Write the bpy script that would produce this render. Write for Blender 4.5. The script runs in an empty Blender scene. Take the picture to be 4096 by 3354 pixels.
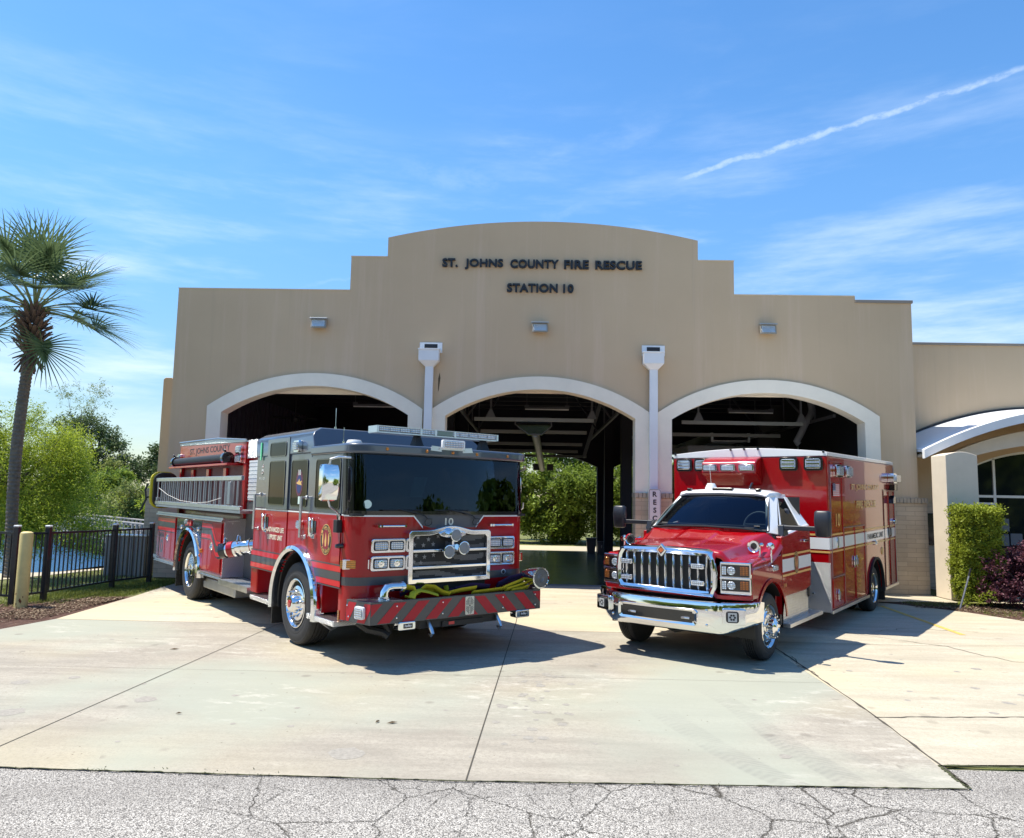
import bpy, math, random
from mathutils import Vector, Matrix, Euler
import numpy as np
S = bpy.context.scene
COL = S.collection
R = math.radians
PI = math.pi

# ------------------------------------------------------------ camera
def cam_setup():
    yaw, pitch, roll = .0265, math.atan(.105), .0194
    fw = Vector((-math.sin(yaw)*math.cos(pitch), math.cos(yaw)*math.cos(pitch), math.sin(pitch)))
    r0 = Vector((math.cos(yaw), math.sin(yaw), 0)); u0 = r0.cross(fw)
    r = r0*math.cos(roll)+u0*math.sin(roll); u = r.cross(fw)
    c = bpy.data.cameras.new('camera'); o = bpy.data.objects.new('camera', c); COL.objects.link(o)
    m = Matrix((r, u, -fw)).transposed().to_4x4(); m.translation = (0, -16.7, 1.95)
    o.matrix_world = m
    c.sensor_width = 36; c.lens = 26.0; c.clip_end = 3000; c.clip_start = .05
    S.camera = o
cam_setup()

# ------------------------------------------------------------ light, sky, exposure
SUN_TRAVEL = Vector((.445, -.05, -1)).normalized()
SUN_EL = math.asin(-SUN_TRAVEL.z)
SUN_AZ = math.atan2(-SUN_TRAVEL.x, -SUN_TRAVEL.y)      # clockwise from +y
BANDS = [((.1628, .9034, .3966), (.5298, .7174, .4523))]
BANDS_REST = [((.0267, .9298, .3671), (.1016, .9172, .3853), .010, .45), ((-.3338, .9091, .2494), (-.2383, .9299, .2801), .003, .35), ((-.1766, .8935, .4129), (-.0364, .9164, .3986), .022, .3)]
def light_setup():
    l = bpy.data.lights.new('sun', 'SUN'); l.energy = 4.9; l.angle = R(.5); l.color = (1, .935, .82)
    o = bpy.data.objects.new('sun', l); COL.objects.link(o)
    o.rotation_euler = SUN_TRAVEL.to_track_quat('-Z', 'Y').to_euler(); o.location = (-20, 5, 40)
    w = bpy.data.worlds.new('World'); S.world = w; w.use_nodes = True
    nt = w.node_tree; N = nt.nodes; L = nt.links; N.clear()
    out = N.new('ShaderNodeOutputWorld'); bg = N.new('ShaderNodeBackground')
    bg.inputs['Strength'].default_value = .10
    sky = N.new('ShaderNodeTexSky'); sky.sky_type = 'NISHITA'; sky.sun_disc = False
    sky.sun_elevation = SUN_EL; sky.sun_rotation = SUN_AZ
    sky.air_density = 1.1; sky.dust_density = .15; sky.ozone_density = 3.5; sky.altitude = 0
    hs = N.new('ShaderNodeHueSaturation'); hs.inputs['Saturation'].default_value = 1.22; hs.inputs['Value'].default_value = 1.45
    tc = N.new('ShaderNodeTexCoord')
    def math_(op, a, b=None, c=None, clamp=False):
        n = N.new('ShaderNodeMath'); n.operation = op; n.use_clamp = clamp
        for i, v in enumerate((a, b, c)):
            if v is None: continue
            if hasattr(v, 'is_output') or isinstance(v, bpy.types.NodeSocket): L.new(v, n.inputs[i])
            else: n.inputs[i].default_value = v
        return n.outputs[0]
    def dot(v):
        n = N.new('ShaderNodeVectorMath'); n.operation = 'DOT_PRODUCT'; L.new(tc.outputs['Generated'], n.inputs[0]); n.inputs[1].default_value = v
        return n.outputs['Value']
    def smooth(v, a, b):
        n = N.new('ShaderNodeMapRange'); n.interpolation_type = 'SMOOTHSTEP'; L.new(v, n.inputs['Value'])
        n.inputs['From Min'].default_value = a; n.inputs['From Max'].default_value = b; return n.outputs[0]
    def noise(scale, detail, sc, rough=.6, rot=0, dist=0):
        mp = N.new('ShaderNodeMapping'); L.new(tc.outputs['Generated'], mp.inputs['Vector']); mp.inputs['Scale'].default_value = sc
        mp.inputs['Rotation'].default_value = (0, rot, 0)
        n = N.new('ShaderNodeTexNoise'); n.inputs['Scale'].default_value = scale; n.inputs['Detail'].default_value = detail
        n.inputs['Roughness'].default_value = rough; n.inputs['Distortion'].default_value = dist
        L.new(mp.outputs[0], n.inputs['Vector']); return n.outputs['Fac']
    zz = dot((0, 0, 1)); vr = N.new('ShaderNodeMapRange'); vr.interpolation_type = 'SMOOTHSTEP'; L.new(zz, vr.inputs['Value']); vr.inputs['From Min'].default_value = -.02; vr.inputs['From Max'].default_value = .42; vr.inputs['To Min'].default_value = .82; vr.inputs['To Max'].default_value = 1.45
    L.new(sky.outputs[0], hs.inputs['Color']); L.new(vr.outputs[0], hs.inputs['Value'])
    # broad thin cirrus
    cir = smooth(noise(2.1, 9, (1, 1, 4.2), .62, .22, .4), .50, .78)
    patch = smooth(noise(1.3, 3, (1, 1, 2.0), .5), .42, .70)
    clouds = math_('MULTIPLY', math_('MULTIPLY', cir, patch), .62)
    # whiter low on the right and left
    low = smooth(dot((0, 0, 1)), .62, .05)
    haze = math_('MULTIPLY', math_('MULTIPLY', low, smooth(noise(2.6, 8, (1, 1, 6), .6, .12), .44, .76)), .75)
    # bands given by a plane through the camera: contrail and two wisps
    def band(a, b, half, amp, brk=.45, wiggle=.010):
        a = Vector(a).normalized(); b = Vector(b).normalized(); n = a.cross(b).normalized()
        mid = (a+b).normalized(); ext = a.dot(mid)
        d = dot(n); wob = math_('MULTIPLY', math_('SUBTRACT', noise(14, 4, (1, 1, 1), .6), .5), wiggle*4)
        dist = math_('ABSOLUTE', math_('ADD', d, wob))
        core = smooth(dist, half, half*.15)
        along = smooth(dot(mid), ext-.004, ext+.012)
        tex = smooth(noise(26, 8, (1, 1, 2), .7, .3), brk-.18, brk+.22)
        return math_('MULTIPLY', math_('MULTIPLY', math_('MULTIPLY', core, along), tex), amp)
    bands = band(BANDS[0][0], BANDS[0][1], .0055, .42, brk=.45, wiggle=.005)
    for a, b, h, amp in BANDS_REST: bands = math_('MAXIMUM', bands, band(a, b, h, amp))
    tot = math_('MAXIMUM', math_('MAXIMUM', clouds, haze), bands, clamp=True)
    mx = N.new('ShaderNodeMix'); mx.data_type = 'RGBA'; L.new(tot, mx.inputs['Factor'])
    L.new(hs.outputs[0], mx.inputs['A']); mx.inputs['B'].default_value = (7.0, 7.9, 8.8, 1)
    L.new(mx.outputs['Result'], bg.inputs['Color']); L.new(bg.outputs[0], out.inputs['Surface'])
S.view_settings.view_transform = 'Standard'; S.view_settings.look = 'None'
S.view_settings.gamma = 1; S.view_settings.exposure = .68
light_setup()

# ------------------------------------------------------------ mesh helpers
class MB:
    def __init__(s): s.v = []; s.f = []; s.m = []
    def add(s, vs, fs, mi=0):
        b = len(s.v); s.v += [tuple(v) for v in vs]; s.f += [tuple(b+i for i in f) for f in fs]; s.m += [mi]*len(fs); return s
    def box(s, x0, x1, y0, y1, z0, z1, mi=0):
        vs = [(x, y, z) for z in (z0, z1) for y in (y0, y1) for x in (x0, x1)]
        return s.add(vs, [(0, 2, 3, 1), (4, 5, 7, 6), (0, 1, 5, 4), (2, 6, 7, 3), (0, 4, 6, 2), (1, 3, 7, 5)], mi)
    def hexa(s, p, mi=0):   # 8 points: bottom 4 ccw, top 4 ccw
        return s.add(p, [(3, 2, 1, 0), (4, 5, 6, 7), (0, 1, 5, 4), (1, 2, 6, 5), (2, 3, 7, 6), (3, 0, 4, 7)], mi)
    def prism(s, pts, axis, a, b, mi=0):
        f = {'x': lambda p, t: (t, p[0], p[1]), 'y': lambda p, t: (p[0], t, p[1]), 'z': lambda p, t: (p[0], p[1], t)}[axis]
        n = len(pts); vs = [f(p, a) for p in pts]+[f(p, b) for p in pts]
        return s.add(vs, [tuple(range(n-1, -1, -1)), tuple(range(n, 2*n))]+[(i, (i+1) % n, n+(i+1) % n, n+i) for i in range(n)], mi)
    def cyl(s, p0, p1, r0, r1=None, n=16, caps=True, mi=0):
        r1 = r0 if r1 is None else r1; p0 = Vector(p0); p1 = Vector(p1); d = (p1-p0).normalized()
        a = d.orthogonal().normalized(); b = d.cross(a)
        vs = [p+(a*math.cos(2*PI*i/n)+b*math.sin(2*PI*i/n))*r for p, r in ((p0, r0), (p1, r1)) for i in range(n)]
        fs = [(i, (i+1) % n, n+(i+1) % n, n+i) for i in range(n)]
        if caps: fs += [tuple(range(n-1, -1, -1)), tuple(range(n, 2*n))]
        return s.add(vs, fs, mi)
    def tube(s, pts, r, n=8, mi=0, sy=1.0):
        pts = [Vector(p) for p in pts]; rings = []; up = None
        for i, p in enumerate(pts):
            d = (pts[min(i+1, len(pts)-1)]-pts[max(i-1, 0)]).normalized()
            if up is None: up = d.orthogonal().normalized()
            a = (up-d*up.dot(d)).normalized(); up = a; b = d.cross(a)
            rr = r[i] if isinstance(r, (list, tuple)) else r
            rings.append([p+a*math.cos(2*PI*k/n)*rr+b*math.sin(2*PI*k/n)*rr*sy for k in range(n)])
        return s.loft(rings, mi)
    def loft(s, rings, mi=0, caps=True, closed=True):
        n = len(rings[0]); vs = [v for r in rings for v in r]; fs = []
        m = n if closed else n-1
        for j in range(len(rings)-1):
            for i in range(m):
                k = (i+1) % n; fs.append((j*n+i, j*n+k, (j+1)*n+k, (j+1)*n+i))
        if caps and closed: fs += [tuple(range(n-1, -1, -1)), tuple(range((len(rings)-1)*n, len(rings)*n))]
        return s.add(vs, fs, mi)
    def lathe(s, prof, o, axis, n=32, mi=0, closed=False):   # prof: (t along axis, radius)
        o = Vector(o); d = Vector(axis).normalized(); a = d.orthogonal().normalized(); b = d.cross(a)
        rings = [[o+d*t+(a*math.cos(2*PI*i/n)+b*math.sin(2*PI*i/n))*max(r, .0005) for i in range(n)] for t, r in prof]
        return s.loft(rings, mi, caps=not closed)
    def build(s, name, mat, parent=None, bevel=0, seg=2, smooth=35, loc=None, rot=None):
        me = bpy.data.meshes.new(name); me.from_pydata(s.v, [], s.f)
        if s.m and max(s.m) > 0: me.polygons.foreach_set('material_index', s.m)
        for m_ in (mat if isinstance(mat, (list, tuple)) else [mat]): me.materials.append(m_)
        fix_normals(me)
        if smooth:
            me.polygons.foreach_set('use_smooth', [True]*len(me.polygons)); me.set_sharp_from_angle(angle=R(smooth))
        me.update()
        o = bpy.data.objects.new(name, me); COL.objects.link(o); o.parent = parent
        if loc: o.location = loc
        if rot: o.rotation_euler = rot
        if bevel:
            b = o.modifiers.new('bevel', 'BEVEL'); b.width = bevel; b.segments = seg; b.limit_method = 'ANGLE'; b.angle_limit = R(40); b.harden_normals = True
        return o
import bmesh
def fix_normals(me):
    if len(me.polygons) > 6000: return
    bm = bmesh.new(); bm.from_mesh(me); bmesh.ops.recalc_face_normals(bm, faces=bm.faces); bm.to_mesh(me); bm.free()

def empty(name, label=None, cat=None, loc=(0, 0, 0), rot=(0, 0, 0), group=None, parent=None):
    o = bpy.data.objects.new(name, None); COL.objects.link(o); o.location = loc; o.rotation_euler = rot; o.parent = parent
    o.empty_display_size = .3
    return tag(o, label, cat, group)
def tag(o, label=None, cat=None, group=None, kind=None):
    if label: o['label'] = label
    if cat: o['category'] = cat
    if group: o['group'] = group
    if kind: o['kind'] = kind
    return o
def struct(o): o['kind'] = 'structure'; return o
def copy_tree(o, parent=None):
    kids = [c for c in bpy.data.objects if c.parent == o]
    c = o.copy(); COL.objects.link(c); c.parent = parent
    for k in kids: copy_tree(k, c)
    return c
def rrect(cx, cy, w, h, r, n=5):
    pts = []
    for (sx, sy, a0) in ((1, 1, 0), (-1, 1, 90), (-1, -1, 180), (1, -1, 270)):
        for i in range(n+1):
            a = R(a0+90*i/n); pts.append((cx+sx*(w/2-r)+r*math.cos(a), cy+sy*(h/2-r)+r*math.sin(a)))
    return pts
def ring_pts(outer, inner, axis, a, b, mb, mi=0):   # frame between two outlines of equal count
    f = {'x': lambda p, t: (t, p[0], p[1]), 'y': lambda p, t: (p[0], t, p[1]), 'z': lambda p, t: (p[0], p[1], t)}[axis]
    mb.loft([[f(p, a) for p in inner], [f(p, a) for p in outer], [f(p, b) for p in outer], [f(p, b) for p in inner], [f(p, a) for p in inner]], mi, caps=False)
def text_pts(body, h, w=None, extr=.002, bold=0, spacing=1.0, res=4):
    cu = bpy.data.curves.new('t', 'FONT'); cu.body = body; cu.size = 1; cu.extrude = extr/h*.7; cu.offset = bold; cu.space_character = spacing
    cu.resolution_u = res; cu.align_x = 'LEFT'
    o = bpy.data.objects.new('t', cu); COL.objects.link(o)
    me = bpy.data.meshes.new_from_object(o.evaluated_get(bpy.context.evaluated_depsgraph_get()))
    bpy.data.objects.remove(o); bpy.data.curves.remove(cu)
    vs = [v.co.copy() for v in me.vertices]; fs = [tuple(p.vertices) for p in me.polygons]; bpy.data.meshes.remove(me)
    x0 = min(v.x for v in vs); x1 = max(v.x for v in vs); y0 = min(v.y for v in vs); y1 = max(v.y for v in vs)
    sy = h/(y1-y0); sx = sy if w is None else w/(x1-x0)
    return [Vector(((v.x-(x0+x1)/2)*sx, (v.y-(y0+y1)/2)*sy, v.z*sy)) for v in vs], fs
def add_text(mb, body, c, right, up, h, w=None, mi=0, **k):
    vs, fs = text_pts(body, h, w, **k); c = Vector(c); r = Vector(right).normalized(); u = Vector(up).normalized(); n = r.cross(u)
    mb.add([c+r*v.x+u*v.y+n*v.z for v in vs], fs, mi); return mb
def lettering(name, parent, mat, items, **k):
    mb = MB()
    for it in items: add_text(mb, *it[0], **{**k, **(it[1] if len(it) > 1 else {})})
    return mb.build(name, mat, parent, smooth=0)

# ------------------------------------------------------------ materials
def nodes(name):
    m = bpy.data.materials.new(name); m.use_nodes = True; nt = m.node_tree; return m, nt, nt.nodes['Principled BSDF']
def mat(name, col, rough=.5, metal=0, coat=0, var=0, vscale=3, bump=0, bscale=60, spec=None, dirt=0, emit=None):
    m, nt, p = nodes(name); N = nt.nodes; L = nt.links
    p.inputs['Base Color'].default_value = (*col, 1); p.inputs['Roughness'].default_value = rough; p.inputs['Metallic'].default_value = metal
    p.inputs['Coat Weight'].default_value = coat; p.inputs['Coat Roughness'].default_value = .03
    if spec is not None: p.inputs['Specular IOR Level'].default_value = spec
    if emit: p.inputs['Emission Color'].default_value = (*emit, 1); p.inputs['Emission Strength'].default_value = 1
    if var or bump:
        tc = N.new('ShaderNodeTexCoord')
    if var:
        n = N.new('ShaderNodeTexNoise'); n.inputs['Scale'].default_value = vscale; n.inputs['Detail'].default_value = 6; n.inputs['Roughness'].default_value = .65
        L.new(tc.outputs['Object'], n.inputs['Vector'])
        r = N.new('ShaderNodeValToRGB'); r.color_ramp.elements[0].position = .3; r.color_ramp.elements[1].position = .7
        r.color_ramp.elements[0].color = (*[c*(1-var) for c in col], 1); r.color_ramp.elements[1].color = (*[min(1, c*(1+var)) for c in col], 1)
        L.new(n.outputs['Fac'], r.inputs['Fac']); L.new(r.outputs[0], p.inputs['Base Color'])
        r2 = N.new('ShaderNodeMapRange'); r2.inputs['To Min'].default_value = max(0, rough-.08); r2.inputs['To Max'].default_value = min(1, rough+.1)
        L.new(n.outputs['Fac'], r2.inputs['Value']); L.new(r2.outputs[0], p.inputs['Roughness'])
    if bump:
        b = N.new('ShaderNodeTexNoise'); b.inputs['Scale'].default_value = bscale; b.inputs['Detail'].default_value = 4
        L.new(tc.outputs['Object'], b.inputs['Vector']); bn = N.new('ShaderNodeBump'); bn.inputs['Strength'].default_value = bump; bn.inputs['Distance'].default_value = .01
        L.new(b.outputs['Fac'], bn.inputs['Height']); L.new(bn.outputs[0], p.inputs['Normal'])
    return m
class G:   # tiny node-graph writer
    def __init__(s, m): s.nt = m.node_tree; s.N = s.nt.nodes; s.L = s.nt.links; s.p = s.N['Principled BSDF']; s.tc = s.N.new('ShaderNodeTexCoord')
    def mp(s, sc=(1, 1, 1), rot=(0, 0, 0), loc=(0, 0, 0), src=None):
        n = s.N.new('ShaderNodeMapping'); s.L.new(src or s.tc.outputs['Object'], n.inputs[0]); n.inputs['Scale'].default_value = sc; n.inputs['Rotation'].default_value = rot; n.inputs['Location'].default_value = loc
        return n.outputs[0]
    def noise(s, scale, detail=5, rough=.6, vec=None, dist=0, out='Fac'):
        n = s.N.new('ShaderNodeTexNoise'); s.L.new(vec or s.tc.outputs['Object'], n.inputs['Vector']); n.inputs['Scale'].default_value = scale
        n.inputs['Detail'].default_value = detail; n.inputs['Roughness'].default_value = rough; n.inputs['Distortion'].default_value = dist; return n.outputs[out]
    def voro(s, scale, feature='F1', vec=None, out='Distance', rnd=1):
        n = s.N.new('ShaderNodeTexVoronoi'); n.feature = feature; s.L.new(vec or s.tc.outputs['Object'], n.inputs['Vector']); n.inputs['Scale'].default_value = scale
        n.inputs['Randomness'].default_value = rnd; return n.outputs[out]
    def ramp(s, v, *stops):
        n = s.N.new('ShaderNodeValToRGB'); s.L.new(v, n.inputs['Fac']); e = n.color_ramp.elements
        while len(e) < len(stops): e.new(.5)
        for i, (p, c) in enumerate(stops): e[i].position = p; e[i].color = (*c, 1) if isinstance(c, tuple) else (c, c, c, 1)
        return n.outputs[0]
    def mix(s, f, a, b, mode='MIX'):
        n = s.N.new('ShaderNodeMix'); n.data_type = 'RGBA'; n.blend_type = mode
        for i, v in (('Factor', f), ('A', a), ('B', b)):
            if isinstance(v, bpy.types.NodeSocket): s.L.new(v, n.inputs[i])
            elif i == 'Factor': n.inputs[i].default_value = v
            else: n.inputs[i].default_value = (*v, 1)
        return n.outputs['Result']
    def math(s, op, a, b=None, clamp=False):
        n = s.N.new('ShaderNodeMath'); n.operation = op; n.use_clamp = clamp
        for i, v in enumerate((a, b)):
            if v is None: continue
            if isinstance(v, bpy.types.NodeSocket): s.L.new(v, n.inputs[i])
            else: n.inputs[i].default_value = v
        return n.outputs[0]
    def xyz(s, src=None):
        n = s.N.new('ShaderNodeSeparateXYZ'); s.L.new(src or s.tc.outputs['Object'], n.inputs[0]); return n.outputs
    def vec(s, x, y, z=0.):
        n = s.N.new('ShaderNodeCombineXYZ')
        for i, v in enumerate((x, y, z)):
            if isinstance(v, bpy.types.NodeSocket): s.L.new(v, n.inputs[i])
            else: n.inputs[i].default_value = v
        return n.outputs[0]
    def bump(s, h, st=.3, dist=.01):
        n = s.N.new('ShaderNodeBump'); s.L.new(h, n.inputs['Height']); n.inputs['Strength'].default_value = st; n.inputs['Distance'].default_value = dist; s.L.new(n.outputs[0], s.p.inputs['Normal'])
    def col(s, v): s.L.new(v, s.p.inputs['Base Color'])
    def rough(s, v): s.L.new(v, s.p.inputs['Roughness'])

def m_stucco():
    m, nt, p = nodes('stucco'); g = G(m); p.inputs['Roughness'].default_value = .9; p.inputs['Specular IOR Level'].default_value = .2
    base = g.ramp(g.noise(.35, 6, .6), (.3, (.545, .405, .262)), (.7, (.61, .46, .302)))
    streak = g.noise(1.0, 7, .7, g.mp((2.2, 2.2, .12)))
    c = g.mix(g.ramp(streak, (.52, 0.), (.74, .5)), base, (.70, .53, .40))
    c = g.mix(g.ramp(g.noise(1.0, 6, .7, g.mp((3.1, 3, .1), loc=(5, 3, 1))), (.58, 0.), (.8, .4)), c, (.42, .32, .225))
    g.col(c); g.bump(g.noise(140, 3, .7), .35, .004); return m
def m_brick():
    m, nt, p = nodes('painted_brick'); g = G(m); p.inputs['Roughness'].default_value = .85
    x, y, z = g.xyz(); b = g.N.new('ShaderNodeTexBrick'); g.L.new(g.vec(g.math('ADD', x, y), z), b.inputs['Vector'])
    b.inputs['Scale'].default_value = 1; b.inputs['Brick Width'].default_value = .40; b.inputs['Row Height'].default_value = .10
    b.inputs['Mortar Size'].default_value = .004; b.inputs['Mortar Smooth'].default_value = .3; b.inputs['Bias'].default_value = -.2
    b.inputs['Color1'].default_value = (.56, .45, .33, 1); b.inputs['Color2'].default_value = (.46, .36, .26, 1); b.inputs['Mortar'].default_value = (.32, .26, .20, 1)
    g.col(g.mix(g.ramp(g.noise(2.2, 5), (.35, 0.), (.7, .4)), b.outputs['Color'], (.27, .22, .17))); g.bump(g.math('MULTIPLY', b.outputs['Fac'], -1), .6, .006); return m
def m_concrete(name, c0, c1, stain, tracks=False):
    m, nt, p = nodes(name); g = G(m); p.inputs['Roughness'].default_value = .85; p.inputs['Specular IOR Level'].default_value = .25
    c = g.ramp(g.noise(.45, 8, .66), (.36, c0), (.64, c1))
    streak = g.noise(1.0, 8, .68, g.mp((.5, 3.2, 1)))
    c = g.mix(g.ramp(streak, (.38, .75), (.58, 0.)), c, tuple(v*.80 for v in c0))
    c = g.mix(g.ramp(g.noise(22, 6, .75), (.34, .5), (.56, 0.)), c, tuple(v*.70 for v in c0)); c = g.mix(g.ramp(g.noise(.3, 3, .5, g.mp(loc=(11, 3, 0))), (.5, 0.), (.66, .5)), c, (c1[0]*.98, c1[1]*.94, c1[2]*.76)); c = g.mix(g.ramp(g.noise(70, 3, .7), (.36, .35), (.5, 0.)), c, tuple(v*.62 for v in c0))
    c = g.mix(g.ramp(g.noise(.27, 4, .5, g.mp(loc=(3.3, 7.7, 0))), (.50, 0.), (.62, .75)), c, stain)
    # round drip spots, small flecks
    sp = g.voro(2.6, rnd=1, vec=g.mp(loc=(1.7, 2.2, 0))); SX = g.xyz()[0]; keep = g.math('MAXIMUM', g.math('GREATER_THAN', g.noise(.9, 2, .5, g.mp(loc=(9, 1, 0))), .55), g.math('MULTIPLY', g.math('LESS_THAN', g.math('ABSOLUTE', g.math('ADD', SX, -.1)), .45), g.math('GREATER_THAN', g.noise(3, 2), .45)))
    c = g.mix(g.math('MULTIPLY', g.ramp(sp, (.09, .6), (.17, 0.)), keep), c, tuple(v*.62 for v in c0))
    fl = g.voro(11, rnd=1); c = g.mix(g.math('MULTIPLY', g.ramp(fl, (.06, .8), (.10, 0.)), g.math('GREATER_THAN', g.noise(2.3, 2), .56)), c, (.12, .09, .06))
    if tracks:   # tyre marks left by the trucks, and pale scuffs
        SX, SY, SZ = g.xyz()
        def mark(px, py, qx, qy, w, y1, st):
            L_ = math.hypot(qx-px, qy-py); nx, ny = -(qy-py)/L_, (qx-px)/L_
            d = g.math('ABSOLUTE', g.math('ADD', g.math('ADD', g.math('MULTIPLY', SX, nx), g.math('MULTIPLY', SY, ny)), g.math('ADD', g.math('MULTIPLY', g.noise(.35, 1, .3), .5), -(px*nx+py*ny)-.25)))
            a = g.ramp(d, (w*.8, 1.), (w, 0.)); lug = g.math('ADD', g.math('MULTIPLY', g.math('SINE', g.math('MULTIPLY', g.math('ADD', SY, g.math('MULTIPLY', d, .8)), 95)), .3), .7)
            fade = g.math('MULTIPLY', g.ramp(g.math('ADD', g.math('MULTIPLY', SY, -.25), y1*.25+.4), (.36, 0.), (.75, 1.)), g.ramp(g.noise(1.6, 5, .7), (.36, .2), (.6, 1.)))
            return g.math('MULTIPLY', g.math('MULTIPLY', g.math('MULTIPLY', a, lug), fade), st)
        for q in ((1.70, -8.4, 2.33, -11.2, .13, -8.6, .34), (1.15, -9.4, 1.93, -11.3, .13, -9.4, .38), (2.25, -9.6, 2.75, -11.2, .10, -9.6, .22), (-5.2, -6.2, -2.0, -9.2, .5, -7.4, -.0)):
            if q[6] > 0: c = g.mix(mark(*q), c, (.13, .12, .12))
        sc = g.math('MULTIPLY', g.ramp(g.noise(3.0, 7, .75, g.mp((1, 2.2, 1), (0, 0, .75))), (.52, 0.), (.66, .55)), g.ramp(g.noise(.55, 2, .5, g.mp(loc=(7, 2.5, 0))), (.5, 0.), (.62, 1.)))
        c = g.mix(sc, c, (.58, .54, .46))
    g.col(c); g.bump(g.noise(160, 4, .7), .25, .003); return m
def m_asphalt():
    m, nt, p = nodes('asphalt'); g = G(m); p.inputs['Roughness'].default_value = .95; p.inputs['Specular IOR Level'].default_value = .15
    v = g.voro(125, out='Color'); x = g.N.new('ShaderNodeSeparateColor'); g.L.new(v, x.inputs[0])
    c = g.ramp(x.outputs[0], (0., (.07, .065, .06)), (.2, (.27, .25, .225)), (.55, (.49, .46, .41)), (1., (.74, .70, .63)))
    dist = g.voro(125); c = g.mix(g.ramp(dist, (.42, 0.), (.75, .8)), c, (.07, .068, .066))
    c = g.mix(g.ramp(g.noise(1.1, 6), (.35, .35), (.62, 0.)), c, (.22, .205, .185)); c = g.mix(g.ramp(g.noise(.6, 4, .6, g.mp((.25, 1.6, 1), loc=(3, 5, 0))), (.4, .30), (.6, 0.)), c, (.18, .165, .15))
    wv = g.mix(.16, g.tc.outputs['Object'], g.noise(3.2, 8, .8, out='Color'))
    c1 = g.voro(1.5, 'DISTANCE_TO_EDGE', g.mp((1, 1, 0), src=wv)); c2 = g.voro(3.4, 'DISTANCE_TO_EDGE', g.mp((1, 1, 0), loc=(4, 2, 0), src=wv))
    X, Y, Z = g.xyz(); right = g.ramp(g.math('ADD', g.math('MULTIPLY', X, .12), g.noise(.5, 2)), (.22, 0.), (.38, 1.))
    k1 = g.math('MULTIPLY', g.ramp(c1, (.002, 1.), (.0065, 0.)), right)
    k2 = g.math('MULTIPLY', g.math('MULTIPLY', g.ramp(c2, (.0015, .9), (.0065, 0.)), right), g.ramp(g.noise(.8, 3, .5, g.mp(loc=(2, 8, 0))), (.42, 0.), (.52, 1.)))
    k = g.math('MAXIMUM', k1, k2)
    c = g.mix(g.math('MULTIPLY', k, .95), c, (.03, .024, .016)); g.col(c)
    g.bump(g.math('SUBTRACT', g.ramp(dist, (0., 1.), (.7, 0.)), k), .7, .006); return m
def m_plate():
    m, nt, p = nodes('diamond_plate'); g = G(m); p.inputs['Metallic'].default_value = 1; p.inputs['Roughness'].default_value = .28; p.inputs['Base Color'].default_value = (.70, .71, .72, 1)
    x, y, z = g.xyz(); k = 150
    u = g.math('ADD', g.math('ADD', x, g.math('MULTIPLY', y, .6)), z); v = g.math('SUBTRACT', g.math('ADD', y, g.math('MULTIPLY', x, .5)), z)
    s1 = g.math('MULTIPLY', g.math('SINE', g.math('MULTIPLY', u, k)), g.math('SINE', g.math('MULTIPLY', v, k)))
    g.bump(g.ramp(g.math('ABSOLUTE', s1), (.35, 0.), (.7, 1.)), .9, .004)
    g.col(g.ramp(g.math('ABSOLUTE', s1), (.3, (.50, .51, .52)), (.7, (.82, .83, .84)))); return m
def m_glass(name, tint, gloss=.06):
    m = bpy.data.materials.new(name); m.use_nodes = True; nt = m.node_tree; N = nt.nodes; L = nt.links; N.clear()
    out = N.new('ShaderNodeOutputMaterial'); tr = N.new('ShaderNodeBsdfTransparent'); tr.inputs[0].default_value = (*tint, 1)
    gl = N.new('ShaderNodeBsdfGlossy'); gl.inputs['Roughness'].default_value = .01; gl.inputs['Color'].default_value = (.50, .60, .78, 1); fr = N.new('ShaderNodeFresnel'); fr.inputs['IOR'].default_value = 1.5
    mr = N.new('ShaderNodeMath'); mr.operation = 'ADD'; mr.inputs[1].default_value = gloss; L.new(fr.outputs[0], mr.inputs[0])
    mx = N.new('ShaderNodeMixShader'); L.new(mr.outputs[0], mx.inputs[0]); L.new(tr.outputs[0], mx.inputs[1]); L.new(gl.outputs[0], mx.inputs[2]); L.new(mx.outputs[0], out.inputs[0]); return m
def m_leaf(name, c0, c1, trans=.35, rough=.55):
    m, nt, p = nodes(name); N = nt.nodes; L = nt.links; g = G(m)
    a = N.new('ShaderNodeAttribute'); a.attribute_name = 'shade'
    c = g.ramp(a.outputs['Fac'], (0., c0), (1., c1)); L.new(c, p.inputs['Base Color']); p.inputs['Roughness'].default_value = rough; p.inputs['Specular IOR Level'].default_value = .3
    t = N.new('ShaderNodeBsdfTranslucent'); L.new(g.mix(.5, c, c1), t.inputs[0]); mx = N.new('ShaderNodeMixShader'); mx.inputs[0].default_value = trans
    out = N['Material Output']; L.new(p.outputs[0], mx.inputs[1]); L.new(t.outputs[0], mx.inputs[2]); L.new(mx.outputs[0], out.inputs[0]); return m
def m_lens(name, col, k=90, axis=0):
    m, nt, p = nodes(name); g = G(m); p.inputs['Base Color'].default_value = (*col, 1); p.inputs['Roughness'].default_value = .12; p.inputs['Metallic'].default_value = .55; p.inputs['Coat Weight'].default_value = 1; p.inputs['Coat Roughness'].default_value = .05
    x, y, z = g.xyz(); u = g.math('SINE', g.math('MULTIPLY', g.math('ADD', x, y), k)); v = g.math('SINE', g.math('MULTIPLY', z, k))
    h = g.math('ADD', u, v); g.bump(h, .5, .004); g.col(g.ramp(h, (.0, tuple(c*.45 for c in col)), (.9, col))); return m

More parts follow.
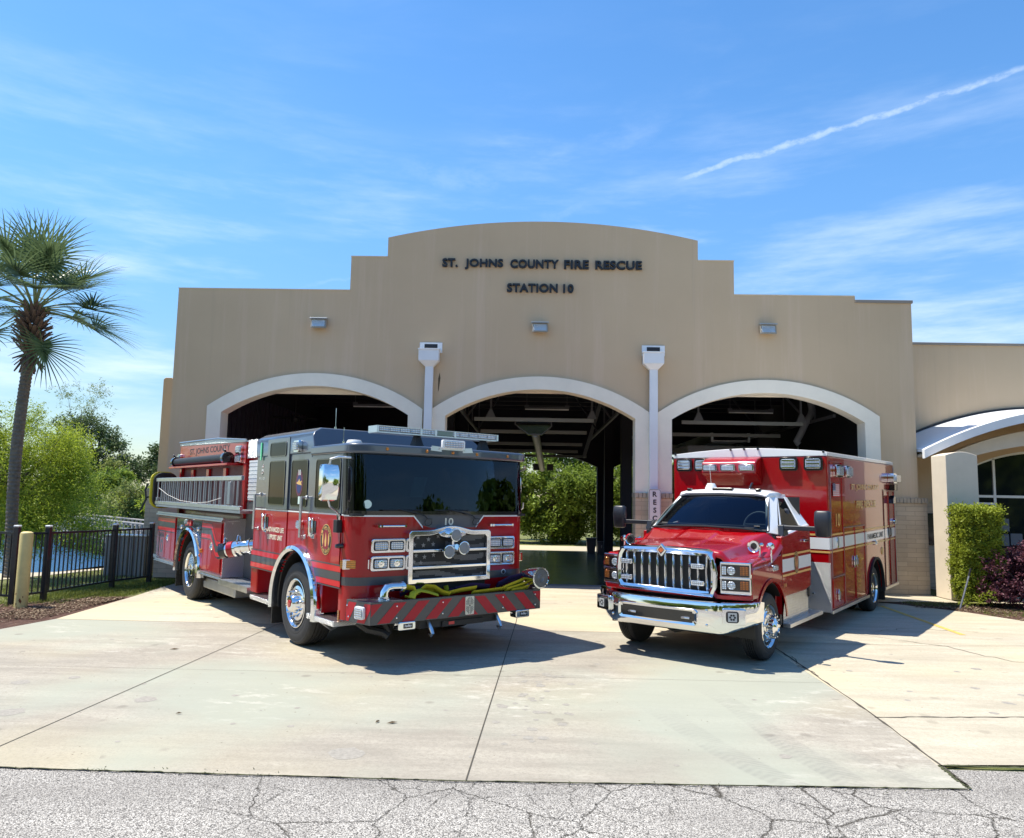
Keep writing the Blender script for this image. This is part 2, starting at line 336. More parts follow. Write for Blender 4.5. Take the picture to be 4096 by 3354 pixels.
MT = {}
MT['stucco'] = m_stucco(); MT['brick'] = m_brick()
MT['trim'] = mat('cream_trim', (.86, .78, .64), .75, var=.05, vscale=2, bump=.15, bscale=120)
MT['pillar'] = mat('cream_stucco', (.66, .58, .46), .85, var=.06, vscale=2, bump=.3, bscale=140)
MT['whitemetal'] = mat('white_metal', (.76, .77, .78), .45, coat=.2, var=.03, vscale=2)
MT['letter'] = mat('black_letter', (.012, .014, .02), .5)
MT['conc'] = m_concrete('concrete_grey', (.325, .292, .238), (.43, .39, .318), (.325, .34, .275), True)
MT['concw'] = m_concrete('concrete_pale', (.45, .40, .305), (.56, .50, .385), (.50, .43, .29))
MT['asphalt'] = m_asphalt()
MT['joint'] = mat('joint_tar', (.07, .06, .045), .95, var=.3, vscale=8)
MT['weed'] = mat('crack_moss', (.06, .065, .025), .95, var=.5, vscale=20)
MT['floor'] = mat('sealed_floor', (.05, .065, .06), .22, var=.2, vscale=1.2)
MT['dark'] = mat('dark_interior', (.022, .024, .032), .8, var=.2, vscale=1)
MT['steelp'] = mat('painted_steel', (.09, .09, .10), .45)
MT['tube'] = mat('fluorescent_housing', (.20, .20, .19), .4)
MT['red'] = mat('red_paint', (.36, .0008, .004), .3, coat=.6, spec=.3)
MT['redb'] = mat('red_reflective', (.60, .004, .012), .35, coat=.5)
MT['ared'] = mat('ambulance_red_paint', (.33, .0008, .004), .22, coat=.8, spec=.35)
MT['grey'] = mat('graphite_paint', (.055, .070, .098), .3, coat=1)
MT['band'] = mat('charcoal_reflective', (.055, .055, .058), .4, coat=.4)
MT['black'] = mat('black_rubber', (.012, .012, .013), .55)
MT['blackg'] = mat('black_gloss', (.01, .01, .012), .15, coat=.5)
MT['tyre'] = mat('tyre_rubber', (.026, .026, .027), .72, var=.3, vscale=9, bump=.1, bscale=80)
MT['chrome'] = mat('chrome', (.82, .83, .84), .06, 1)
MT['alu'] = mat('brushed_aluminium', (.66, .67, .68), .3, 1, var=.08, vscale=12)
MT['alud'] = mat('dull_aluminium', (.40, .41, .42), .45, 1, var=.1, vscale=6)
MT['plate'] = m_plate()
MT['white'] = mat('white_paint', (.80, .80, .79), .3, coat=.8)
MT['gold'] = mat('gold_film', (.70, .42, .13), .35, coat=.3)
MT['silverf'] = mat('silver_film', (.62, .66, .62), .35, coat=.3)
MT['glassd'] = mat('dark_window', (.004, .005, .006), .03, spec=.18)
MT['wind'] = m_glass('windscreen_glass', (.30, .37, .40), .0)
MT['lens'] = m_lens('clear_lens', (.80, .84, .86), 260)
MT['amber'] = m_lens('amber_lens', (.85, .30, .02), 300)
MT['amberd'] = m_lens('dark_amber_lens', (.42, .12, .012), 300)
MT['greenl'] = mat('green_lens', (.12, .75, .35), .2, coat=.6)
MT['cream'] = mat('cream_panel', (.74, .68, .52), .45)
MT['yellow'] = mat('yellow_hose', (.52, .44, .012), .8, bump=.4, bscale=300)
MT['purple'] = mat('purple_hose', (.045, .02, .09), .8, bump=.4, bscale=300)
MT['rollup'] = mat('shutter_metal', (.78, .79, .80), .35, .3)
MT['navy'] = mat('navy_film', (.02, .03, .14), .4)
MT['paper'] = mat('paper', (.62, .75, .66), .8)
MT['bark'] = mat('bark', (.085, .068, .055), .95, var=.4, vscale=9, bump=.8, bscale=16)

# ============================================================ SETTING: ground
def sheet(name, pts, z, m, parent=None, th=0):
    b = MB()
    if th: b.prism(pts, 'z', z-th, z)
    else: b.add([(x, y, z) for x, y in pts], [tuple(range(len(pts)))])
    return b.build(name, m, parent, smooth=0)
def m_ground():
    m, nt, p = nodes('lawn_soil'); g = G(m); p.inputs['Roughness'].default_value = .95
    c = g.ramp(g.noise(1.3, 8, .7), (.35, (.095, .115, .022)), (.65, (.19, .20, .055)))
    c = g.mix(g.ramp(g.noise(3.2, 6, .7, g.mp(loc=(4, 4, 0))), (.5, 0.), (.68, .7)), c, (.16, .12, .075)); g.col(c); g.bump(g.noise(40, 5, .8), .8, .03); return m
def m_mulch():
    m, nt, p = nodes('mulch_soil'); g = G(m); p.inputs['Roughness'].default_value = .95
    c = g.ramp(g.noise(14, 8, .8), (.3, (.035, .016, .010)), (.55, (.12, .055, .035)), (.75, (.30, .24, .17))); g.col(c); g.bump(g.noise(45, 5, .8), 1, .03); return m
def m_water():
    m, nt, p = nodes('pond_water'); g = G(m); p.inputs['Base Color'].default_value = (.04, .13, .27, 1); p.inputs['Roughness'].default_value = .12
    p.inputs['Specular IOR Level'].default_value = .7
    g.bump(g.noise(6, 4, .6, g.mp((1, 2.2, 1))), .35, .05); return m
MG = m_ground(); MM = m_mulch(); MW = m_water()
struct(sheet('ground', [(-400, -80), (400, -80), (400, 400), (-8.95, 400), (-9.2, 18), (-9.8, 6), (-10.3, 2.5), (-11.2, .7), (-14, -1.2), (-24, -4), (-400, -10)], -.022, MG, th=2.2))
struct(sheet('far_bank', [(-400, 30), (-8.95, 34), (-8.95, 400), (-400, 400)], -1.0, MG, th=1.4))
struct(sheet('pond_water', [(-400, -20), (-8.95, -20), (-8.95, 40), (-400, 40)], -1.5, MW))
struct(sheet('footpath', [(-24, -4.9), (-14, -2.4), (-11.2, -1.0), (-10.4, 1.4), (-9.9, 5.5), (-9.6, 14), (-9.35, 14), (-9.75, 6), (-10.2, 2.6), (-11.1, .7), (-14, -1.15), (-24, -3.9)], -.012, MT['concw']))
struct(sheet('road', [(-120, -60), (120, -60), (120, -10.80), (3.13, -10.86), (3.13, -11.1), (-120, -11.3)], -.012, MT['asphalt']))
drive = struct(sheet('driveway', [(-30, -12), (-30, -11.42), (-3.7, -11.38), (-.42, -11.37), (3.07, -11.25), (3.22, -9.5), (3.25, -5.535), (-7.08, -5.535), (-7.3, -6.5), (-7.7, -8.0), (-9.4, -9.6), (-30, -10.1)][2:]+[], -.004, MT['conc']))
struct(sheet('concrete_apron', [(-7.08, -5.53), (3.251, -5.53), (3.221, -9.5), (3.10, -10.79), (3.8, -10.74), (16, -10.6), (16, -8.0), (11, -6.3), (8.9, -4.3), (8.07, -2.62), (7.5, -1.95), (6.92, -1.45), (7.7, -1.28), (8.72, -1.28), (8.72, .0), (8.6, .3), (-7.5, .3), (-7.42, -1.5), (-7.25, -3)], -.0035, MT['concw']))
struct(sheet('rear_slab', [(-9, 10.95), (12, 10.95), (12, 13.8), (-9, 13.75)], -.003, MT['concw']))
struct(sheet('entrance_walk', [(9.4, -1.25), (16, -1.25), (16, 1.5), (9.4, 1.5)], -.003, MT['concw']))
# control joints, saw cuts and cracks: thin strips on the slabs
random.seed(4)
def strip(b, pts, w, z=0.0, jit=0, n=1, mi=0):
    P = []
    for (a, c) in zip(pts[:-1], pts[1:]):
        for k in range(n): t = k/n; P.append([a[0]+(c[0]-a[0])*t, a[1]+(c[1]-a[1])*t])
    P.append(list(pts[-1]))
    for p in P[1:-1]: p[0] += random.uniform(-jit, jit); p[1] += random.uniform(-jit, jit)
    vs = []
    for i, p in enumerate(P):
        q = Vector(P[min(i+1, len(P)-1)])-Vector(P[max(i-1, 0)]); q.normalize(); ww = w*(random.uniform(.4, 1.4) if jit else 1)/2
        vs += [(p[0]-q.y*ww, p[1]+q.x*ww, z), (p[0]+q.y*ww, p[1]-q.x*ww, z)]
    b.add(vs, [(2*i, 2*i+1, 2*i+3, 2*i+2) for i in range(len(P)-1)], mi)
jb = MB()
for pts, w in ((((-4.0, -11.38), (-3.72, -5.53)), .009), (((-.41, -11.37), (-.19, -4.9), (-.1, 0)), .010), (((-9, -8.5), (-1.28, -8.4), (3.22, -8.3)), .004),
               (((-7.08, -5.535), (3.25, -5.535)), .008), (((3.22, -5.535), (3.4, 0)), .012), (((-7.4, -2.9), (8.0, -2.6)), .005), (((-3.7, -5.53), (-3.4, 0)), .01)):
    strip(jb, pts, w)
strip(jb, ((3.10, -11.2), (3.22, -9.5), (3.3, -7.4), (3.36, -5.5)), .022, jit=.006, n=14)
strip(jb, ((3.2, -9.57), (4.65, -9.44), (9, -9.2)), .02, jit=.012, n=18)
strip(jb, ((3.5, -6.0), (5.6, -6.0), (9.8, -5.5)), .008)
for c in (((4.3, -4.4), (4.9, -5.2), (5.8, -6.0), (6.1, -6.9), (6.9, -7.3), (7.4, -8.3), (8.6, -8.8)), ((3.35, -6.9), (3.27, -7.5), (3.29, -8.0)), ((5.2, -5.0), (5.9, -4.6), (6.9, -4.7))):
    strip(jb, c, .012, jit=.035, n=9)
jo = jb.build('expansion_joint', MT['joint'], drive, smooth=0)
wb = MB()
strip(wb, ((-9, -11.40), (-3.7, -11.385), (-.42, -11.385), (3.07, -11.262)), .011, jit=.009, n=60)
strip(wb, ((3.08, -11.26), (3.11, -10.81), (7.8, -10.77)), .028, jit=.012, n=40)
for _ in range(260):
    t = random.random(); x = random.uniform(-3.6, 3.05) if t < .6 else random.uniform(3.1, 5.5); y = (-11.40+ (x+.4)*.03*(x > -.4)) if t < .6 else -10.80
    if t < .6 and random.random() < .55: x = random.choice([-2.9, -2.55, -2.2, -1.85, 1.2, 1.9, 2.6])+random.gauss(0, .12)
    s = random.uniform(.003, .009); a = random.uniform(0, 6.28); y += random.gauss(0, .012)
    wb.add([(x+s*math.cos(a), y+s*math.sin(a), .0), (x-s*math.sin(a), y+s*math.cos(a), .001), (x+random.gauss(0, .01), y+random.gauss(0, .01), random.uniform(.003, .012))], [(0, 1, 2)])
wo = tag(wb.build('edge_weeds', MT['weed'], smooth=0), 'ragged line of moss and weeds along the seam between asphalt and concrete', 'weeds', kind='stuff')
ob = MB(); rg = random.Random(21)
SP = [(-1.36, -10.9, .13), (-4.5, -10.12, .11), (-3.57, -9.62, .10), (-5.1, -9.14, .09), (-4.7, -8.9, .06), (5.9, -8.1, .08), (6.4, -8.3, .10), (6.1, -7.6, .07), (5.4, -7.4, .06), (2.0, -10.7, .05)]
SP += [(rg.gauss(.05, .2), rg.uniform(-10.6, -8.0), rg.uniform(.012, .055)) for _ in range(44)]+[(rg.uniform(-6, 3), rg.uniform(-11, -6), rg.uniform(.012, .035)) for _ in range(40)]+[(rg.uniform(3.6, 8), rg.uniform(-9.5, -6.5), rg.uniform(.015, .05)) for _ in range(26)]
for x, y, r_ in SP:
    ob.add([(x+r_*(1+.18*rg.uniform(-1, 1))*math.cos(2*PI*i/14), y+r_*(1+.18*rg.uniform(-1, 1))*math.sin(2*PI*i/14), -.0030+rg.random()*.0005) for i in range(14)], [tuple(range(14))])
o = ob.build('drip_stains', mat('oil_drip', (.285, .262, .222), .85, var=.2, vscale=30), drive, smooth=0); o['kind'] = 'stuff'
yl = MB(); strip(yl, ((6.78, -2.0), (6.59, -5.05)), .09, z=.0005)
struct(yl.build('painted_line', mat('worn_yellow_paint', (.62, .40, .10), .8, var=.25, vscale=14), smooth=0))

# ============================================================ foliage
def leaf_mesh(name, lumps, n, size, m, parent=None, seed=0, aspect=2.2, shell=.55, up=.2, clump=0.0, hang=0, loc=None):
    rg = np.random.default_rng(seed); lumps = np.array(lumps, float)
    w = (lumps[:, 3]*lumps[:, 4]*lumps[:, 5])**.67; idx = rg.choice(len(lumps), n, p=w/w.sum())
    d = rg.normal(size=(n, 3)); d /= np.linalg.norm(d, axis=1)[:, None]
    rad = shell+(1-shell)*rg.random(n)**.6; inner = rg.random(n) < .25; rad[inner] *= rg.random(inner.sum())
    wob = 1+.22*np.sin(d[:, 0]*7+idx*1.7)*np.cos(d[:, 2]*6+idx)+.12*np.sin(d[:, 1]*15+idx*2.3)
    c = lumps[idx, :3]+d*lumps[idx, 3:]*(rad*wob)[:, None]
    tint = rg.random(len(lumps))*.4
    if clump:   # gather leaves into small twigs
        k = max(1, int(n/14)); cc = c[:k]; j = rg.integers(0, k, n); c = cc[j]+rg.normal(size=(n, 3))*clump; idx = idx[:k][j]; tw = rg.random(k)[j]
    else: tw = rg.random(n)
    a = rg.normal(size=(n, 3)); a[:, 2] = a[:, 2]*(1-up)-hang; a /= np.linalg.norm(a, axis=1)[:, None]
    b = np.cross(a, rg.normal(size=(n, 3))+np.array([0, 0, .8])); b /= np.linalg.norm(b, axis=1)[:, None]+1e-9
    s = size*(.6+.8*rg.random(n)); L = a*s[:, None]; Wd = b*(s/aspect)[:, None]
    V = np.stack([c-L, c+Wd-L*.1, c+L, c-Wd-L*.1], 1).reshape(-1, 3)
    me = bpy.data.meshes.new(name); me.vertices.add(4*n); me.vertices.foreach_set('co', V.astype(np.float32).ravel())
    me.loops.add(4*n); me.loops.foreach_set('vertex_index', np.arange(4*n, dtype=np.int32)); me.polygons.add(n)
    me.polygons.foreach_set('loop_start', np.arange(0, 4*n, 4, dtype=np.int32)); me.polygons.foreach_set('loop_total', np.full(n, 4, dtype=np.int32))
    me.update(calc_edges=True); me.materials.append(m)
    at = me.attributes.new('shade', 'FLOAT', 'FACE'); sh = np.clip(.30+tint[idx]*.8+.25*tw+.35*(rg.random(n)-.5), 0, 1); at.data.foreach_set('value', sh.astype(np.float32))
    o = bpy.data.objects.new(name, me); COL.objects.link(o); o.parent = parent
    if loc: o.location = loc
    return o
ML = dict(cyp=m_leaf('cypress_leaf', (.11, .17, .012), (.38, .45, .045), .5), dark=m_leaf('pine_leaf', (.04, .075, .03), (.14, .19, .07), .3),
          mid=m_leaf('broad_leaf', (.05, .09, .012), (.30, .40, .06), .4), far=m_leaf('far_leaf', (.10, .14, .03), (.30, .34, .09), .35),
          hedge=m_leaf('hedge_leaf', (.09, .13, .010), (.40, .46, .045), .35), plum=m_leaf('plum_leaf', (.035, .010, .016), (.15, .05, .07), .2), palm=m_leaf('palm_leaf', (.04, .075, .03), (.15, .21, .09), .3, .28))
def limb_tree(name, label, cat, base, h, lumps, n, size, m, seed, tr=.2, group=None, lean=(0, 0), parts=('trunk', 'crown'), **k):
    random.seed(seed); t = empty(name, label, cat, base, group=group)
    b = MB(); top = Vector((lean[0], lean[1], h*.8)); pts = [Vector((0, 0, -.3)), Vector((lean[0]*.2, lean[1]*.2, h*.25)), Vector((lean[0]*.5, lean[1]*.5, h*.55)), top]
    b.tube(pts, [tr, tr*.8, tr*.55, tr*.2], 9)
    for l in lumps:
        st = pts[1].lerp(pts[3], random.uniform(0, .8)); en = Vector(l[:3]); md = st.lerp(en, .5)+Vector((0, 0, random.uniform(-.05, .1)*h))
        b.tube([st, md, en], [tr*.35, tr*.2, tr*.06], 6)
        for q in range(3):
            e2 = en+Vector([random.uniform(-.9, .9)*l[3+i] for i in range(3)]); b.tube([md.lerp(en, .5), e2], [tr*.12, tr*.03], 5)
    b.build(parts[0], MT['bark'], t); leaf_mesh(parts[1], lumps, n, size, m, t, seed, **k); return t
def blob(cx, cy, cz, rx, ry, rz, n, seed, lr=.35):
    rg = random.Random(seed); L = []
    for _ in range(n):
        while True:
            p = [rg.uniform(-1, 1) for _ in range(3)]
            if sum(v*v for v in p) < 1: break
        k = rg.uniform(.6, 1.3)*lr; L.append((cx+p[0]*rx*(1-lr*.7), cy+p[1]*ry*(1-lr*.7), cz+p[2]*rz*(1-lr*.7), rx*k, ry*k, rz*k))
    return L
# left bank: feathery cypress trees, far pines and bushes
limb_tree('cypress_tree', 'big feathery yellow-green tree behind the palm trunk at the pond', 'tree', (-19.0, 9.5, -1.2), 6.5, blob(0, 0, 3.3, 3.6, 3.0, 3.2, 34, 3, .30)+[(-2.5, 0, 4.6, 1.5, 1.5, 1.0), (3.2, 0, 1.6, 1.3, 1.5, 1.1), (2.3, 0, 3.0, 1.6, 1.5, 1.2)], 120000, .050, ML['cyp'], 3, .16, shell=.2, hang=.35, clump=.12, aspect=3.6)
limb_tree('cypress_tree', 'wispy pale tree top rising above the big yellow-green tree', 'tree', (-25.3, 24, -1), 9.2, [(-.9, 0, 8.3, .8, .7, .8), (.9, 0, 8.4, .8, .6, .7), (.2, 0, 7.4, 1.6, .9, .8)], 1500, .07, ML['far'], 8, .06, shell=.2, clump=.1, aspect=5)
limb_tree('pine_tree', 'dark spreading pine with layered limbs against the sky', 'tree', (-45.5, 60, -1), 11, [(-2.2, 0, 9.6, 2.6, 2, 1.3), (-3.4, 0, 7.6, 2, 2, 1.3), (.4, 0, 8.6, 1.7, 2, .9), (1.6, 0, 7.4, 1.6, 1.5, .8), (-.6, 0, 6.6, 1.5, 1.5, .7), (2.2, 0, 5.9, 1.5, 1.5, .7), (3.9, 0, 5.4, 1.5, 1.5, 1.0), (4.6, 0, 4.3, 1.1, 1, .8), (-1.6, 0, 5.4, 2.4, 2, 1.3), (.6, 0, 4.5, 1.5, 1.5, 1.1)], 17000, .16, ML['dark'], 5, .3, shell=.35, clump=.22, aspect=3)
limb_tree('pine_tree', 'dark pine tree top at the left edge beyond the yellow-green tree', 'tree', (-57.5, 58, -1), 12, blob(0, 0, 9.2, 2.8, 2, 3.0, 10, 6), 5000, .2, ML['dark'], 6, .3, clump=.2)
limb_tree('slender_tree', 'thin open-crowned tree between the pine and the far thicket', 'tree', (-41.6, 56, -1), 7.5, [(0, 0, 5.2, 1.4, 1, 1.2), (.8, 0, 3.6, 1.5, 1, 1.2), (-.9, 0, 3.9, 1.2, 1, .8)], 2600, .13, ML['far'], 7, .1, clump=.2, shell=.2)
limb_tree('oak_tree', 'dark broad-leaved tree next to the left end of the building', 'tree', (-36.6, 58, -1), 8, blob(-.4, 0, 5.6, 2.4, 2, 2.2, 12, 11), 7500, .15, ML['dark'], 11, .22, clump=.2)
limb_tree('oak_tree', 'rounded mid-green tree left of the dark tree by the building', 'tree', (-38.6, 50, -1), 6, blob(0, 0, 3.8, 2.6, 2, 2.0, 10, 12), 8000, .14, ML['mid'], 12, .2, clump=.18)
limb_tree('dark_shrub', 'near-black gap-filling shrub at the pond edge beyond the boardwalk', 'shrub', (-30.8, 36, -1), 3, blob(0, 0, 1.6, 1.0, 1, 1.3, 6, 14), 3500, .1, ML['dark'], 14, .1)
for i, (x, y, r, hh, m, lb) in enumerate(((-35.5, 37, 3.4, 4.0, 'far', 'olive thicket behind the far end of the boardwalk'), (-26.3, 33, 3.2, 4.2, 'far', 'pale green thicket above the near end of the boardwalk'),
        (-41, 44, 5.0, 5.4, 'far', 'darker green thicket filling the middle of the far bank'), (-50, 40, 6, 4.0, 'mid', 'low green thicket at the left edge of the far bank'), (-23.0, 30.5, 2.2, 3.7, 'cyp', 'yellow-green bush on the far bank close to the building'))):
    limb_tree('thicket', lb, 'shrub', (x, y, -1), hh, blob(0, 0, hh*.48, r, 1.6, hh*.55, 16, 20+i, .33), int(8000*r/2.2), .11, ML[m], 20+i, .1, parts=('branches', 'crown'), clump=.12, hang=.2, aspect=3)
# trees seen through the open bays
for i, (x, y, r, h, m, lb) in enumerate(((-1.9, 15.8, 2.0, 5.4, 'mid', 'leafy tree behind the middle bay next to the engine cab'), (1.0, 15.6, 1.9, 3.6, 'mid', 'bushy sunlit shrub in the centre of the rear opening'), (.9, 18.0, 2.6, 6.4, 'mid', 'taller tree behind the sunlit shrub in the rear opening'),
        (3.5, 16.0, 1.8, 4.6, 'mid', 'tree partly hidden by the dark post between the rear openings'), (5.6, 16.5, 2.2, 4.9, 'mid', 'shaded tree seen through the rear opening right of the post'), (-4.6, 17.2, 2.2, 5.0, 'mid', 'tree behind the left bay'), (8.6, 17.5, 2.4, 5.0, 'mid', 'tree behind the right bay'))):
    limb_tree('broadleaf_tree', lb, 'tree', (x, y, -.05), h, blob(0, 0, h*.5, r*1.15, 1.5, h*.56, 26, 40+i, .30), 24000, .066, ML[m], 40+i, .09, clump=.09, shell=.35, aspect=1.9)

# ============================================================ palm
def palm():
    t = empty('palm_tree', 'cabbage palm with a fan-leaf crown and a bulge of old leaf bases', 'palm tree', (-11.35, -.5, -.02))
    b = MB(); rg = random.Random(2); rings = []; n = 18
    for i in range(120):
        z = 5.1*i/119; cx = .0-.10*math.sin(z/5.1*PI)*1.2; r = .112+.035*math.exp(-z*3)-.004*z/5+(.012 if i % 2 else 0)+rg.uniform(-.003, .003)
        rings.append([(cx+r*math.cos(2*PI*k/n), r*math.sin(2*PI*k/n), z) for k in range(n)])
    b.loft(rings); b.build('trunk', mat('palm_bark', (.145, .125, .105), .95, var=.35, vscale=14, bump=.6, bscale=30), t, smooth=0)
    b = MB()
    for i in range(110):   # old split leaf bases
        a = i*2.39996; z = 4.82+1.1*i/110; r0 = .12; out = .14+.15*math.sin((z-4.75)/1.2*PI); L = rg.uniform(.22, .34); rise = rg.uniform(.12, .3) if i > 14 else rg.uniform(-.35, -.1)
        ca, sa = math.cos(a), math.sin(a); p0 = Vector((ca*r0, sa*r0, z)); p1 = Vector((ca*(r0+out), sa*(r0+out), z+rise)); side = Vector((-sa, ca, 0))*rg.uniform(.035, .06); th = Vector((0, 0, .02))
        b.hexa([p0-side-th, p1-side*.5-th*.5, p1+side*.5-th*.5, p0+side-th, p0-side+th, p1-side*.5+th*.5, p1+side*.5+th*.5, p0+side+th])
    b.build('leaf_bases', mat('leaf_base', (.14, .095, .075), .9, var=.35, vscale=8), t, smooth=0)
    V = []; F = []; b = MB(); st = MB(); cen = Vector((0, 0, 6.02))
    fr = []
    for i in range(31):
        a = i*2.39996+.4; el = R(86-78*((i/30)**.9)) + rg.uniform(-.1, .1); fr.append((a, el))
    fr += [(R(-8), R(8)), (R(5), R(-6)), (R(12), R(20)), (R(-30), R(-52)), (R(175), R(-22)), (R(185), R(5))]
    for a, el in fr:
        d = Vector((math.cos(a)*math.cos(el), math.sin(a)*math.cos(el), math.sin(el))); pl = rg.uniform(.95, 1.3)*(1.0 if el > -.4 else .72)
        p = cen+Vector((0, 0, rg.uniform(-.15, .05))); pts = [p]
        dd = d.copy()
        for k in range(5): p = p+dd*pl/5; dd = (dd+Vector((0, 0, -.09))).normalized(); pts.append(p)
        st.tube(pts, [.022, .02, .017, .015, .012, .01], 5)
        side = dd.cross(Vector((0, 0, 1))); side = side.normalized() if side.length > .05 else Vector((1, 0, 0)); upn = side.cross(dd).normalized()
        nb = 30; BL = rg.uniform(.95, 1.2)
        for k in range(nb):
            th = R(-128+256*k/(nb-1)); fold = .28*abs(math.sin(th)); base = p+dd*(.28*(1-abs(th)/2.6))
            ld = (dd*math.cos(th)+side*math.sin(th)+upn*fold*.9).normalized(); L = BL*(1-.28*(abs(th)/2.2)**2)*rg.uniform(.85, 1.05)
            w = .021; wv = ld.cross(upn+Vector((rg.uniform(-.3, .3),)*3)).normalized()
            q = base.copy(); vs = []; l2 = ld.copy(); segs = 5
            for s_ in range(segs+1):
                ww = w*(1-(s_/segs)**1.6)+.0015; vs += [q-wv*ww, q+wv*ww]; q = q+l2*L/segs
                l2 = (l2+Vector((0, 0, -.04-.20*(s_/segs)**2*(1.6 if s_ > 2 else 1)))).normalized()
            b.add(vs, [(2*s_, 2*s_+1, 2*s_+3, 2*s_+2) for s_ in range(segs)])
    st.build('leaf_stems', mat('leaf_stem', (.17, .20, .07), .6), t)
    o = b.build('crown', ML['palm'], t, smooth=0); rg2 = np.random.default_rng(1); nF = len(o.data.polygons)
    at = o.data.attributes.new('shade', 'FLOAT', 'FACE'); at.data.foreach_set('value', np.repeat(rg2.random(nF//5+1), 5)[:nF].astype(np.float32))
palm()

# ============================================================ hedge, bush, stick, grass, mulch
def box_lumps(x0, x1, y0, y1, z0, z1, s, seed=0):
    rg = random.Random(seed); L = []
    nx = max(2, int((x1-x0)/s)); ny = max(2, int((y1-y0)/s)); nz = max(2, int((z1-z0)/s))
    for i in range(nx):
        for j in range(ny):
            for k in range(nz):
                L.append((x0+(i+.5)*(x1-x0)/nx+rg.uniform(-.02, .02), y0+(j+.5)*(y1-y0)/ny+rg.uniform(-.02, .02), z0+(k+.5)*(z1-z0)/nz, s*.62, s*.62, s*.62))
    return L
h = empty('clipped_hedge', 'tall clipped box-shaped green hedge in front of the cream pillar', 'hedge', (8.95, -1.5, 0))
leaf_mesh('crown', box_lumps(-.42, .40, -.28, .32, .12, 1.94, .2, 1), 60000, .021, ML['hedge'], h, 60, shell=.5, aspect=1.9, clump=.032)
b = MB()
for x in (-.25, .2): b.tube([(x, 0, -.05), (x*.8, .02, .5), (x*.6, 0, 1.4)], [.04, .03, .015], 7)
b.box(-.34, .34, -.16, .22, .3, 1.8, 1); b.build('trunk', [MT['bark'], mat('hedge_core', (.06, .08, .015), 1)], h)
h = empty('burgundy_bush', 'rounded dark burgundy bush beside the clipped hedge', 'bush', (9.95, -1.75, 0))
leaf_mesh('crown', blob(.1, 0, .70, 1.35, .66, .72, 42, 5, .34)+[(-.95, -.1, .55, .35, .35, .45), (-.7, -.2, .28, .5, .4, .25)], 34000, .024, ML['plum'], h, 61, clump=.03, aspect=1.8)
gs = leaf_mesh('green_shoots', [(-1.15, -.35, .3, .15, .15, .2), (-1.3, -.2, .2, .2, .2, .12), (-1.5, -.25, .08, .25, .2, .06)], 260, .02, ML['hedge'], h, 62, clump=.03); gs['kind'] = 'stuff'
b = MB()
for i in range(9): a = i*.7; b.tube([(0, 0, -.05), (.3*math.cos(a), .2*math.sin(a), .3), (.8*math.cos(a), .4*math.sin(a), .8)], [.02, .015, .006], 5)
b.build('trunk', MT['bark'], h)
t = empty('leaning_stake', 'thin grey metal stake with a dark tip leaning in the bed by the hedge', 'stake', (8.15, -2.2, 0))
b = MB(); b.cyl((0, 0, -.05), (.22, .02, .62), .018, .017); b.build('shaft', MT['alud'], t)
b = MB(); b.cyl((.22, .02, .62), (.262, .024, .76), .021, .018); b.build('tip', MT['black'], t)
def blades(name, regions, n, hmin, hmax, m, seed, w=.006):
    rg = random.Random(seed); b = MB(); areas = []
    for _ in range(n):
        (x0, x1, y0, y1) = rg.choice(regions); x = rg.uniform(x0, x1); y = rg.uniform(y0, y1); hh = rg.uniform(hmin, hmax); a = rg.uniform(0, PI); dx, dy = w*math.cos(a), w*math.sin(a)
        lx, ly = rg.gauss(0, hh*.5), rg.gauss(0, hh*.5); b.add([(x-dx, y-dy, -.02), (x+dx, y+dy, -.02), (x+lx, y+ly, hh-.02)], [(0, 1, 2)])
    o = b.build(name, m, smooth=0); at = o.data.attributes.new('shade', 'FLOAT', 'FACE'); at.data.foreach_set('value', np.random.default_rng(seed).random(len(b.f)).astype(np.float32)); return o
GR = m_leaf('grass_blade', (.07, .10, .015), (.26, .29, .06), .3)
tag(blades('lawn_grass', [(-8.0, -7.5, -3.4, -.4), (-8.9, -7.9, -4.1, -.6), (-10.6, -8.5, -4.5, 1), (-11.5, -8.6, -6.5, -2), (-8.5, -7.42, -3.2, -.3)], 26000, .02, .07, GR, 1), 'patchy lawn grass around and beyond the black fence', 'grass', kind='stuff')
tag(blades('bed_grass', [(8.3, 12, -3.0, -2.2), (9.0, 13, -4.2, -2.6), (7.5, 8.6, -1.9, -1.3)], 6000, .02, .06, GR, 2), 'thin straggly grass in the planting bed under the burgundy bush', 'grass', kind='stuff')
def chips(name, poly, n, seed, m):
    rg = random.Random(seed); b = MB()
    for _ in range(n):
        (x0, x1, y0, y1) = rg.choice(poly); x = rg.uniform(x0, x1); y = rg.uniform(y0, y1); a = rg.uniform(0, 6.28); L = rg.uniform(.012, .035); w = L*rg.uniform(.25, .5); z = -.008+rg.uniform(0, .02); t = rg.uniform(-.01, .012)
        c, s_ = math.cos(a), math.sin(a); b.add([(x-c*L, y-s_*L, z), (x+s_*w, y-c*w, z+.004), (x+c*L, y+s_*L, z+t), (x-s_*w, y+c*w, z+.006)], [(0, 1, 2, 3)])
    o = b.build(name, m, smooth=0); at = o.data.attributes.new('shade', 'FLOAT', 'FACE'); at.data.foreach_set('value', (np.random.default_rng(seed).random(len(b.f))**2).astype(np.float32)); return o
struct(sheet('mulch_bed', [(-7.1, -5.53), (-7.3, -6.5), (-7.7, -8.0), (-9.4, -9.4), (-12, -9), (-11, -4.9), (-8.7, -4.1), (-7.9, -3.0), (-7.27, -3.0)], -.015, MM))
struct(sheet('planting_bed', [(6.96, -1.44), (7.7, -1.30), (8.72, -1.30), (9.38, -1.3), (16, -1.3), (16, -7.9), (11, -6.2), (8.95, -4.25), (8.1, -2.6), (7.52, -1.95)], -.015, MM))
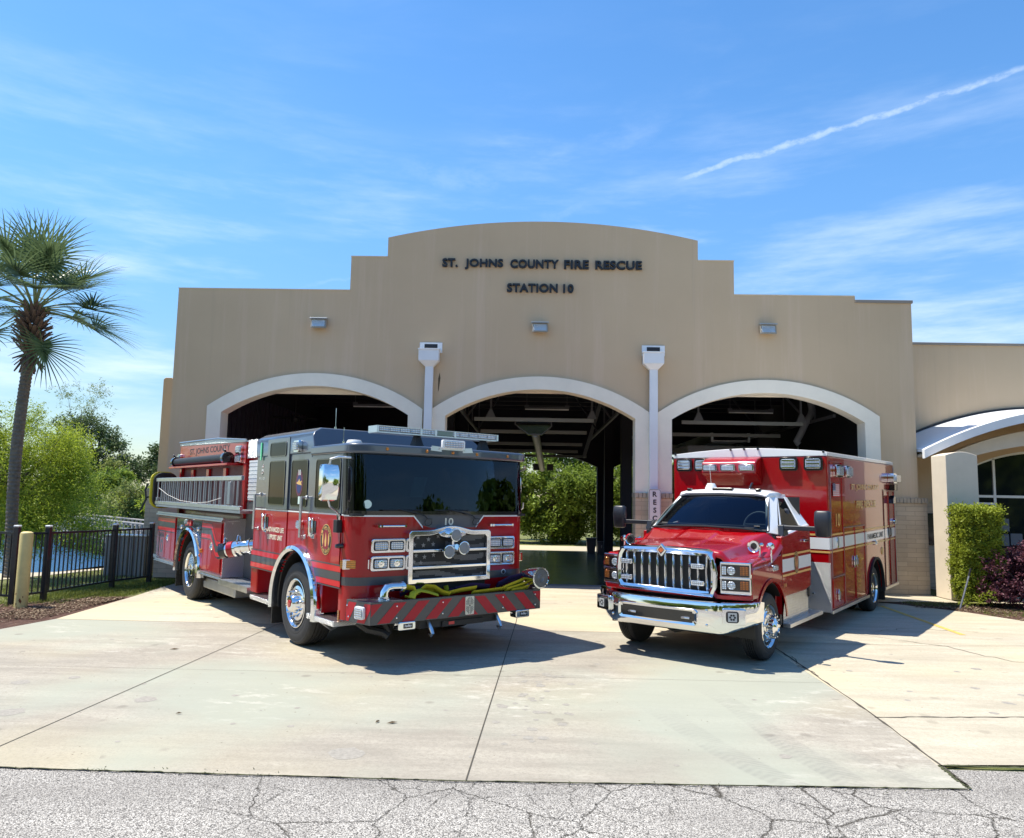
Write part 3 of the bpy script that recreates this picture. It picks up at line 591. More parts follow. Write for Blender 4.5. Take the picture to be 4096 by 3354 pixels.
CH = m_leaf('wood_chip', (.07, .03, .018), (.42, .33, .22), 0, .9)
tag(chips('mulch_chips', [(-8.2, -7.3, -5.6, -3.6), (-9.5, -7.6, -7.5, -4.3), (-7.9, -7.3, -3.9, -3.2)], 9000, 3, CH), 'brown mulch chips and dry leaves around the yellow bollard', 'mulch', kind='stuff')
tag(chips('leaf_litter', [(7.4, 8.6, -2.2, -1.4), (8.4, 12, -3.6, -2.0), (8, 9, -2.6, -1.4)], 3500, 4, CH), 'dry leaf litter in the planting bed at the foot of the pillar', 'leaf litter', kind='stuff')
rg = random.Random(12)
for (x, y, L, a, lb) in ((-4.35, -7.45, .06, .4, 'dark curled dead leaf on the concrete left of the fire engine'), (-1.15, -10.15, .05, .3, 'small tan dead leaf on the concrete below the fire engine'), (-1.28, -10.13, .035, 1.2, 'small black twig next to the tan dead leaf on the concrete'), (-3.05, -10.05, .03, .1, 'tiny brown twig on the concrete, lower left')):
    b = MB(); b.add([(-L, 0, .002), (0, L*.35, .012), (L, 0, .006), (0, -L*.3, .004), (0, 0, .016)], [(0, 4, 1), (1, 4, 2), (2, 4, 3), (3, 4, 0)])
    tag(b.build('dead_leaf', mat('dead_leaf', (.09, .06, .03), .9), loc=(x, y, .001), rot=(0, 0, a)), lb, 'dead leaf')

# ============================================================ fence, bollard, boardwalk
def fence_panel(label, a, c, za, zc, gate=False):
    t = empty('metal_fence', label, 'fence', (a[0], a[1], 0), (0, 0, math.atan2(c[1]-a[1], c[0]-a[0])), group='black metal fence panels')
    L = math.hypot(c[0]-a[0], c[1]-a[1]); b = MB()
    for z0 in (.12, 1.13):
        b = MB(); b.hexa([(.04, -.018, za*z0/1.25), (L-.04, -.018, zc*z0/1.25), (L-.04, .018, zc*z0/1.25), (.04, .018, za*z0/1.25), (.04, -.018, za*z0/1.25+.035), (L-.04, -.018, zc*z0/1.25+.035), (L-.04, .018, zc*z0/1.25+.035), (.04, .018, za*z0/1.25+.035)]); b.build('rail', MP, t)
    n = max(3, int(L/.105)); b = MB()
    for i in range(1, n):
        x = L*i/n; q = za+(zc-za)*i/n; b.box(x-.009, x+.009, -.009, .009, .12*q/1.25, 1.13*q/1.25)
    b.build('pickets', MP, t); return t
MP = mat('black_powder_coat', (.012, .016, .024), .35, coat=.3)
def fence_post(x, y, h, label):
    t = empty('fence_post', label, 'fence post', (x, y, 0), group='black fence posts with pale caps')
    b = MB(); b.box(-.04, .04, -.04, .04, -.05, h-.02); b.build('post', MP, t, bevel=.004)
    b = MB(); b.box(-.046, .046, -.046, .046, h-.02, h+.012); b.build('cap', MT['whitemetal'], t, bevel=.012, seg=3)
FP = [(-10.45, -4.0, 1.33), (-8.63, -4.31, 1.30), (-8.46, -3.75, 1.28), (-8.28, -1.95, 1.25), (-8.0, -1.05, 1.25)]
for p, lb in zip(FP, ('black fence post left of the palm at the frame edge', 'black fence post just left of the yellow bollard', 'black fence post just right of the yellow bollard', 'black fence post in the middle of the long fence run', 'black fence post next to the building corner')): fence_post(*p, lb)
for i, lb in enumerate(('black picket panel left of the yellow bollard in front of the palm', 'narrow black gate panel directly behind the yellow bollard', 'black picket panel in front of the pond water', 'black picket panel closest to the building')):
    fence_panel(lb, FP[i][:2], FP[i+1][:2], FP[i][2]-.02, FP[i+1][2]-.02)
b = MB(); b.lathe([(-.1, .098), (1.17, .098), (1.20, .09), (1.22, .06), (1.225, 0)], (0, 0, 0), (0, 0, 1), 28)
t = empty('bollard', 'yellow steel bollard in the mulch by the fence', 'bollard', (-8.32, -4.52, 0)); b.build('pipe', mat('bollard_yellow', (.62, .50, .20), .55, var=.12, vscale=5), t)
b = MB(); b.lathe([(.16, .0985), (.17, .0995), (.20, .0985)], (0, 0, 0), (0, 0, 1), 28)
b2 = MB()
for a, z, s in ((-1.9, .22, .02), (-1.2, .12, .03), (-1.05, .10, .025), (-1.75, .06, .02), (-.8, .17, .015)):
    c = Vector((math.cos(a)*.0992, math.sin(a)*.0992, z)); tn = Vector((-math.sin(a), math.cos(a), 0)); up = Vector((0, 0, 1))
    b2.add([c-tn*s*.6, c-up*s*1.6, c+tn*s*.6, c+up*s], [(0, 1, 2, 3)])
b2.build('rust_patch', mat('rust', (.16, .06, .02), .9, var=.4, vscale=30), t, smooth=0)
def boardwalk():
    a = Vector((-28.2, 28.3, 0)); c = Vector((-16.5, 17.2, 0)); L = (c-a).length
    t = empty('boardwalk', 'grey timber boardwalk with railings on dark piles over the pond', 'boardwalk', (a.x, a.y, -1.5), (0, 0, math.atan2(c.y-a.y, c.x-a.x)))
    wd = mat('weathered_timber', (.32, .30, .28), .9, var=.2, vscale=3); dk = mat('shaded_timber', (.03, .03, .03), .8)  # dk: shade and reflection under the deck put into a near-black colour
    b = MB(); b.box(0, L, -.8, .8, .80, .88); [b.box(i*.16, i*.16+.15, -.85, .85, .88, .91) for i in range(int(L/.16))]; b.build('deck', wd, t, smooth=0)
    for s in (-.8, .8):
        b = MB(); n = int(L/.62)
        for i in range(n+1): x = L*i/n; b.box(x-.035, x+.035, s-.04, s+.04, .7, 1.84)
        b.box(0, L, s-.09, s+.09, 1.84, 1.89); b.box(0, L, s-.02, s+.02, 1.52, 1.60); b.box(0, L, s-.02, s+.02, 1.16, 1.24); b.build('railing', wd, t, smooth=0)
    b = MB()
    for i in range(int(L/1.5)+1):
        for s in (-.6, .6): b.cyl((i*1.5, s, -1.5), (i*1.5, s, .8), .12, n=8)
    b.box(0, L, -.75, .75, .42, .80); b.build('piles', dk, t)  # solid box below the deck in the same painted shade
boardwalk()
t = empty('utility_cabinet', 'grey ribbed utility screen behind the fence next to the building', 'cabinet', (-9.05, .25, 0))
b = MB(); b.box(-.62, .30, -.1, .3, -.05, .88); [b.box(-.62+i*.08, -.58+i*.08, -.115, -.1, 0, .86) for i in range(12)]; b.build('body', mat('cabinet_grey', (.24, .22, .20), .7), t, bevel=.004)
b = MB(); b.box(-.65, .33, -.13, .33, .88, .91); b.build('lid', MT['alud'], t, bevel=.004)

# ============================================================ FIRE STATION
ARCH = (-4.96, .19, 5.31)
def arc(cx, hw, zs, za, n=28):     # left springer to right springer
    r = (hw*hw+(za-zs)**2)/(2*(za-zs)); cz = za-r; a0 = math.asin(hw/r)
    return [(cx+r*math.sin(-a0+2*a0*i/n), cz+r*math.cos(-a0+2*a0*i/n)) for i in range(n+1)]
ST = empty('fire_station', 'tan stucco fire station with a stepped parapet and three arched bays', 'building', (0, 0, 0))
def station():
    HW, ZS, ZA = 2.475, 3.89, 4.68; hw, zs, za = 2.15, 3.75, 4.385; BT = 2.09
    # facade wall: one outline notched by the bays
    pts = [(-8.3, 0), (-8.3, 6.65), (-4.27, 6.65), (-4.27, 7.46), (-3.42, 7.46)]
    R_ = (3.6**2+.42**2)/(2*.42); cz = 8.35-R_; a0 = math.asin(3.6/R_)
    pts += [(.18+R_*math.sin(-a0+2*a0*i/30), cz+R_*math.cos(-a0+2*a0*i/30)) for i in range(31)]
    pts += [(3.78, 7.45), (4.6, 7.45), (4.6, 6.65), (7.34, 6.65), (7.34, 6.50), (8.6, 6.50), (8.6, 0)]
    for c in reversed(ARCH): pts += [(c+HW, 0)]+list(reversed(arc(c, HW, ZS, ZA)))+[(c-HW, 0)]
    b = MB(); b.prism(pts, 'y', 0, .34)
    b.box(-8.3, -8.0, .34, 10.6, 0, 6.4); b.box(8.3, 8.6, .34, 10.6, 0, 6.4)
    b.build('facade_wall', MT['stucco'], ST, smooth=30)
    b = MB(); b.box(7.33, 8.63, -.03, .37, 6.50, 6.57); b.build('coping', mat('tan_coping', (.27, .235, .20), .7), ST, bevel=.006)
    for x0, x1, z in ((-8.31, -4.27, 6.65), (-4.28, -3.42, 7.46), (3.78, 4.61, 7.45), (4.6, 7.33, 6.65)):
        b = MB(); b.box(x0, x1, -.012, .352, z, z+.018); b.build('parapet_cap', MT['pillar'], ST)
    for c in ARCH:
        b = MB(); o = [(c-HW-.003, BT), *arc(c, HW+.003, ZS, ZA+.003), (c+HW+.003, BT)]; i_ = [(c-hw, BT), *arc(c, hw, zs, za), (c+hw, BT)]
        n = len(o); vs = [(x, y, z) for y in (-.05, .36) for L in (o, i_) for x, z in L]
        f = []
        for k in range(n-1): f += [(k, k+1, n+k+1, n+k), (2*n+k, 3*n+k, 3*n+k+1, 2*n+k+1), (n+k, n+k+1, 3*n+k+1, 3*n+k), (k, 2*n+k, 2*n+k+1, k+1)]
        f += [(0, n, 3*n, 2*n), (n-1, 3*n-1, 4*n-1, 2*n-1)]
        b.add(vs, f); b.build('arch_trim', MT['trim'], ST, smooth=20)
        b = MB(); b.box(c-hw, c+hw, .38, .44, za-.13 if c < -2 else za-.03, za+.2); b.build('door_header', MT['trim'], ST)
    piers = ((-8.42, -7.105), (-2.81, -2.04), (2.34, 3.16), (7.46, 8.75))
    for x0, x1 in piers:
        b = MB(); b.box(x0, x1, -.075, .40, 0, BT-.11); b.build('brick_base', MT['brick'], ST, bevel=.008)
        b = MB(); n = int((x1-x0)/.075); w = (x1-x0+.03)/n
        for i in range(n): b.box(x0-.015+i*w+.004, x0-.015+(i+1)*w-.004, -.10, .40, BT-.108, BT-.002)
        b.build('brick_cap', mat('soldier_brick', (.40, .335, .26), .85, var=.15, vscale=5) if 'soldier_brick' not in bpy.data.materials else bpy.data.materials['soldier_brick'], ST, bevel=.004)
    # rear wall, roof, floor, side piers
    rear = [(-8.0, .0), (-8.0, 6.2), (8.3, 6.2), (8.3, 0)]
    for c in (ARCH[2], ARCH[1]): rear += [(c+2.27, 0)]+list(reversed(arc(c, 2.26, 3.1, 3.62, 16)))+[(c-2.27, 0)]
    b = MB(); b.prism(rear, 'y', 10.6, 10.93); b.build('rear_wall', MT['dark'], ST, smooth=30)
    b = MB(); b.box(-7.995, 8.295, .345, 10.595, 5.4, 5.6); b.box(-8.0, -7.9, .36, 10.59, 0, 5.4); b.box(8.2, 8.29, .36, 10.59, 0, 5.4)
    for i in range(9): b.box(-7.9, 8.2, 1.0+i*1.1, 1.12+i*1.1, 5.1, 5.4)
    for x in (-2.4, 2.75): b.box(x-.15, x+.15, 4.6, 4.9, 0, 5.4); b.box(x-.15, x+.15, 9.4, 9.7, 0, 5.4)
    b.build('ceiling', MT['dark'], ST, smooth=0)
    b = MB()
    for i in range(26): b.box(-7.9, -7.83, .9+i*.3, 1.12+i*.3, .1, 4.6)
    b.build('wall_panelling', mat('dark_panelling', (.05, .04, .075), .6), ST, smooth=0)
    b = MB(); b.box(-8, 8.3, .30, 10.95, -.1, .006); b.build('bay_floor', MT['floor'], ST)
    b = MB(); b.box(-7.1, 7.46, .10, .30, -.1, .004); b.build('threshold', mat('threshold', (.20, .20, .20), .7), ST)
    # open sectional doors under the ceiling: mid and right bays
    for c in ARCH[1:]:
        for k, (y, z, hwid) in enumerate(((1.5, 3.86, 1.46), (3.0, 3.69, 1.40), (5.5, 3.55, 1.46), (7.6, 3.47, 1.46), (9.6, 3.42, 1.9))):
            b = MB(); b.box(c-.15-hwid, c-.15+hwid+.04, y, y+.06, z-.05, z+.04); b.build('door_strut', MT['tube'], ST, bevel=.005)
        b = MB()
        for s in (-1.9, 1.9): b.box(c+s-.03, c+s+.03, 1.0, 10.2, 3.98, 4.05); [b.box(c+s-.015, c+s+.015, y, y+.03, 4.05, 5.35) for y in (2.2, 4.5, 7.2)]
        for s in (-1.2, 1.3): b.box(c+s-.02, c+s+.02, 1.5, 1.55, 3.9, 5.35); b.hexa([(c+s-.12, 1.48, 3.9), (c+s+.12, 1.48, 3.9), (c+s+.12, 1.56, 3.9), (c+s-.12, 1.56, 3.9), (c+s-.03, 1.48, 4.1), (c+s+.03, 1.48, 4.1), (c+s+.03, 1.56, 4.1), (c+s-.03, 1.56, 4.1)])
        for yy in (2.6, 6.4): b.tube([(c+1.9, yy, 4.0), (c+1.2, yy+1, 5.3)], .03, 5); b.tube([(c-1.9, yy, 4.0), (c-1.2, yy+1, 5.3)], .03, 5)
        b.build('door_track', MT['steelp'], ST, smooth=0)
    b = MB(); b.hexa([(1.72, 8.3, 3.3), (1.84, 8.3, 3.3), (1.84, 8.4, 3.3), (1.72, 8.4, 3.3), (2.08, 6.2, 4.9), (2.2, 6.2, 4.9), (2.2, 6.3, 4.9), (2.08, 6.2, 4.9)]); b.build('roof_brace', MT['tube'], ST)
    # downspouts with scupper heads
    for x in (-2.345, 2.74):
        b = MB(); f = [(-.26, 5.19), (.26, 5.19), (.26, 5.44), (-.26, 5.44)]
        b.box(x-.25, x+.27, -.03, -.002, 5.20, 5.44); b.build('scupper_plate', MT['whitemetal'], ST, bevel=.004)
        b = MB(); b.box(x-.14, x+.16, -.034, -.028, 5.265, 5.40); b.build('scupper_slot', MT['letter'], ST)
        b = MB(); b.box(x-.24, x+.22, -.24, -.032, 4.99, 5.255); b.box(x-.255, x+.235, -.255, -.032, 5.235, 5.262)
        b.hexa([(x-.095, -.15, 4.86), (x+.095, -.15, 4.86), (x+.095, -.032, 4.86), (x-.095, -.032, 4.86), (x-.24, -.24, 4.99), (x+.22, -.24, 4.99), (x+.22, -.032, 4.99), (x-.24, -.032, 4.99)])
        b.build('leader_head', MT['whitemetal'], ST, bevel=.004)
        b = MB(); b.box(x-.092, x+.092, -.15, -.055, 2.12, 4.87); b.box(x-.092, x+.092, -.21, -.115, .1, 2.12)
        b.build('downspout', MT['whitemetal'], ST, bevel=.01)
    b = MB(); b.prism([(-2.13, 4.35), (-2.10, 4.62), (-2.12, 4.75), (-2.15, 4.6), (-2.145, 4.3)], 'y', -.004, 0); b.build('water_stain', mat('stain', (.12, .09, .05), .95, var=.4, vscale=9), ST, smooth=0)
    for w_, x_, z_, ww_ in (('ST.', -1.95, 7.325, .36), ('JOHNS', -1.16, 7.30, .89), ('COUNTY', .01, 7.315, 1.12), ('FIRE', .98, 7.31, .57), ('RESCUE', 1.95, 7.305, 1.07), ('STATION', -.03, 6.745, 1.17), ('10', .80, 6.74, .24)):
        lettering('sign_lettering', ST, MT['letter'], [((w_, (x_, -.04, z_), (1, 0, 0), (0, 0, 1), .205 if w_ != 'JOHNS' else .25, ww_),)], extr=.035, bold=.034, spacing=1.08)
    # ---- right wing
    b = MB(); wing = [(8.6, 0), (8.6, 5.87), (16, 5.87), (16, 0)]
    WX, WHW, WZ0, WZS, WZA = 12.35, 1.62, .1, 2.92, 3.30
    wing += [(WX+WHW, 0)]+list(reversed(arc(WX, WHW, WZS, WZA, 20)))+[(WX-WHW, 0)]
    b.prism(wing, 'y', 1.5, 1.8); b.box(8.6, 16, 1.8, 10, 5.6, 5.8); b.build('wing_wall', MT['stucco'], ST, smooth=30)
    b = MB(); b.box(8.6, 16, 1.46, 1.84, 5.87, 5.93); b.build('coping', bpy.data.materials['tan_coping'], ST, bevel=.006)
    b = MB(); b.box(8.75, 10.3, 1.36, 1.498, 0, 2.0); b.build('brick_base', MT['brick'], ST, bevel=.006)
    b = MB(); b.box(9.0, 9.9, 1.33, 1.358, 1.0, 1.75); b.build('wall_panel', MT['blackg'], ST, bevel=.004)
    # storefront: frame and dark panes
    b = MB(); a = arc(WX, WHW, WZS, WZA, 20); o = [(WX-WHW, 0), *a, (WX+WHW, 0)]; i_ = [(WX-WHW+.06, 0), *arc(WX, WHW-.06, WZS-.02, WZA-.06, 20), (WX+WHW-.06, 0)]
    n = len(o); vs = [(x, y, z) for y in (1.55, 1.63) for L in (o, i_) for x, z in L]; f = []
    for k in range(n-1): f += [(k, k+1, n+k+1, n+k), (n+k, n+k+1, 3*n+k+1, 3*n+k)]
    b.add(vs, f)
    for x in (-1.12, -.1, .95): b.box(WX+x-.028, WX+x+.028, 1.55, 1.62, 0, 3.24 if abs(x) < 1 else 3.1)
    b.box(WX-WHW, WX+WHW, 1.556, 1.614, 2.15, 2.21); b.box(WX-WHW, WX-1.1, 1.556, 1.614, 1.98, 2.03); b.build('window_frame', MT['white'], ST, smooth=0)
    b = MB(); b.prism(i_, 'y', 1.585, 1.595); b.build('window_pane', mat('storefront_glass', (.006, .009, .014), .05, spec=.25), ST, smooth=0)
    b = MB(); b.box(WX-1.0, WX-.8, 1.578, 1.584, 1.35, 1.65); b.box(WX-.78, WX-.5, 1.578, 1.584, 1.02, 1.3); b.box(WX-1.0, WX-.82, 1.578, 1.584, 1.0, 1.28); b.build('window_notice', mat('notice', (.12, .14, .17), .6), ST)
    # vaulted canopy: pale metal roof rising to the wall, deep fascia
    cx, chw = 12.3, 3.68
    def cz(x): t = (x-cx)/chw; return 3.15+.98*(1-t*t)
    xs = [8.62+i*(16-8.62)/40 for i in range(41)]
    b = MB(); b.loft([[(x, -.3, cz(x)-.19), (x, -.3, cz(x)), (x, 1.49, cz(x)+.19), (x, 1.49, cz(x)+.13), (x, -.2, cz(x)-.05), (x, -.2, cz(x)-.19)] for x in xs]); b.build('canopy_roof', MT['whitemetal'], ST, smooth=25)
    b = MB(); b.loft([[(x, -.2, cz(x)-.16), (x, 1.49, cz(x)-.16), (x, 1.49, cz(x)-.10), (x, -.2, cz(x)-.10)] for x in xs]); b.build('canopy_soffit', MT['stucco'], ST, smooth=25)
    b = MB(); b.loft([[(x, 1.42, cz(x)+.175), (x, 1.42, cz(x)+.225), (x, 1.498, cz(x)+.235), (x, 1.498, cz(x)+.17)] for x in xs]); b.build('flashing', MT['letter'], ST, smooth=0)
    # curved cream beam behind the pillar above the entrance
    b = MB(); o = [(9.15, 2.9), *arc(12.3, 3.15, 2.95, 3.75, 24), (15.45, 2.9)]; i_ = [(9.55, 2.9), *arc(12.3, 2.75, 2.92, 3.40, 24), (15.05, 2.9)]; n = len(o)
    vs = [(x, y, z) for y in (.2, .45) for L in (o, i_) for x, z in L]; f = []
    for k in range(n-1): f += [(k, k+1, n+k+1, n+k), (2*n+k, 3*n+k, 3*n+k+1, 2*n+k+1), (n+k, n+k+1, 3*n+k+1, 3*n+k), (k, 2*n+k, 2*n+k+1, k+1)]
    b.add(vs, f); b.build('entrance_beam', MT['pillar'], ST, smooth=30)
    for x0 in (8.73, 15.2):
        b = MB(); w = .66; top = [(x0+w*i/10, 3.0+.075*math.sin(PI*i/10)) for i in range(11)]; b.prism([(x0, 0)]+top+[(x0+w, 0)], 'y', -.9, -.33); b.build('pillar', MT['pillar'], ST, bevel=.01)
    # left buttress with brick foot
    b = MB(); b.prism([(-9.0, 0), (-9.0, 4.64), (-8.95, 4.68), (-8.80, 4.68), (-8.72, 4.62), (-8.2, 4.62), (-8.2, 0)], 'y', .95, 1.6); b.build('side_buttress', MT['stucco'], ST, bevel=.01)
    b = MB(); b.box(-9.20, -8.2, .88, 1.7, 0, 1.9); b.build('brick_base', MT['brick'], ST, bevel=.006)
    b = MB(); b.box(-9.22, -8.2, .86, 1.72, 1.9, 1.98); b.build('brick_cap', bpy.data.materials['soldier_brick'], ST, bevel=.006)
station()

# ---- fittings on and in the station
def wall_light(x, z, label):
    t = empty('wall_light', label, 'wall light', (x, 0, z), group='rectangular floodlights above the bay arches')
    b = MB(); b.box(-.13, .13, -.05, 0, -.07, .07); b.hexa([(-.185, -.17, -.115), (.185, -.17, -.115), (.16, -.03, -.09), (-.16, -.03, -.09), (-.185, -.12, .125), (.185, -.12, .125), (.16, -.03, .10), (-.16, -.03, .10)])
    b.build('housing', mat('light_housing', (.30, .27, .22), .5) if 'light_housing' not in bpy.data.materials else bpy.data.materials['light_housing'], t, bevel=.012)
    b = MB(); b.hexa([(-.15, -.178, -.085), (.15, -.178, -.085), (.15, -.165, -.085), (-.15, -.165, -.085), (-.15, -.14, .085), (.15, -.14, .085), (.15, -.125, .085), (-.15, -.125, .085)]); b.build('lens', MT['lens'], t, bevel=.006)
    b = MB(); b.hexa([(-.2, -.19, .10), (.2, -.19, .10), (.17, -.02, .11), (-.17, -.02, .11), (-.2, -.19, .125), (.2, -.19, .125), (.17, -.02, .135), (-.17, -.02, .135)]); b.build('hood', MT['alud'], t, bevel=.004)
wall_light(-4.93, 5.83, 'floodlight above the left bay arch'); wall_light(.16, 5.80, 'floodlight above the middle bay arch, under the station number'); wall_light(5.32, 5.83, 'floodlight above the right bay arch')
def strip_light(x, y, z, label):
    t = empty('strip_light', label, 'ceiling light', (x, y, z), group='fluorescent strip lights inside the bays')
    b = MB(); b.box(-.61, .61, -.05, .05, 0, .05); b.box(-.62, -.5, -.02, .02, .05, .1); b.box(.5, .62, -.02, .02, .05, .1); b.box(-.56, -.55, -.005, .005, .1, .9); b.box(.55, .56, -.005, .005, .1, .9); b.build('housing', MT['steelp'], t)
    b = MB(); b.cyl((-.6, -.02, -.02), (.6, -.02, -.02), .018, n=10); b.build('lamp_tube', MT['white'], t)
strip_light(-4.35, 3.6, 4.38, 'strip light seen at the top of the left arch'); strip_light(.42, 3.6, 4.38, 'strip light seen at the top of the middle arch'); strip_light(6.0, 3.6, 4.38, 'strip light seen at the top of the right arch')
t = empty('door_opener', 'dark trapezoid door-opener housing with a long rail hanging in the middle bay', 'door opener', (.05, 2.0, 3.68))
b = MB(); b.prism([(-.47, .10), (-.13, -.15), (.22, -.15), (.47, .06), (.45, .27), (-.47, .26)], 'y', 0, .35); b.build('housing', MT['blackg'], t, bevel=.01)
b = MB(); ring_pts([(-.48, .10), (-.13, -.16), (.22, -.16), (.48, .06), (.46, .28), (-.48, .27)], [(-.45, .105), (-.12, -.135), (.21, -.135), (.45, .07), (.43, .25), (-.45, .24)], 'y', -.012, -.002, b); b.build('edge_trim', MT['steelp'], t)
b = MB(); b.tube([(.05, .1, -.1), (.15, 2, -.35), (.35, 7, -.75)], [.11, .10, .10], 12); b.build('rail', MT['alud'], t)
for x in (.14, .62): b = MB(); b.box(x-.11, x+.11, 6.9, 7.0, -.80, -.58); b.build('signal_box', MT['steelp'], t, bevel=.01)
t = empty('ceiling_fan', 'dark ceiling fan in the top left of the left bay', 'fan', (-6.5, 3.4, 4.0))
b = MB(); b.cyl((0, 0, 0), (0, 0, 1.4), .02); b.cyl((0, 0, -.12), (0, 0, .08), .11); b.build('motor', MT['black'], t)
for i in range(4):
    a = .5+i*PI/2; b = MB(); c, s_ = math.cos(a), math.sin(a); b.hexa([(c*.1-s_*.05, s_*.1+c*.05, -.04), (c*.6-s_*.11, s_*.6+c*.11, -.06), (c*.6+s_*.11, s_*.6-c*.11, 0), (c*.1+s_*.05, s_*.1-c*.05, 0), (c*.1-s_*.05, s_*.1+c*.05, -.03), (c*.6-s_*.11, s_*.6+c*.11, -.05), (c*.6+s_*.11, s_*.6-c*.11, .01), (c*.1+s_*.05, s_*.1-c*.05, .01)]); b.build('blade', MT['black'], t, bevel=.002)
t = empty('exhaust_hose', 'fat grey S-shaped exhaust hose hanging at the top right of the right bay', 'hose', (7.0, 2.5, 3.5))
b = MB(); pts = [(.28, .3, 1.4), (.33, .2, .86), (.26, .1, .72), (.1, 0, .52), (-.04, 0, .22), (-.16, 0, .0), (-.10, 0, -.06)]
b.tube(pts, [.085]*7, 14); [b.tube([Vector(pts[1]).lerp(Vector(pts[5]), k/20)+Vector((.0, 0, 0)), Vector(pts[1]).lerp(Vector(pts[5]), (k+.3)/20)], .0905, 14) for k in range(0)]
b.build('duct', mat('grey_duct', (.25, .25, .27), .7, bump=.6, bscale=50), t); b = MB(); b.tube([(-.12, 0, -.03), (-.13, 0, -.5)], .004, 5); b.build('cord', MT['white'], t)
def parked_truck():
    t = empty('ladder_truck', 'tall fire truck parked in the dark right bay behind the ambulance', 'fire truck', (5.45, 3.2, 0), (0, 0, 0))
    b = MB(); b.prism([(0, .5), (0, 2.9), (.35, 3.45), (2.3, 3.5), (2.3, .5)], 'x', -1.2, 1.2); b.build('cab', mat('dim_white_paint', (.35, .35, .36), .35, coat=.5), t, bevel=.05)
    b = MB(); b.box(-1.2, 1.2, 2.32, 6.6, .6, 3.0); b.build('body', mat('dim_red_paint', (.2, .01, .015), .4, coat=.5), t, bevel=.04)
    b = MB(); b.box(-1.02, 1.02, -.02, .0, 1.9, 2.85); b.build('windscreen', MT['glassd'], t, bevel=.01)
    for s in (-1, 1): b = MB(); b.box(s*1.2-.008, s*1.2+.008, .5, 1.5, 1.95, 2.8); b.build('side_window', MT['glassd'], t)
    for s in (-1.2, .9):
        for y in (1.0, 5.2): b = MB(); b.cyl((s, y, .5), (s+.3, y, .5), .5, n=24); b.build('wheel', MT['tyre'], t)
    b = MB(); [b.box(s-.03, s+.03, .4, 6.4, 3.55, 3.8) for s in (-.5, .5)]; [b.cyl((-.5, .6+i*.35, 3.6), (.5, .6+i*.35, 3.6), .02, n=6) for i in range(17)]; b.build('aerial_ladder', MT['alud'], t, smooth=0)
    b = MB(); b.box(-1.0, 1.0, -.04, 0, 1.0, 1.5); b.build('grille', MT['chrome'], t, bevel=.01)
parked_truck()
t = empty('waste_bin', 'small grey tapered waste bin beside the post at the rear opening', 'bin', (2.2, 10.1, .006))
b = MB(); b.hexa([(-.13, -.1, 0), (.13, -.1, 0), (.13, .1, 0), (-.13, .1, 0), (-.17, -.13, .5), (.17, -.13, .5), (.17, .13, .5), (-.17, .13, .5)]); b.build('body', MT['steelp'], t, bevel=.01)
b = MB(); b.box(-.19, .19, -.15, .15, .5, .54); b.build('rim', MT['tube'], t, bevel=.006)
t = empty('storage_locker', 'low dark grey locker between the waste bin and the rear post', 'locker', (2.55, 10.0, .006))
b = MB(); b.box(-.13, .13, -.15, .15, 0, .42); b.build('body', MT['steelp'], t, bevel=.01); b = MB(); b.box(-.015, .015, -.17, -.15, .2, .3); b.build('handle', MT['alud'], t)
# RESCUE sign on the right-hand downspout
t = empty('door_sign', 'white vertical sign reading RESCUE on the downspout between the bays', 'sign', (2.745, -.235, 1.62))
b = MB(); b.prism(rrect(0, 0, .27, 1.12, .035), 'y', -.006, .006); b.build('panel', mat('sign_white', (.70, .70, .72), .5), t, smooth=0)
b = MB(); ring_pts(rrect(0, 0, .245, 1.095, .03), rrect(0, 0, .23, 1.08, .025), 'y', -.009, -.006, b); b.build('border', MT['letter'], t, smooth=0)
lettering('lettering', t, MT['letter'], [((ch, (0, -.008, .445-i*.175), (1, 0, 0), (0, 0, 1), .115),) for i, ch in enumerate('RESCUE')], bold=.03)

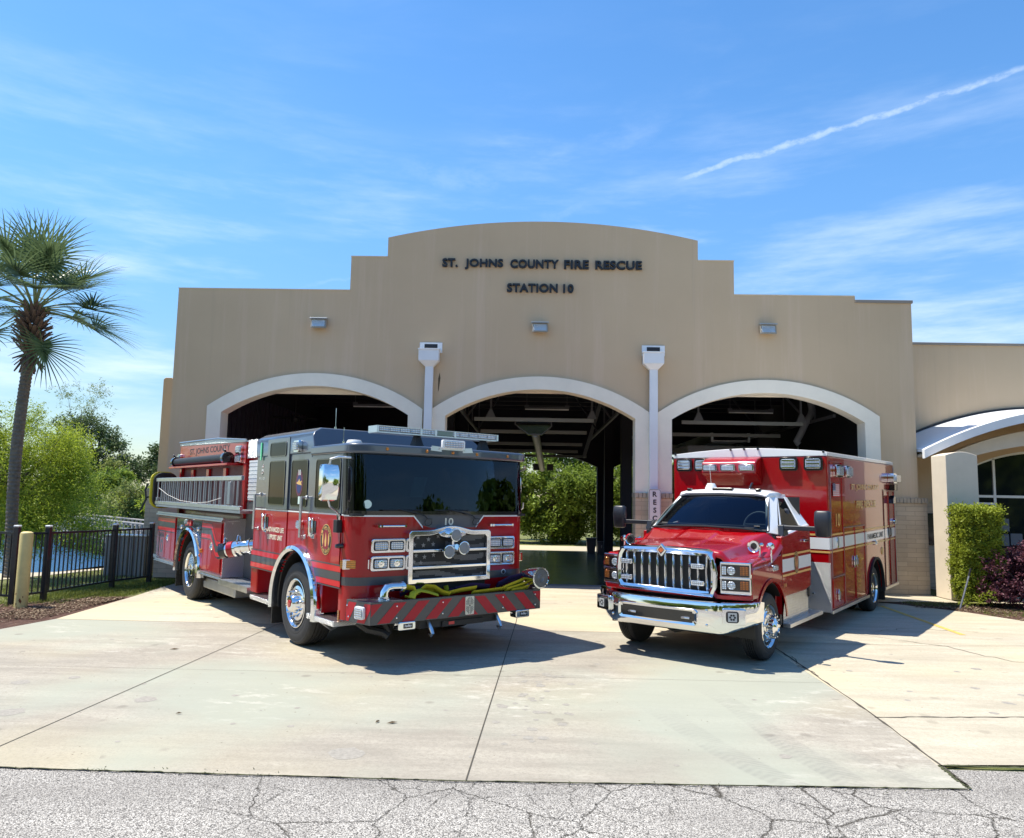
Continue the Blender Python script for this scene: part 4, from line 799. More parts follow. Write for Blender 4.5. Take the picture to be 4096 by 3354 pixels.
# ============================================================ shared vehicle pieces
def wheel(name, parent, x, y, z, side, r=.525, rr=.305, w=.34, dish=False, hub='red', dual=False):
    """side: +1 outer face towards +y, -1 towards -y"""
    k = r/.525; t = bpy.data.objects.new(name, None); COL.objects.link(t); t.parent = parent; t.location = (x, y, z); t.empty_display_size = .2
    d = (0, side, 0); O = (0, 0, 0)
    prof = [(-w, rr-.01), (-w, r*.80), (-w+.03, r*.965), (-w+.07, r)]
    g = w-.14
    for i in range(4): a = -w+.07+g*(i+.6)/4.2; prof += [(a, r), (a+.002, r-.013), (a+.012, r-.013), (a+.014, r)]
    prof += [(-.07, r), (-.028, r*.975), (-.012, r*.93), (-.010, r*.925), (-.012, r*.915), (.0, r*.84), (.003, r*.76), (.0, r*.74), (.002, r*.73), (-.002, r*.66), (-.012, rr+.012), (-.03, rr-.012)]
    b = MB(); b.lathe(prof, O, d, 56)
    if dual: b.lathe([(q-w-.08, s) for q, s in prof], O, d, 40)
    b.build('tyre', MT['tyre'], t, smooth=30)
    b = MB()
    if dish: rp = [(-.03, rr-.012), (-.004, rr+.004), (-.002, rr-.006), (-.02, rr-.018), (-.12, rr-.03), (-.17, rr-.06), (-.175, rr*.5), (-.16, rr*.44), (-.08, rr*.38), (-.03, rr*.36), (-.02, rr*.28), (-.02, 0)]
    else: rp = [(-.03, rr-.012), (-.002, rr+.006), (.001, rr-.004), (-.012, rr-.016), (-.045, rr-.03), (-.038, rr*.76), (-.018, rr*.66), (-.012, rr*.42), (.0, rr*.40), (.055, rr*.36), (.075, rr*.30), (.08, rr*.12), (.08, 0)]
    b.lathe(rp, O, d, 56); b.build('rim', MT['chrome'], t, smooth=30)
    n = 10; lr = rr*.54; base = -.17 if dish else -.014; ln = .05
    for i in range(n):
        a = 2*PI*i/n+.2; c = Vector((lr*math.cos(a), 0, lr*math.sin(a))); b = MB(); b.cyl(c+Vector(d)*base, c+Vector(d)*(base+ln*.55), .019*k, n=10); b.cyl(c+Vector(d)*(base+ln*.55), c+Vector(d)*(base+ln+.02), .015*k, .009*k, n=10); b.build('lug_nut', MT['chrome'], t)
    b = MB(); hr = rr*.80; hb = -.05 if not dish else -.172
    for i in range(5 if dish else 8):
        a = 2*PI*i/(5 if dish else 8); c = Vector((hr*math.cos(a), 0, hr*math.sin(a)))
        b.lathe([(hb+.018, .026*k), (hb+.0185, 0)], c, d, 12)
    b.build('hand_holes', MT['black'], t)
    if hub == 'red':
        b = MB(); b.lathe([(.078, .048), (.086, .046), (.088, 0)], O, d, 20); b.build('hub_badge', MT['red'], t)
    return t
def fender_ring(name, parent, cx, cz, y0, y1, ri, ro, a0, a1, m, n=40, drop=0):
    b = MB(); rings = []
    A = [a0+(a1-a0)*i/n for i in range(n+1)]
    for a in A:
        c, s_ = math.cos(R(a)), math.sin(R(a)); mid = (y0+y1)/2
        rings.append([(cx+ri*c, y0, cz+ri*s_), (cx+(ri+.35*(ro-ri))*c, y0-(y1-y0)*.28, cz+(ri+.35*(ro-ri))*s_), (cx+(ri+.8*(ro-ri))*c, y0-(y1-y0)*.1, cz+(ri+.8*(ro-ri))*s_), (cx+ro*c, mid, cz+ro*s_), (cx+ro*c, y1, cz+ro*s_), (cx+ri*c, y1, cz+ri*s_)])
    if drop: rings = [[(p[0], p[1], p[2]-drop) for p in rings[0]]]+rings+[[(p[0], p[1], p[2]-drop) for p in rings[-1]]]
    b.loft(rings); return b.build(name, m, parent, smooth=40)
def arch_pts(cx, cz, r, zcut, n=24):   # from left (−x) up over to right at z = zcut
    a = math.asin((zcut-cz)/r); return [(cx+r*math.cos(PI-a-(PI-2*a)*i/n), cz+r*math.sin(PI-a-(PI-2*a)*i/n)) for i in range(n+1)]
def clip_poly(P, a, c, keep):   # Sutherland–Hodgman: keep side where (p[a]-c)*keep >= 0
    out = []
    for i in range(len(P)):
        p, q = P[i], P[(i+1) % len(P)]; fp, fq = (p[a]-c)*keep, (q[a]-c)*keep
        if fp >= 0: out.append(p)
        if (fp > 0 and fq < 0) or (fp < 0 and fq > 0): t = fp/(fp-fq); out.append(tuple(p[k]+(q[k]-p[k])*t for k in range(2)))
    return out
def liner(name, parent, cx, cz, r, y0, y1, n=28):
    b = MB(); A = [R(-12)+R(204)*i/n for i in range(n+1)]
    b.loft([[(cx+r*math.cos(a), y0, cz+r*math.sin(a)), (cx+r*math.cos(a), y1, cz+r*math.sin(a)), (cx+(r-.012)*math.cos(a), y1, cz+(r-.012)*math.sin(a)), (cx+(r-.012)*math.cos(a), y0, cz+(r-.012)*math.sin(a))] for a in A])
    yy = y1 if abs(y1) < 99 else y0; return b.build(name, MT['black'], parent)
def light_box(name, parent, c, w, h, d, nrm, bez=MT['chrome'], lens=MT['lens'], rows=1, tilt=None):
    """a bezel with a lens, centre c on the surface, nrm one of '+x','-y','+y'"""
    b = MB(); L = MB(); f = {'+x': lambda u, v, t: (c[0]+t, c[1]+u, c[2]+v), '-y': lambda u, v, t: (c[0]+u, c[1]-t, c[2]+v), '+y': lambda u, v, t: (c[0]-u, c[1]+t, c[2]+v)}[nrm]
    def slab(M_, outl, t0, t1): n = len(outl); M_.add([f(u, v, t0) for u, v in outl]+[f(u, v, t1) for u, v in outl], [tuple(range(n-1, -1, -1)), tuple(range(n, 2*n))]+[(i, (i+1) % n, n+(i+1) % n, n+i) for i in range(n)])
    slab(b, rrect(0, 0, w, h, min(w, h)*.18, 3), 0, d*.7)
    for k in range(rows):
        ww = w/rows; slab(L, rrect(-w/2+ww*(k+.5), 0, ww*.80, h*.72, h*.15, 3), d*.7-.001, d)
    o = b.build(name, bez, parent, bevel=.004); L.build('lens', lens, o, bevel=.004); return o
def emblem(parent, c, rx, rz, right, up, n):
    """oval department seal: gold rims, dark ring with lettering, red shield and a flame"""
    r_ = Vector(right).normalized(); u_ = Vector(up).normalized(); n_ = r_.cross(u_); c = Vector(c)
    def ell(M_, sx, sz, t, N_=40): M_.add([c+r_*(sx*math.cos(2*PI*i/N_))+u_*(sz*math.sin(2*PI*i/N_))+n_*t for i in range(N_)], [tuple(range(N_))])
    b = MB(); ell(b, rx, rz, .001); ell(b, rx*.66, rz*.66, .003)
    o = b.build('seal', MT['gold'], parent, smooth=0)
    b = MB(); ell(b, rx*.95, rz*.95, .002); b.build('seal_ring', MT['letter'], o, smooth=0)
    b = MB(); pts = [(-.5, .45), (-.25, .62), (.25, .62), (.5, .45), (.42, .2), (.42, -.2), (.5, -.45), (.25, -.62), (-.25, -.62), (-.5, -.45), (-.42, -.2), (-.42, .2)]
    b.add([c+r_*(x*rx)+u_*(z*rz)+n_*.004 for x, z in pts], [tuple(range(12))]); b.build('shield', mat('seal_red', (.25, .01, .03), .5), o, smooth=0)
    b = MB(); pts = [(0, .5), (.12, .2), (.17, -.1), (.10, -.45), (-.10, -.45), (-.17, -.1), (-.09, .15)]; b.add([c+r_*(x*rx)+u_*(z*rz)+n_*.005 for x, z in pts], [tuple(range(7))]); b.build('flame', MT['gold'], o, smooth=0)
    b = MB()
    for txt, a0, a1, flip in (('ST. JOHNS COUNTY', 160, 20, 0), ('FIRE RESCUE', 222, 318, 1)):
        for i, ch in enumerate(txt):
            if ch == ' ': continue
            a = R(a0+(a1-a0)*i/(len(txt)-1)); p = c+r_*(rx*.80*math.cos(a))+u_*(rz*.80*math.sin(a))+n_*.003
            rad = (r_*math.cos(a)+u_*math.sin(a)).normalized(); up2 = rad if not flip else -rad; rt = up2.cross(n_)
            add_text(b, ch, p, rt, up2, min(rx, rz)*.22, extr=.0006, res=2)
    b.build('seal_lettering', MT['gold'], o, smooth=0); return o

# ============================================================ FIRE ENGINE  (x forward, y from its right side to its left)
ELOC, EROT = (-3.02, -7.0, 0), (0, 0, R(-49.95))
W_ = 2.62
def capcurve(off=0, rad=.20, n=8):
    P = []
    for i in range(n+1): a = PI-PI/2*i/n; P.append((1.30+rad*math.sin(a-PI/2)*1.0, rad-rad*math.cos(a-PI/2)*1.0))
    P = [(1.30+rad*math.sin(PI/2*i/n), rad-rad*math.cos(PI/2*i/n)) for i in range(n+1)]
    P = [(x, y) for x, y in P]; mid = [(1.50+.06*math.sin(PI*i/16), rad+(W_-2*rad)*i/16) for i in range(1, 16)]
    Q = P+mid+[(x, W_-y) for x, y in reversed(P)]
    out = []
    for i, (x, y) in enumerate(Q):
        a = Q[max(i-1, 0)]; c = Q[min(i+1, len(Q)-1)]; tx, ty = c[0]-a[0], c[1]-a[1]; l = math.hypot(tx, ty); out.append((x+ty/l*off, y-tx/l*off))
    return out
def capsample(y0, y1, off):
    """points of the offset front curve between two y positions"""
    Q = capcurve(off); base = capcurve(0); out = []
    def at(y):
        for i in range(len(base)-1):
            if base[i][1] <= y <= base[i+1][1]:
                t = (y-base[i][1])/max(1e-9, base[i+1][1]-base[i][1]); return (Q[i][0]+(Q[i+1][0]-Q[i][0])*t, Q[i][1]+(Q[i+1][1]-Q[i][1])*t)
        return Q[-1]
    ys = [y0]+[b_[1] for b_ in base if y0+.004 < b_[1] < y1-.004]+[y1]; return [(at(y), y) for y in ys]
def fpatch(b, y0, y1, zb, zt, off, th=.002, mi=0, tilt=0):
    zb_ = zb if callable(zb) else (lambda y: zb); zt_ = zt if callable(zt) else (lambda y: zt)
    A = capsample(y0, y1, off); B = capsample(y0, y1, off+th)
    b.loft([[(p[0], p[1], zb_(y)), (q[0], q[1], zb_(y)), (q[0]-tilt, q[1], zt_(y)), (p[0]-tilt, p[1], zt_(y))] for (p, y), (q, _) in zip(A, B)], mi)
def fx(y, off=0): return capsample(y, min(y+.01, W_), off)[0][0][0]

def engine():
    t = empty('fire_engine', 'red and graphite fire engine numbered 10 with a striped front bumper', 'fire engine', ELOC, EROT)
    ra = .665
    # ---- cab shell
    b = MB(); a = arch_pts(0, .53, ra, .86)
    b.prism([(-1.66, .50), (-1.42, .50), (-1.42, .86)]+a+[(1.28, .86), (1.28, 1.695), (-1.66, 1.695)], 'y', 0, W_)
    b.box(1.245, 1.30, 0, .10, .50, .865); b.box(1.245, 1.30, W_-.10, W_, .50, .865)
    Q = capcurve(0); b.prism(Q, 'z', .50, 1.695)
    b.build('cab_body', MT['red'], t, smooth=35)
    b = MB(); b.box(-1.42, -.66, .22, W_-.22, .48, .862); b.box(.66, 1.26, .26, W_-.26, .48, .862)
    b.build('step_well', MT['plate'], t)
    for q in ((.66, .76, .02), (-1.44, -1.40, .005)): b = MB(); b.box(*q, .3, .50, .86); b.build('well_post', MT['red'], t)
    liner('wheel_liner', t, 0, .53, ra-.004, .03, .5); liner('wheel_liner', t, 0, .53, ra-.004, W_-.5, W_-.03)
    b = MB(); b.box(-7.1, 1.2, .75, 1.87, .42, .78); b.build('chassis', MT['black'], t, smooth=0)
    # ---- upper cab
    b = MB(); b.box(-1.66, .32, .0, W_, 1.712, 2.47); b.box(.32, 1.28, 0, .035, 1.712, 2.47); b.box(.32, 1.28, W_-.035, W_, 1.712, 2.47)
    rf = lambda x, dz=0: [(x, -.014, 2.46), (x, -.014, 2.68), (x, .03, 2.745), (x, .12, 2.80+dz), (x, W_-.12, 2.80+dz), (x, W_-.03, 2.745), (x, W_+.014, 2.68), (x, W_+.014, 2.46)]
    r1 = rf(-1.68); r2 = [(.43 if z < 2.5 else (.36 if z < 2.7 else .30), y, z) for x, y, z in rf(.4)]; b.loft([r1, r2]); b.build('cab_roof', MT['grey'], t, bevel=.02, smooth=40)
    b = MB(); P = [(.25, -.0), (.25, 0)]; Q = capcurve(.045); b.prism([(.33, -.035)]+Q+[(.33, W_+.035)], 'z', 2.425, 2.545); b.build('roof_brow', MT['grey'], t, bevel=.03, seg=3)
    b = MB(); b.box(.33, 1.5, .02, W_-.02, 1.69, 1.72); fpatch(b, .28, W_-.28, 1.69, 1.86, -.30, .05); b.box(.33, .36, .04, W_-.04, 1.7, 2.44); b.build('cab_interior', MT['black'], t)
    for y in (.45, 1.85):
        b = MB(); b.box(.45, .62, y, y+.42, 1.7, 2.12); b.box(.47, .60, y+.1, y+.32, 2.12, 2.30); b.build('seat', mat('seat_fabric', (.05, .055, .07), .9) if 'seat_fabric' not in bpy.data.materials else bpy.data.materials['seat_fabric'], t, bevel=.03)
    # ---- windscreen with rubber frame
    b = MB(); fpatch(b, .045, W_-.045, 1.745, 2.43, .004, .006, tilt=.05); b.build('windscreen', MT['wind'], t, smooth=50)
    b = MB()
    fpatch(b, .005, W_-.005, 1.712, 1.752, .002, .014)
    for y0, y1 in ((.0, .06), (W_-.06, W_)): fpatch(b, y0, y1, 1.712, 2.428, .002, .014, tilt=.05)
    b.build('windscreen_frame', MT['blackg'], t)
    b = MB(); b.box(1.245, 1.30, -.006, .03, 1.712, 2.47); b.box(1.245, 1.30, W_-.03, W_+.006, 1.712, 2.47); b.build('pillar', MT['grey'], t, bevel=.006)
    b = MB(); b.hexa([(1.44, .80, 1.92), (1.44, .98, 1.92), (1.43, .98, 1.92), (1.43, .80, 1.92), (1.44, .86, 2.17), (1.44, 1.05, 2.17), (1.43, 1.05, 2.17), (1.43, .86, 2.17)]); b.build('paper_sheet', MT['paper'], t)
    b = MB(); b.lathe([(0, .05), (.002, .05), (.0025, 0)], (fx(.2, .012), .19, 1.83), (1, -.5, 0), 20); b.build('round_sticker', MT['paper'], t)
    # ---- belt and front graphics
    b = MB(); L = .0165
    fpatch(b, 0.0, .80, 1.684, 1.684+L, .002, .002); fpatch(b, 1.86, W_, 1.684, 1.684+L, .002, .002)
    for s in (0, 1):
        y0, y1 = (.80, .93) if not s else (1.73, 1.86); z = (lambda y: 1.684-(y-.80)/.13*.14) if not s else (lambda y: 1.684-(1.86-y)/.13*.14); fpatch(b, y0, y1, z, lambda y: z(y)+.024, .002, .002)
    for y in (-.002, W_): b.box(-1.66, 1.29, y, y+.002, 1.690, 1.708)
    b.build('belt_line', MT['white'], t, smooth=0)
    b = MB(); fpatch(b, .0, W_, 1.698, 1.716, .001, .002); fpatch(b, .80, 1.86, lambda y: 1.55 if .93 < y < 1.73 else (1.69-(y-.80)/.13*.14 if y < 1 else 1.69-(1.86-y)/.13*.14), 1.70, .001, .002)
    b.build('front_panel', mat('dark_grey_film', (.075, .078, .085), .45, coat=.3), t, smooth=40)
    BS = {k_: MB() for k_ in ('rr', 'rf', 'lr', 'lf', 'fr', 'fl')}   # charcoal + bright red reflective bands
    bands = ((1.105, 1.12, 1), (1.035, 1.10, 0), (.935, 1.03, 1), (.865, .93, 0), (.845, .86, 1))
    for z0, z1, mi in bands:
        zc = min(.0, 0)
        for y in (-.018, W_+.012):
            xa = -math.sqrt(max(0, (ra+.02)**2-(max(z0, .53)-.53)**2)); BS['rr' if y < 1 else 'lr'].box(-1.66, xa, y, y+.006, z0, z1, mi); BS['rf' if y < 1 else 'lf'].box(-xa, 1.302, y, y+.006, z0, z1, mi)
        if z0 > .86: fpatch(BS['fr'], 0, .70, z0-.045, z1-.045, .003, .002, mi) if mi and z1-z0 > .05 else None; (fpatch(BS['fl'], 1.94, W_, z0-.045, z1-.045, .003, .002, mi) if mi and z1-z0 > .05 else None)
    for b_ in BS.values(): b_.build('reflective_band', [MT['redb'], MT['band']], t, smooth=0)
    lettering('cab_number', t, MT['cream'], [(('10', (fx(1.31, .004), 1.31, 1.625), (0, 1, 0), (0, 0, 1), .088, .125),)], bold=.02)
    # ---- doors
    def door(x0, x1, ztop, lower, name):
        b = MB(); b.prism(lower, 'y', -.012, -.001); o = b.build(name, MT['red'], t, bevel=.003)
        b = MB(); b.box(x0, x1, -.0135 if ztop < 2.5 else -.022, -.001, 1.712, ztop); b.build('upper_panel', MT['grey'], o, bevel=.003); return o
    cut = [p for p in arch_pts(0, .53, ra+.03, .88) if p[0] < -.40]
    d1 = door(-1.19, -.39, 2.70, [(-1.19, .88)]+cut+[(-.39, cut[-1][1]+.02), (-.39, 1.688), (-1.19, 1.688)], 'rear_door')
    cut = [p for p in arch_pts(0, .53, ra+.03, .88) if p[0] > .31]
    d2 = door(.30, 1.245, 2.41, [(.30, cut[0][1]+.02)]+cut+[(1.245, .88), (1.245, 1.688), (.30, 1.688)], 'front_door')
    def win(par, x0, x1, z0, z1, y=-.0135, name='window'):
        b = MB(); o_ = rrect((x0+x1)/2, (z0+z1)/2, x1-x0, z1-z0, .05); i_ = rrect((x0+x1)/2, (z0+z1)/2, x1-x0-.03, z1-z0-.03, .04); ring_pts(o_, i_, 'y', y-.010, y, b); o = b.build(name, MT['blackg'], par, bevel=.002)
        b = MB(); b.prism(i_, 'y', y-.005, y+.004); b.build('pane', MT['glassd'], o); return o
    win(d1, -1.08, -.48, 2.44, 2.65, -.022); win(d1, -1.07, -.49, 1.77, 2.39, -.022); win(d2, .50, 1.21, 1.755, 2.375)
    w3 = win(t, -.31, .22, 1.765, 2.385, -.002)
    b = MB()   # oval sticker on the middle window
    def oval(M_, cx, cz, rx, rz, y, mi): M_.add([(cx+rx*math.cos(2*PI*i/32), y, cz+rz*math.sin(2*PI*i/32)) for i in range(32)], [tuple(range(32))], mi)
    oval(b, -.035, 2.075, .115, .175, -.0085, 0); oval(b, -.035, 2.06, .075, .12, -.0095, 1)
    b.add([(-.035+x*.1, -.0105, 2.075+z*.1) for x, z in ((-.95, 0), (-.3, .25), (0, .6), (.25, .2), (.9, .3), (.65, 0), (.9, -.3), (0, -.22), (-.5, -.15))], [tuple(range(9))], 2); b.box(-.055, .0, -.0075, -.0065, 1.80, 1.90, 3)
    b.build('window_sticker', [mat('maroon_film', (.12, .03, .05), .5), MT['navy'], MT['gold'], MT['paper']], w3, smooth=0)
    lettering('sticker_number', w3, MT['white'], [(('10', (-.03, -.011, 2.215), (1, 0, 0), (0, 0, 1), .075, .075),)], extr=.0008, bold=.02)
    for tx, cx_, cz_, w_ in (('ADVANCED LIFE', -.76, 1.43, .58), ('SUPPORT UNIT', -.78, 1.325, .54)): lettering('door_lettering', d1, MT['cream'], [((tx, (cx_, -.013, cz_), (1, 0, 0), (0, 0, 1), .068, w_),)], bold=.02)
    emblem(d2, (.87, -.0145, 1.39), .155, .185, (1, 0, 0), (0, 0, 1), None)
    def grab(par, x, z0, z1):
        b = MB(); b.cyl((x, -.085, z0), (x, -.085, z1), .019, n=14)
        for z in (z0+.01, z1-.01): b.cyl((x, -.085, z), (x+.0, -.01, z), .013, n=10); b.lathe([(0, .03), (.012, .028)], (x, -.014, z), (0, -1, 0), 14)
        b.build('grab_rail', MT['alu'], par)
    grab(t, -1.44, 1.41, 1.92); grab(t, .24, 1.38, 1.90)
    for par, x in ((d1, -1.10), (d2, .52)):
        b = MB(); b.tube([(x-.05, -.02, 1.62), (x-.04, -.07, 1.63), (x+.0, -.08, 1.60), (x+.0, -.08, 1.46), (x-.02, -.06, 1.42), (x-.04, -.02, 1.41)], .017, 8); b.box(x-.075, x-.02, -.03, -.012, 1.39, 1.64); b.box(x-.03, x+.08, -.05, -.012, 1.385, 1.44); b.build('handle', MT['chrome'], par, bevel=.004)
        b = MB(); b.box(x-.018, x+.05, -.018, -.0125, 1.45, 1.6); b.build('handle_recess', MT['blackg'], par)
    light_box('marker_light', t, (.07, -.002, 1.535), .15, .105, .05, '-y')
    light_box('scene_light', t, (-.05, -.016, 2.56), .17, .155, .08, '-y')
    b = MB(); b.box(-1.47, -1.43, -.03, -.015, 2.41, 2.67); b.build('green_led', MT['greenl'], t, bevel=.004)
    b = MB()
    rg = random.Random(5)
    for i in range(26): x, z = rg.gauss(-1.41, .022), 2.20+rg.random()*.15; r_ = rg.uniform(.006, .014); b.add([(x+r_*math.cos(k*PI/3), -.0015-i*.0001, z+r_*math.sin(k*PI/3)) for k in range(6)], [tuple(range(6))], rg.choice((0, 0, 1, 2)))
    b.build('dog_decal', [MT['white'], MT['letter'], MT['redb']], t, smooth=0)
    lettering('date_lettering', t, MT['silverf'], [(('9-11-01', (-1.42, -.001, 2.145), (1, 0, 0), (0, 0, 1), .04, .22),)], extr=.0006)
    # ---- wheel arches, wheels, steps
    fender_ring('fender_trim', t, 0, .53, -.06, .05, ra, ra+.085, -6, 186, MT['chrome'], drop=.06); fender_ring('fender_trim', t, 0, .53, W_-.05, W_+.03, ra, ra+.085, -6, 186, MT['chrome'])
    wheel('front_wheel', t, 0, .0, .525, -1); wheel('front_wheel', t, 0, W_, .525, 1)
    wheel('rear_wheel', t, -4.88, .02, .525, -1, dish=True, dual=True, hub=None); wheel('rear_wheel', t, -4.88, W_-.02, .525, 1, dish=True, dual=True, hub=None)
    for x0, x1 in ((.50, 1.27), (-1.50, -.74)):
        for y0, y1 in ((-.06, .30), (W_-.30, W_+.06)): b = MB(); b.box(x0, x1, y0, y1, .41, .475); b.build('step', MT['plate'], t, bevel=.008)
    b = MB(); b.hexa([(.95, .0, .36), (1.05, .02, .33), (1.05, .1, .36), (.95, .1, .36), (.6, .0, .41), (.8, .02, .41), (.8, .1, .41), (.6, .1, .41)]); b.build('step_bracket', MT['alu'], t)
    b = MB(); b.box(1.262, 1.296, -.012, .0, .47, .60); b.build('reflector', MT['amber'], t)
    b = MB(); b.cyl((1.30, -.05, 1.34), (1.30, .0, 1.34), .03); b.cyl((1.30, -.09, 1.34), (1.30, -.05, 1.34), .02, .03); b.build('side_camera', MT['blackg'], t)
    b = MB(); b.lathe([(0, .05), (.02, .045), (.03, .02)], (1.19, 0, 1.68), (0, -1, 0), 18); b.build('fuel_cap', MT['blackg'], t)
    # mud flap
    for q in ((-.80, -.77, .0, .42, .16, .75), (-5.66, -5.63, .0, .5, .16, .85)): b = MB(); b.box(*q); b.build('mud_flap', MT['black'], t)
    # ---- mirrors
    for s, y in ((-1, -.235), (1, W_+.235)):
        yy = lambda d: y+d*(-s)
        if s > 0: y = W_+.055
        sw = s > 0; b = MB(); b.loft([[(x0-.22*sw+xx, y+uu, z) for xx, uu in rrect(0, 0, wy if sw else wx, wx*.7 if sw else wy, .035 if not sw else .02, 4)] for z, wx, wy, x0 in ((1.86, .06, .16, 1.36), (1.875, .13, .20, 1.36), (1.95, .15, .215, 1.37), (2.08, .155, .22, 1.375), (2.2, .15, .215, 1.37), (2.27, .13, .20, 1.36), (2.285, .06, .16, 1.36))]); o = b.build('mirror', MT['chrome'], t, smooth=50)
        e = 0 if s < 0 else W_
        b = MB()
        if sw: y = W_+.055
        b.tube([(1.36-.2*sw, y, 2.28), (1.38, y, 2.34), (1.40, y+(e-y)*.35, 2.37), (1.42, e+s*.0, 2.37)], .014, 8); b.tube([(1.36, y, 1.87), (1.36, y+(e-y)*.1, 1.80), (1.30, y+(e-y)*.6, 1.74), (1.26, y+(e-y)*.85, 1.68), (1.25, y+(e-y)*.85, 1.6)], .012, 8); b.build('mirror_arm', MT['alu'], o)
        b = MB(); b.box(1.17, 1.27, min(e, e+s*.07), max(e, e+s*.07), 1.49, 1.64); b.build('mirror_bracket', MT['black'], o, bevel=.008)
    # ---- roof gear
    b = MB()
    b.box(1.10, 1.30, .40, W_-.40, 2.71, 2.785); [b.box(1.305, 1.309, .42+i*.15, .55+i*.15, 2.725, 2.77) for i in range(12)]; o = b.build('light_bar', MT['lens'], t, bevel=.012)
    b = MB(); b.box(1.09, 1.31, .39, W_-.39, 2.70, 2.714); b.box(1.09, 1.31, .39, W_-.39, 2.784, 2.79)
    for y in (.38, 1.0, 1.22, 1.52, W_-.40): b.box(1.095, 1.315, y, y+.03, 2.705, 2.788)
    b.build('bar_frame', MT['alu'], o)
    b = MB(); b.box(1.308, 1.313, 1.26, 1.50, 2.722, 2.775); b.build('bar_sensor', mat('grey_green_lens', (.2, .25, .2), .2), o)
    b = MB()
    for y in (.95, 2.0): b.hexa([(1.12, y, 2.54), (1.28, y, 2.54), (1.28, y+.14, 2.54), (1.12, y+.14, 2.54), (1.16, y+.04, 2.70), (1.24, y+.04, 2.70), (1.24, y+.10, 2.70), (1.16, y+.10, 2.70)])
    b.build('bar_bracket', MT['black'], o)
    o = light_box('spotlight_panel', t, (1.60, 1.30, 2.585), .34, .115, .06, '+x', MT['white'], MT['lens'])
    b = MB(); b.prism([(.98, 2.50), (1.14, 2.49), (1.14, 2.55), (1.0, 2.56)], 'x', 1.585, 1.605); b.prism([(1.62, 2.50), (1.46, 2.49), (1.46, 2.55), (1.60, 2.56)], 'x', 1.585, 1.605); b.box(1.5, 1.62, 1.1, 1.5, 2.515, 2.532); b.build('panel_bracket', MT['alu'], o)
    for y in (.40, .93, 1.31, 1.69, 2.22): b = MB(); b.lathe([(0, .022), (.012, .018), (.02, .0)], (fx(y, .045), y, 2.485), (1, 0, 0), 12); b.build('clearance_light', MT['amber'], t)
    b = MB(); b.lathe([(0, .10), (.03, .10), (.06, .08), (.07, 0)], (1.05, .22, 2.545), (0, 0, 1), 24); b.build('antenna_dome', MT['white'], t)
    for x, y, z0, z1 in ((.75, .22, 2.545, 2.78), (-.1, .5, 2.80, 3.12)): b = MB(); b.cyl((x, y, z0), (x, y, z0+.06), .014); b.cyl((x, y, z0+.06), (x, y, z1), .003, n=6); b.build('antenna', MT['chrome'], t)
    # ---- front face
    for s in (0, 1):
        my = (lambda y: y) if not s else (lambda y: W_-y)
        for (z, nm, h_) in ((1.345, 'warning_light', .165), (1.14, 'headlight', .175)):
            cy = my(.47); x = 1.505
            b = MB(); b.prism(rrect(cy, z, .46, h_, .03, 4), 'x', x, x+.055); o = b.build(nm, MT['chrome'], t, bevel=.010, seg=3)
            for q in (-.105, .105):
                b = MB(); b.prism(rrect(cy+q, z, .19, h_-.055, .02, 3), 'x', x+.05, x+.060); b.build('surround', MT['black'], o)
                b = MB(); b.prism(rrect(cy+q, z, .165, h_-.08, .02, 3), 'x', x+.058, x+.068); l_ = b.build('lens', MT['lens'], o, bevel=.004)
                if nm == 'headlight': b = MB(); b.lathe([(0, .042), (.006, .04), (.010, .02), (.006, 0)], (x+.068, cy+q, z), (1, 0, 0), 20); b.build('reflector_bowl', MT['chrome'], o)
        cy0, cy1 = sorted((my(.25), my(.06)))
        b = MB(); yo = my(-.035); yi = my(.25); b.hexa([(1.39, yo, 1.075), (1.51, my(.25), 1.075), (1.40, my(.25), 1.075), (1.30, my(0), 1.075), (1.39, yo, 1.19), (1.51, my(.25), 1.19), (1.40, my(.25), 1.19), (1.30, my(0), 1.19)]); o = b.build('turn_signal', MT['chrome'], t, bevel=.008)
        b = MB(); b.hexa([(1.36, my(-.055), 1.085), (1.475, my(.09), 1.085), (1.44, my(.10), 1.085), (1.33, my(-.03), 1.085), (1.36, my(-.055), 1.18), (1.475, my(.09), 1.18), (1.44, my(.10), 1.18), (1.33, my(-.03), 1.18)]); b.build('amber_lens', MT['amber'], o, bevel=.006)
        b = MB(); ya, yb = sorted((my(.30), my(.68))); b.cyl((1.575, ya, 1.575), (1.575, yb, 1.575), .014, n=12); [b.box(1.50, 1.595, y-.012, y+.012, 1.56, 1.59) for y in (ya+.01, yb-.01, ya+.05)]; b.build('chrome_rail', MT['chrome'], t)
    b = MB(); b.lathe([(0, .035), (.003, .035), (.004, 0)], (fx(2.22, .006), 2.22, .96), (1, 0, 0), 24); o = b.build('round_badge', MT['alu'], t); b = MB(); b.lathe([(0, .024), (.001, .024), (.0015, 0)], (fx(2.22, .011), 2.22, .96), (1, 0, 0), 20); b.build('badge_centre', MT['black'], o)
    # grille: chrome frame with an arched top, three bays of mesh and a waving flag motif
    gy0, gy1, gz0, gz1 = .70, 1.92, .885, 1.52; X0, X1 = 1.49, 1.635
    def top(y, e=0): t_ = (y-1.31)/.34; return gz1-e+(.055*(1-t_*t_)**2 if abs(t_) < 1 else 0)
    def outl(e, arch=True):
        P = [(gy0+e, gz0+e), (gy1-e, gz0+e), (gy1-e, gz1-.03-e), (gy1-e-.03, gz1-e)]
        P += [(y, top(y, e)) for y in [1.65-.68*i/16 for i in range(17)]]; P += [(gy0+e+.03, gz1-e), (gy0+e, gz1-.03-e)]; return P
    b = MB(); ring_pts(outl(0), outl(.062), 'x', X0, X1, b)
    for z in (1.275, 1.075): b.box(X0+.10, X1-.012, gy0+.05, gy1-.05, z-.019, z+.019)
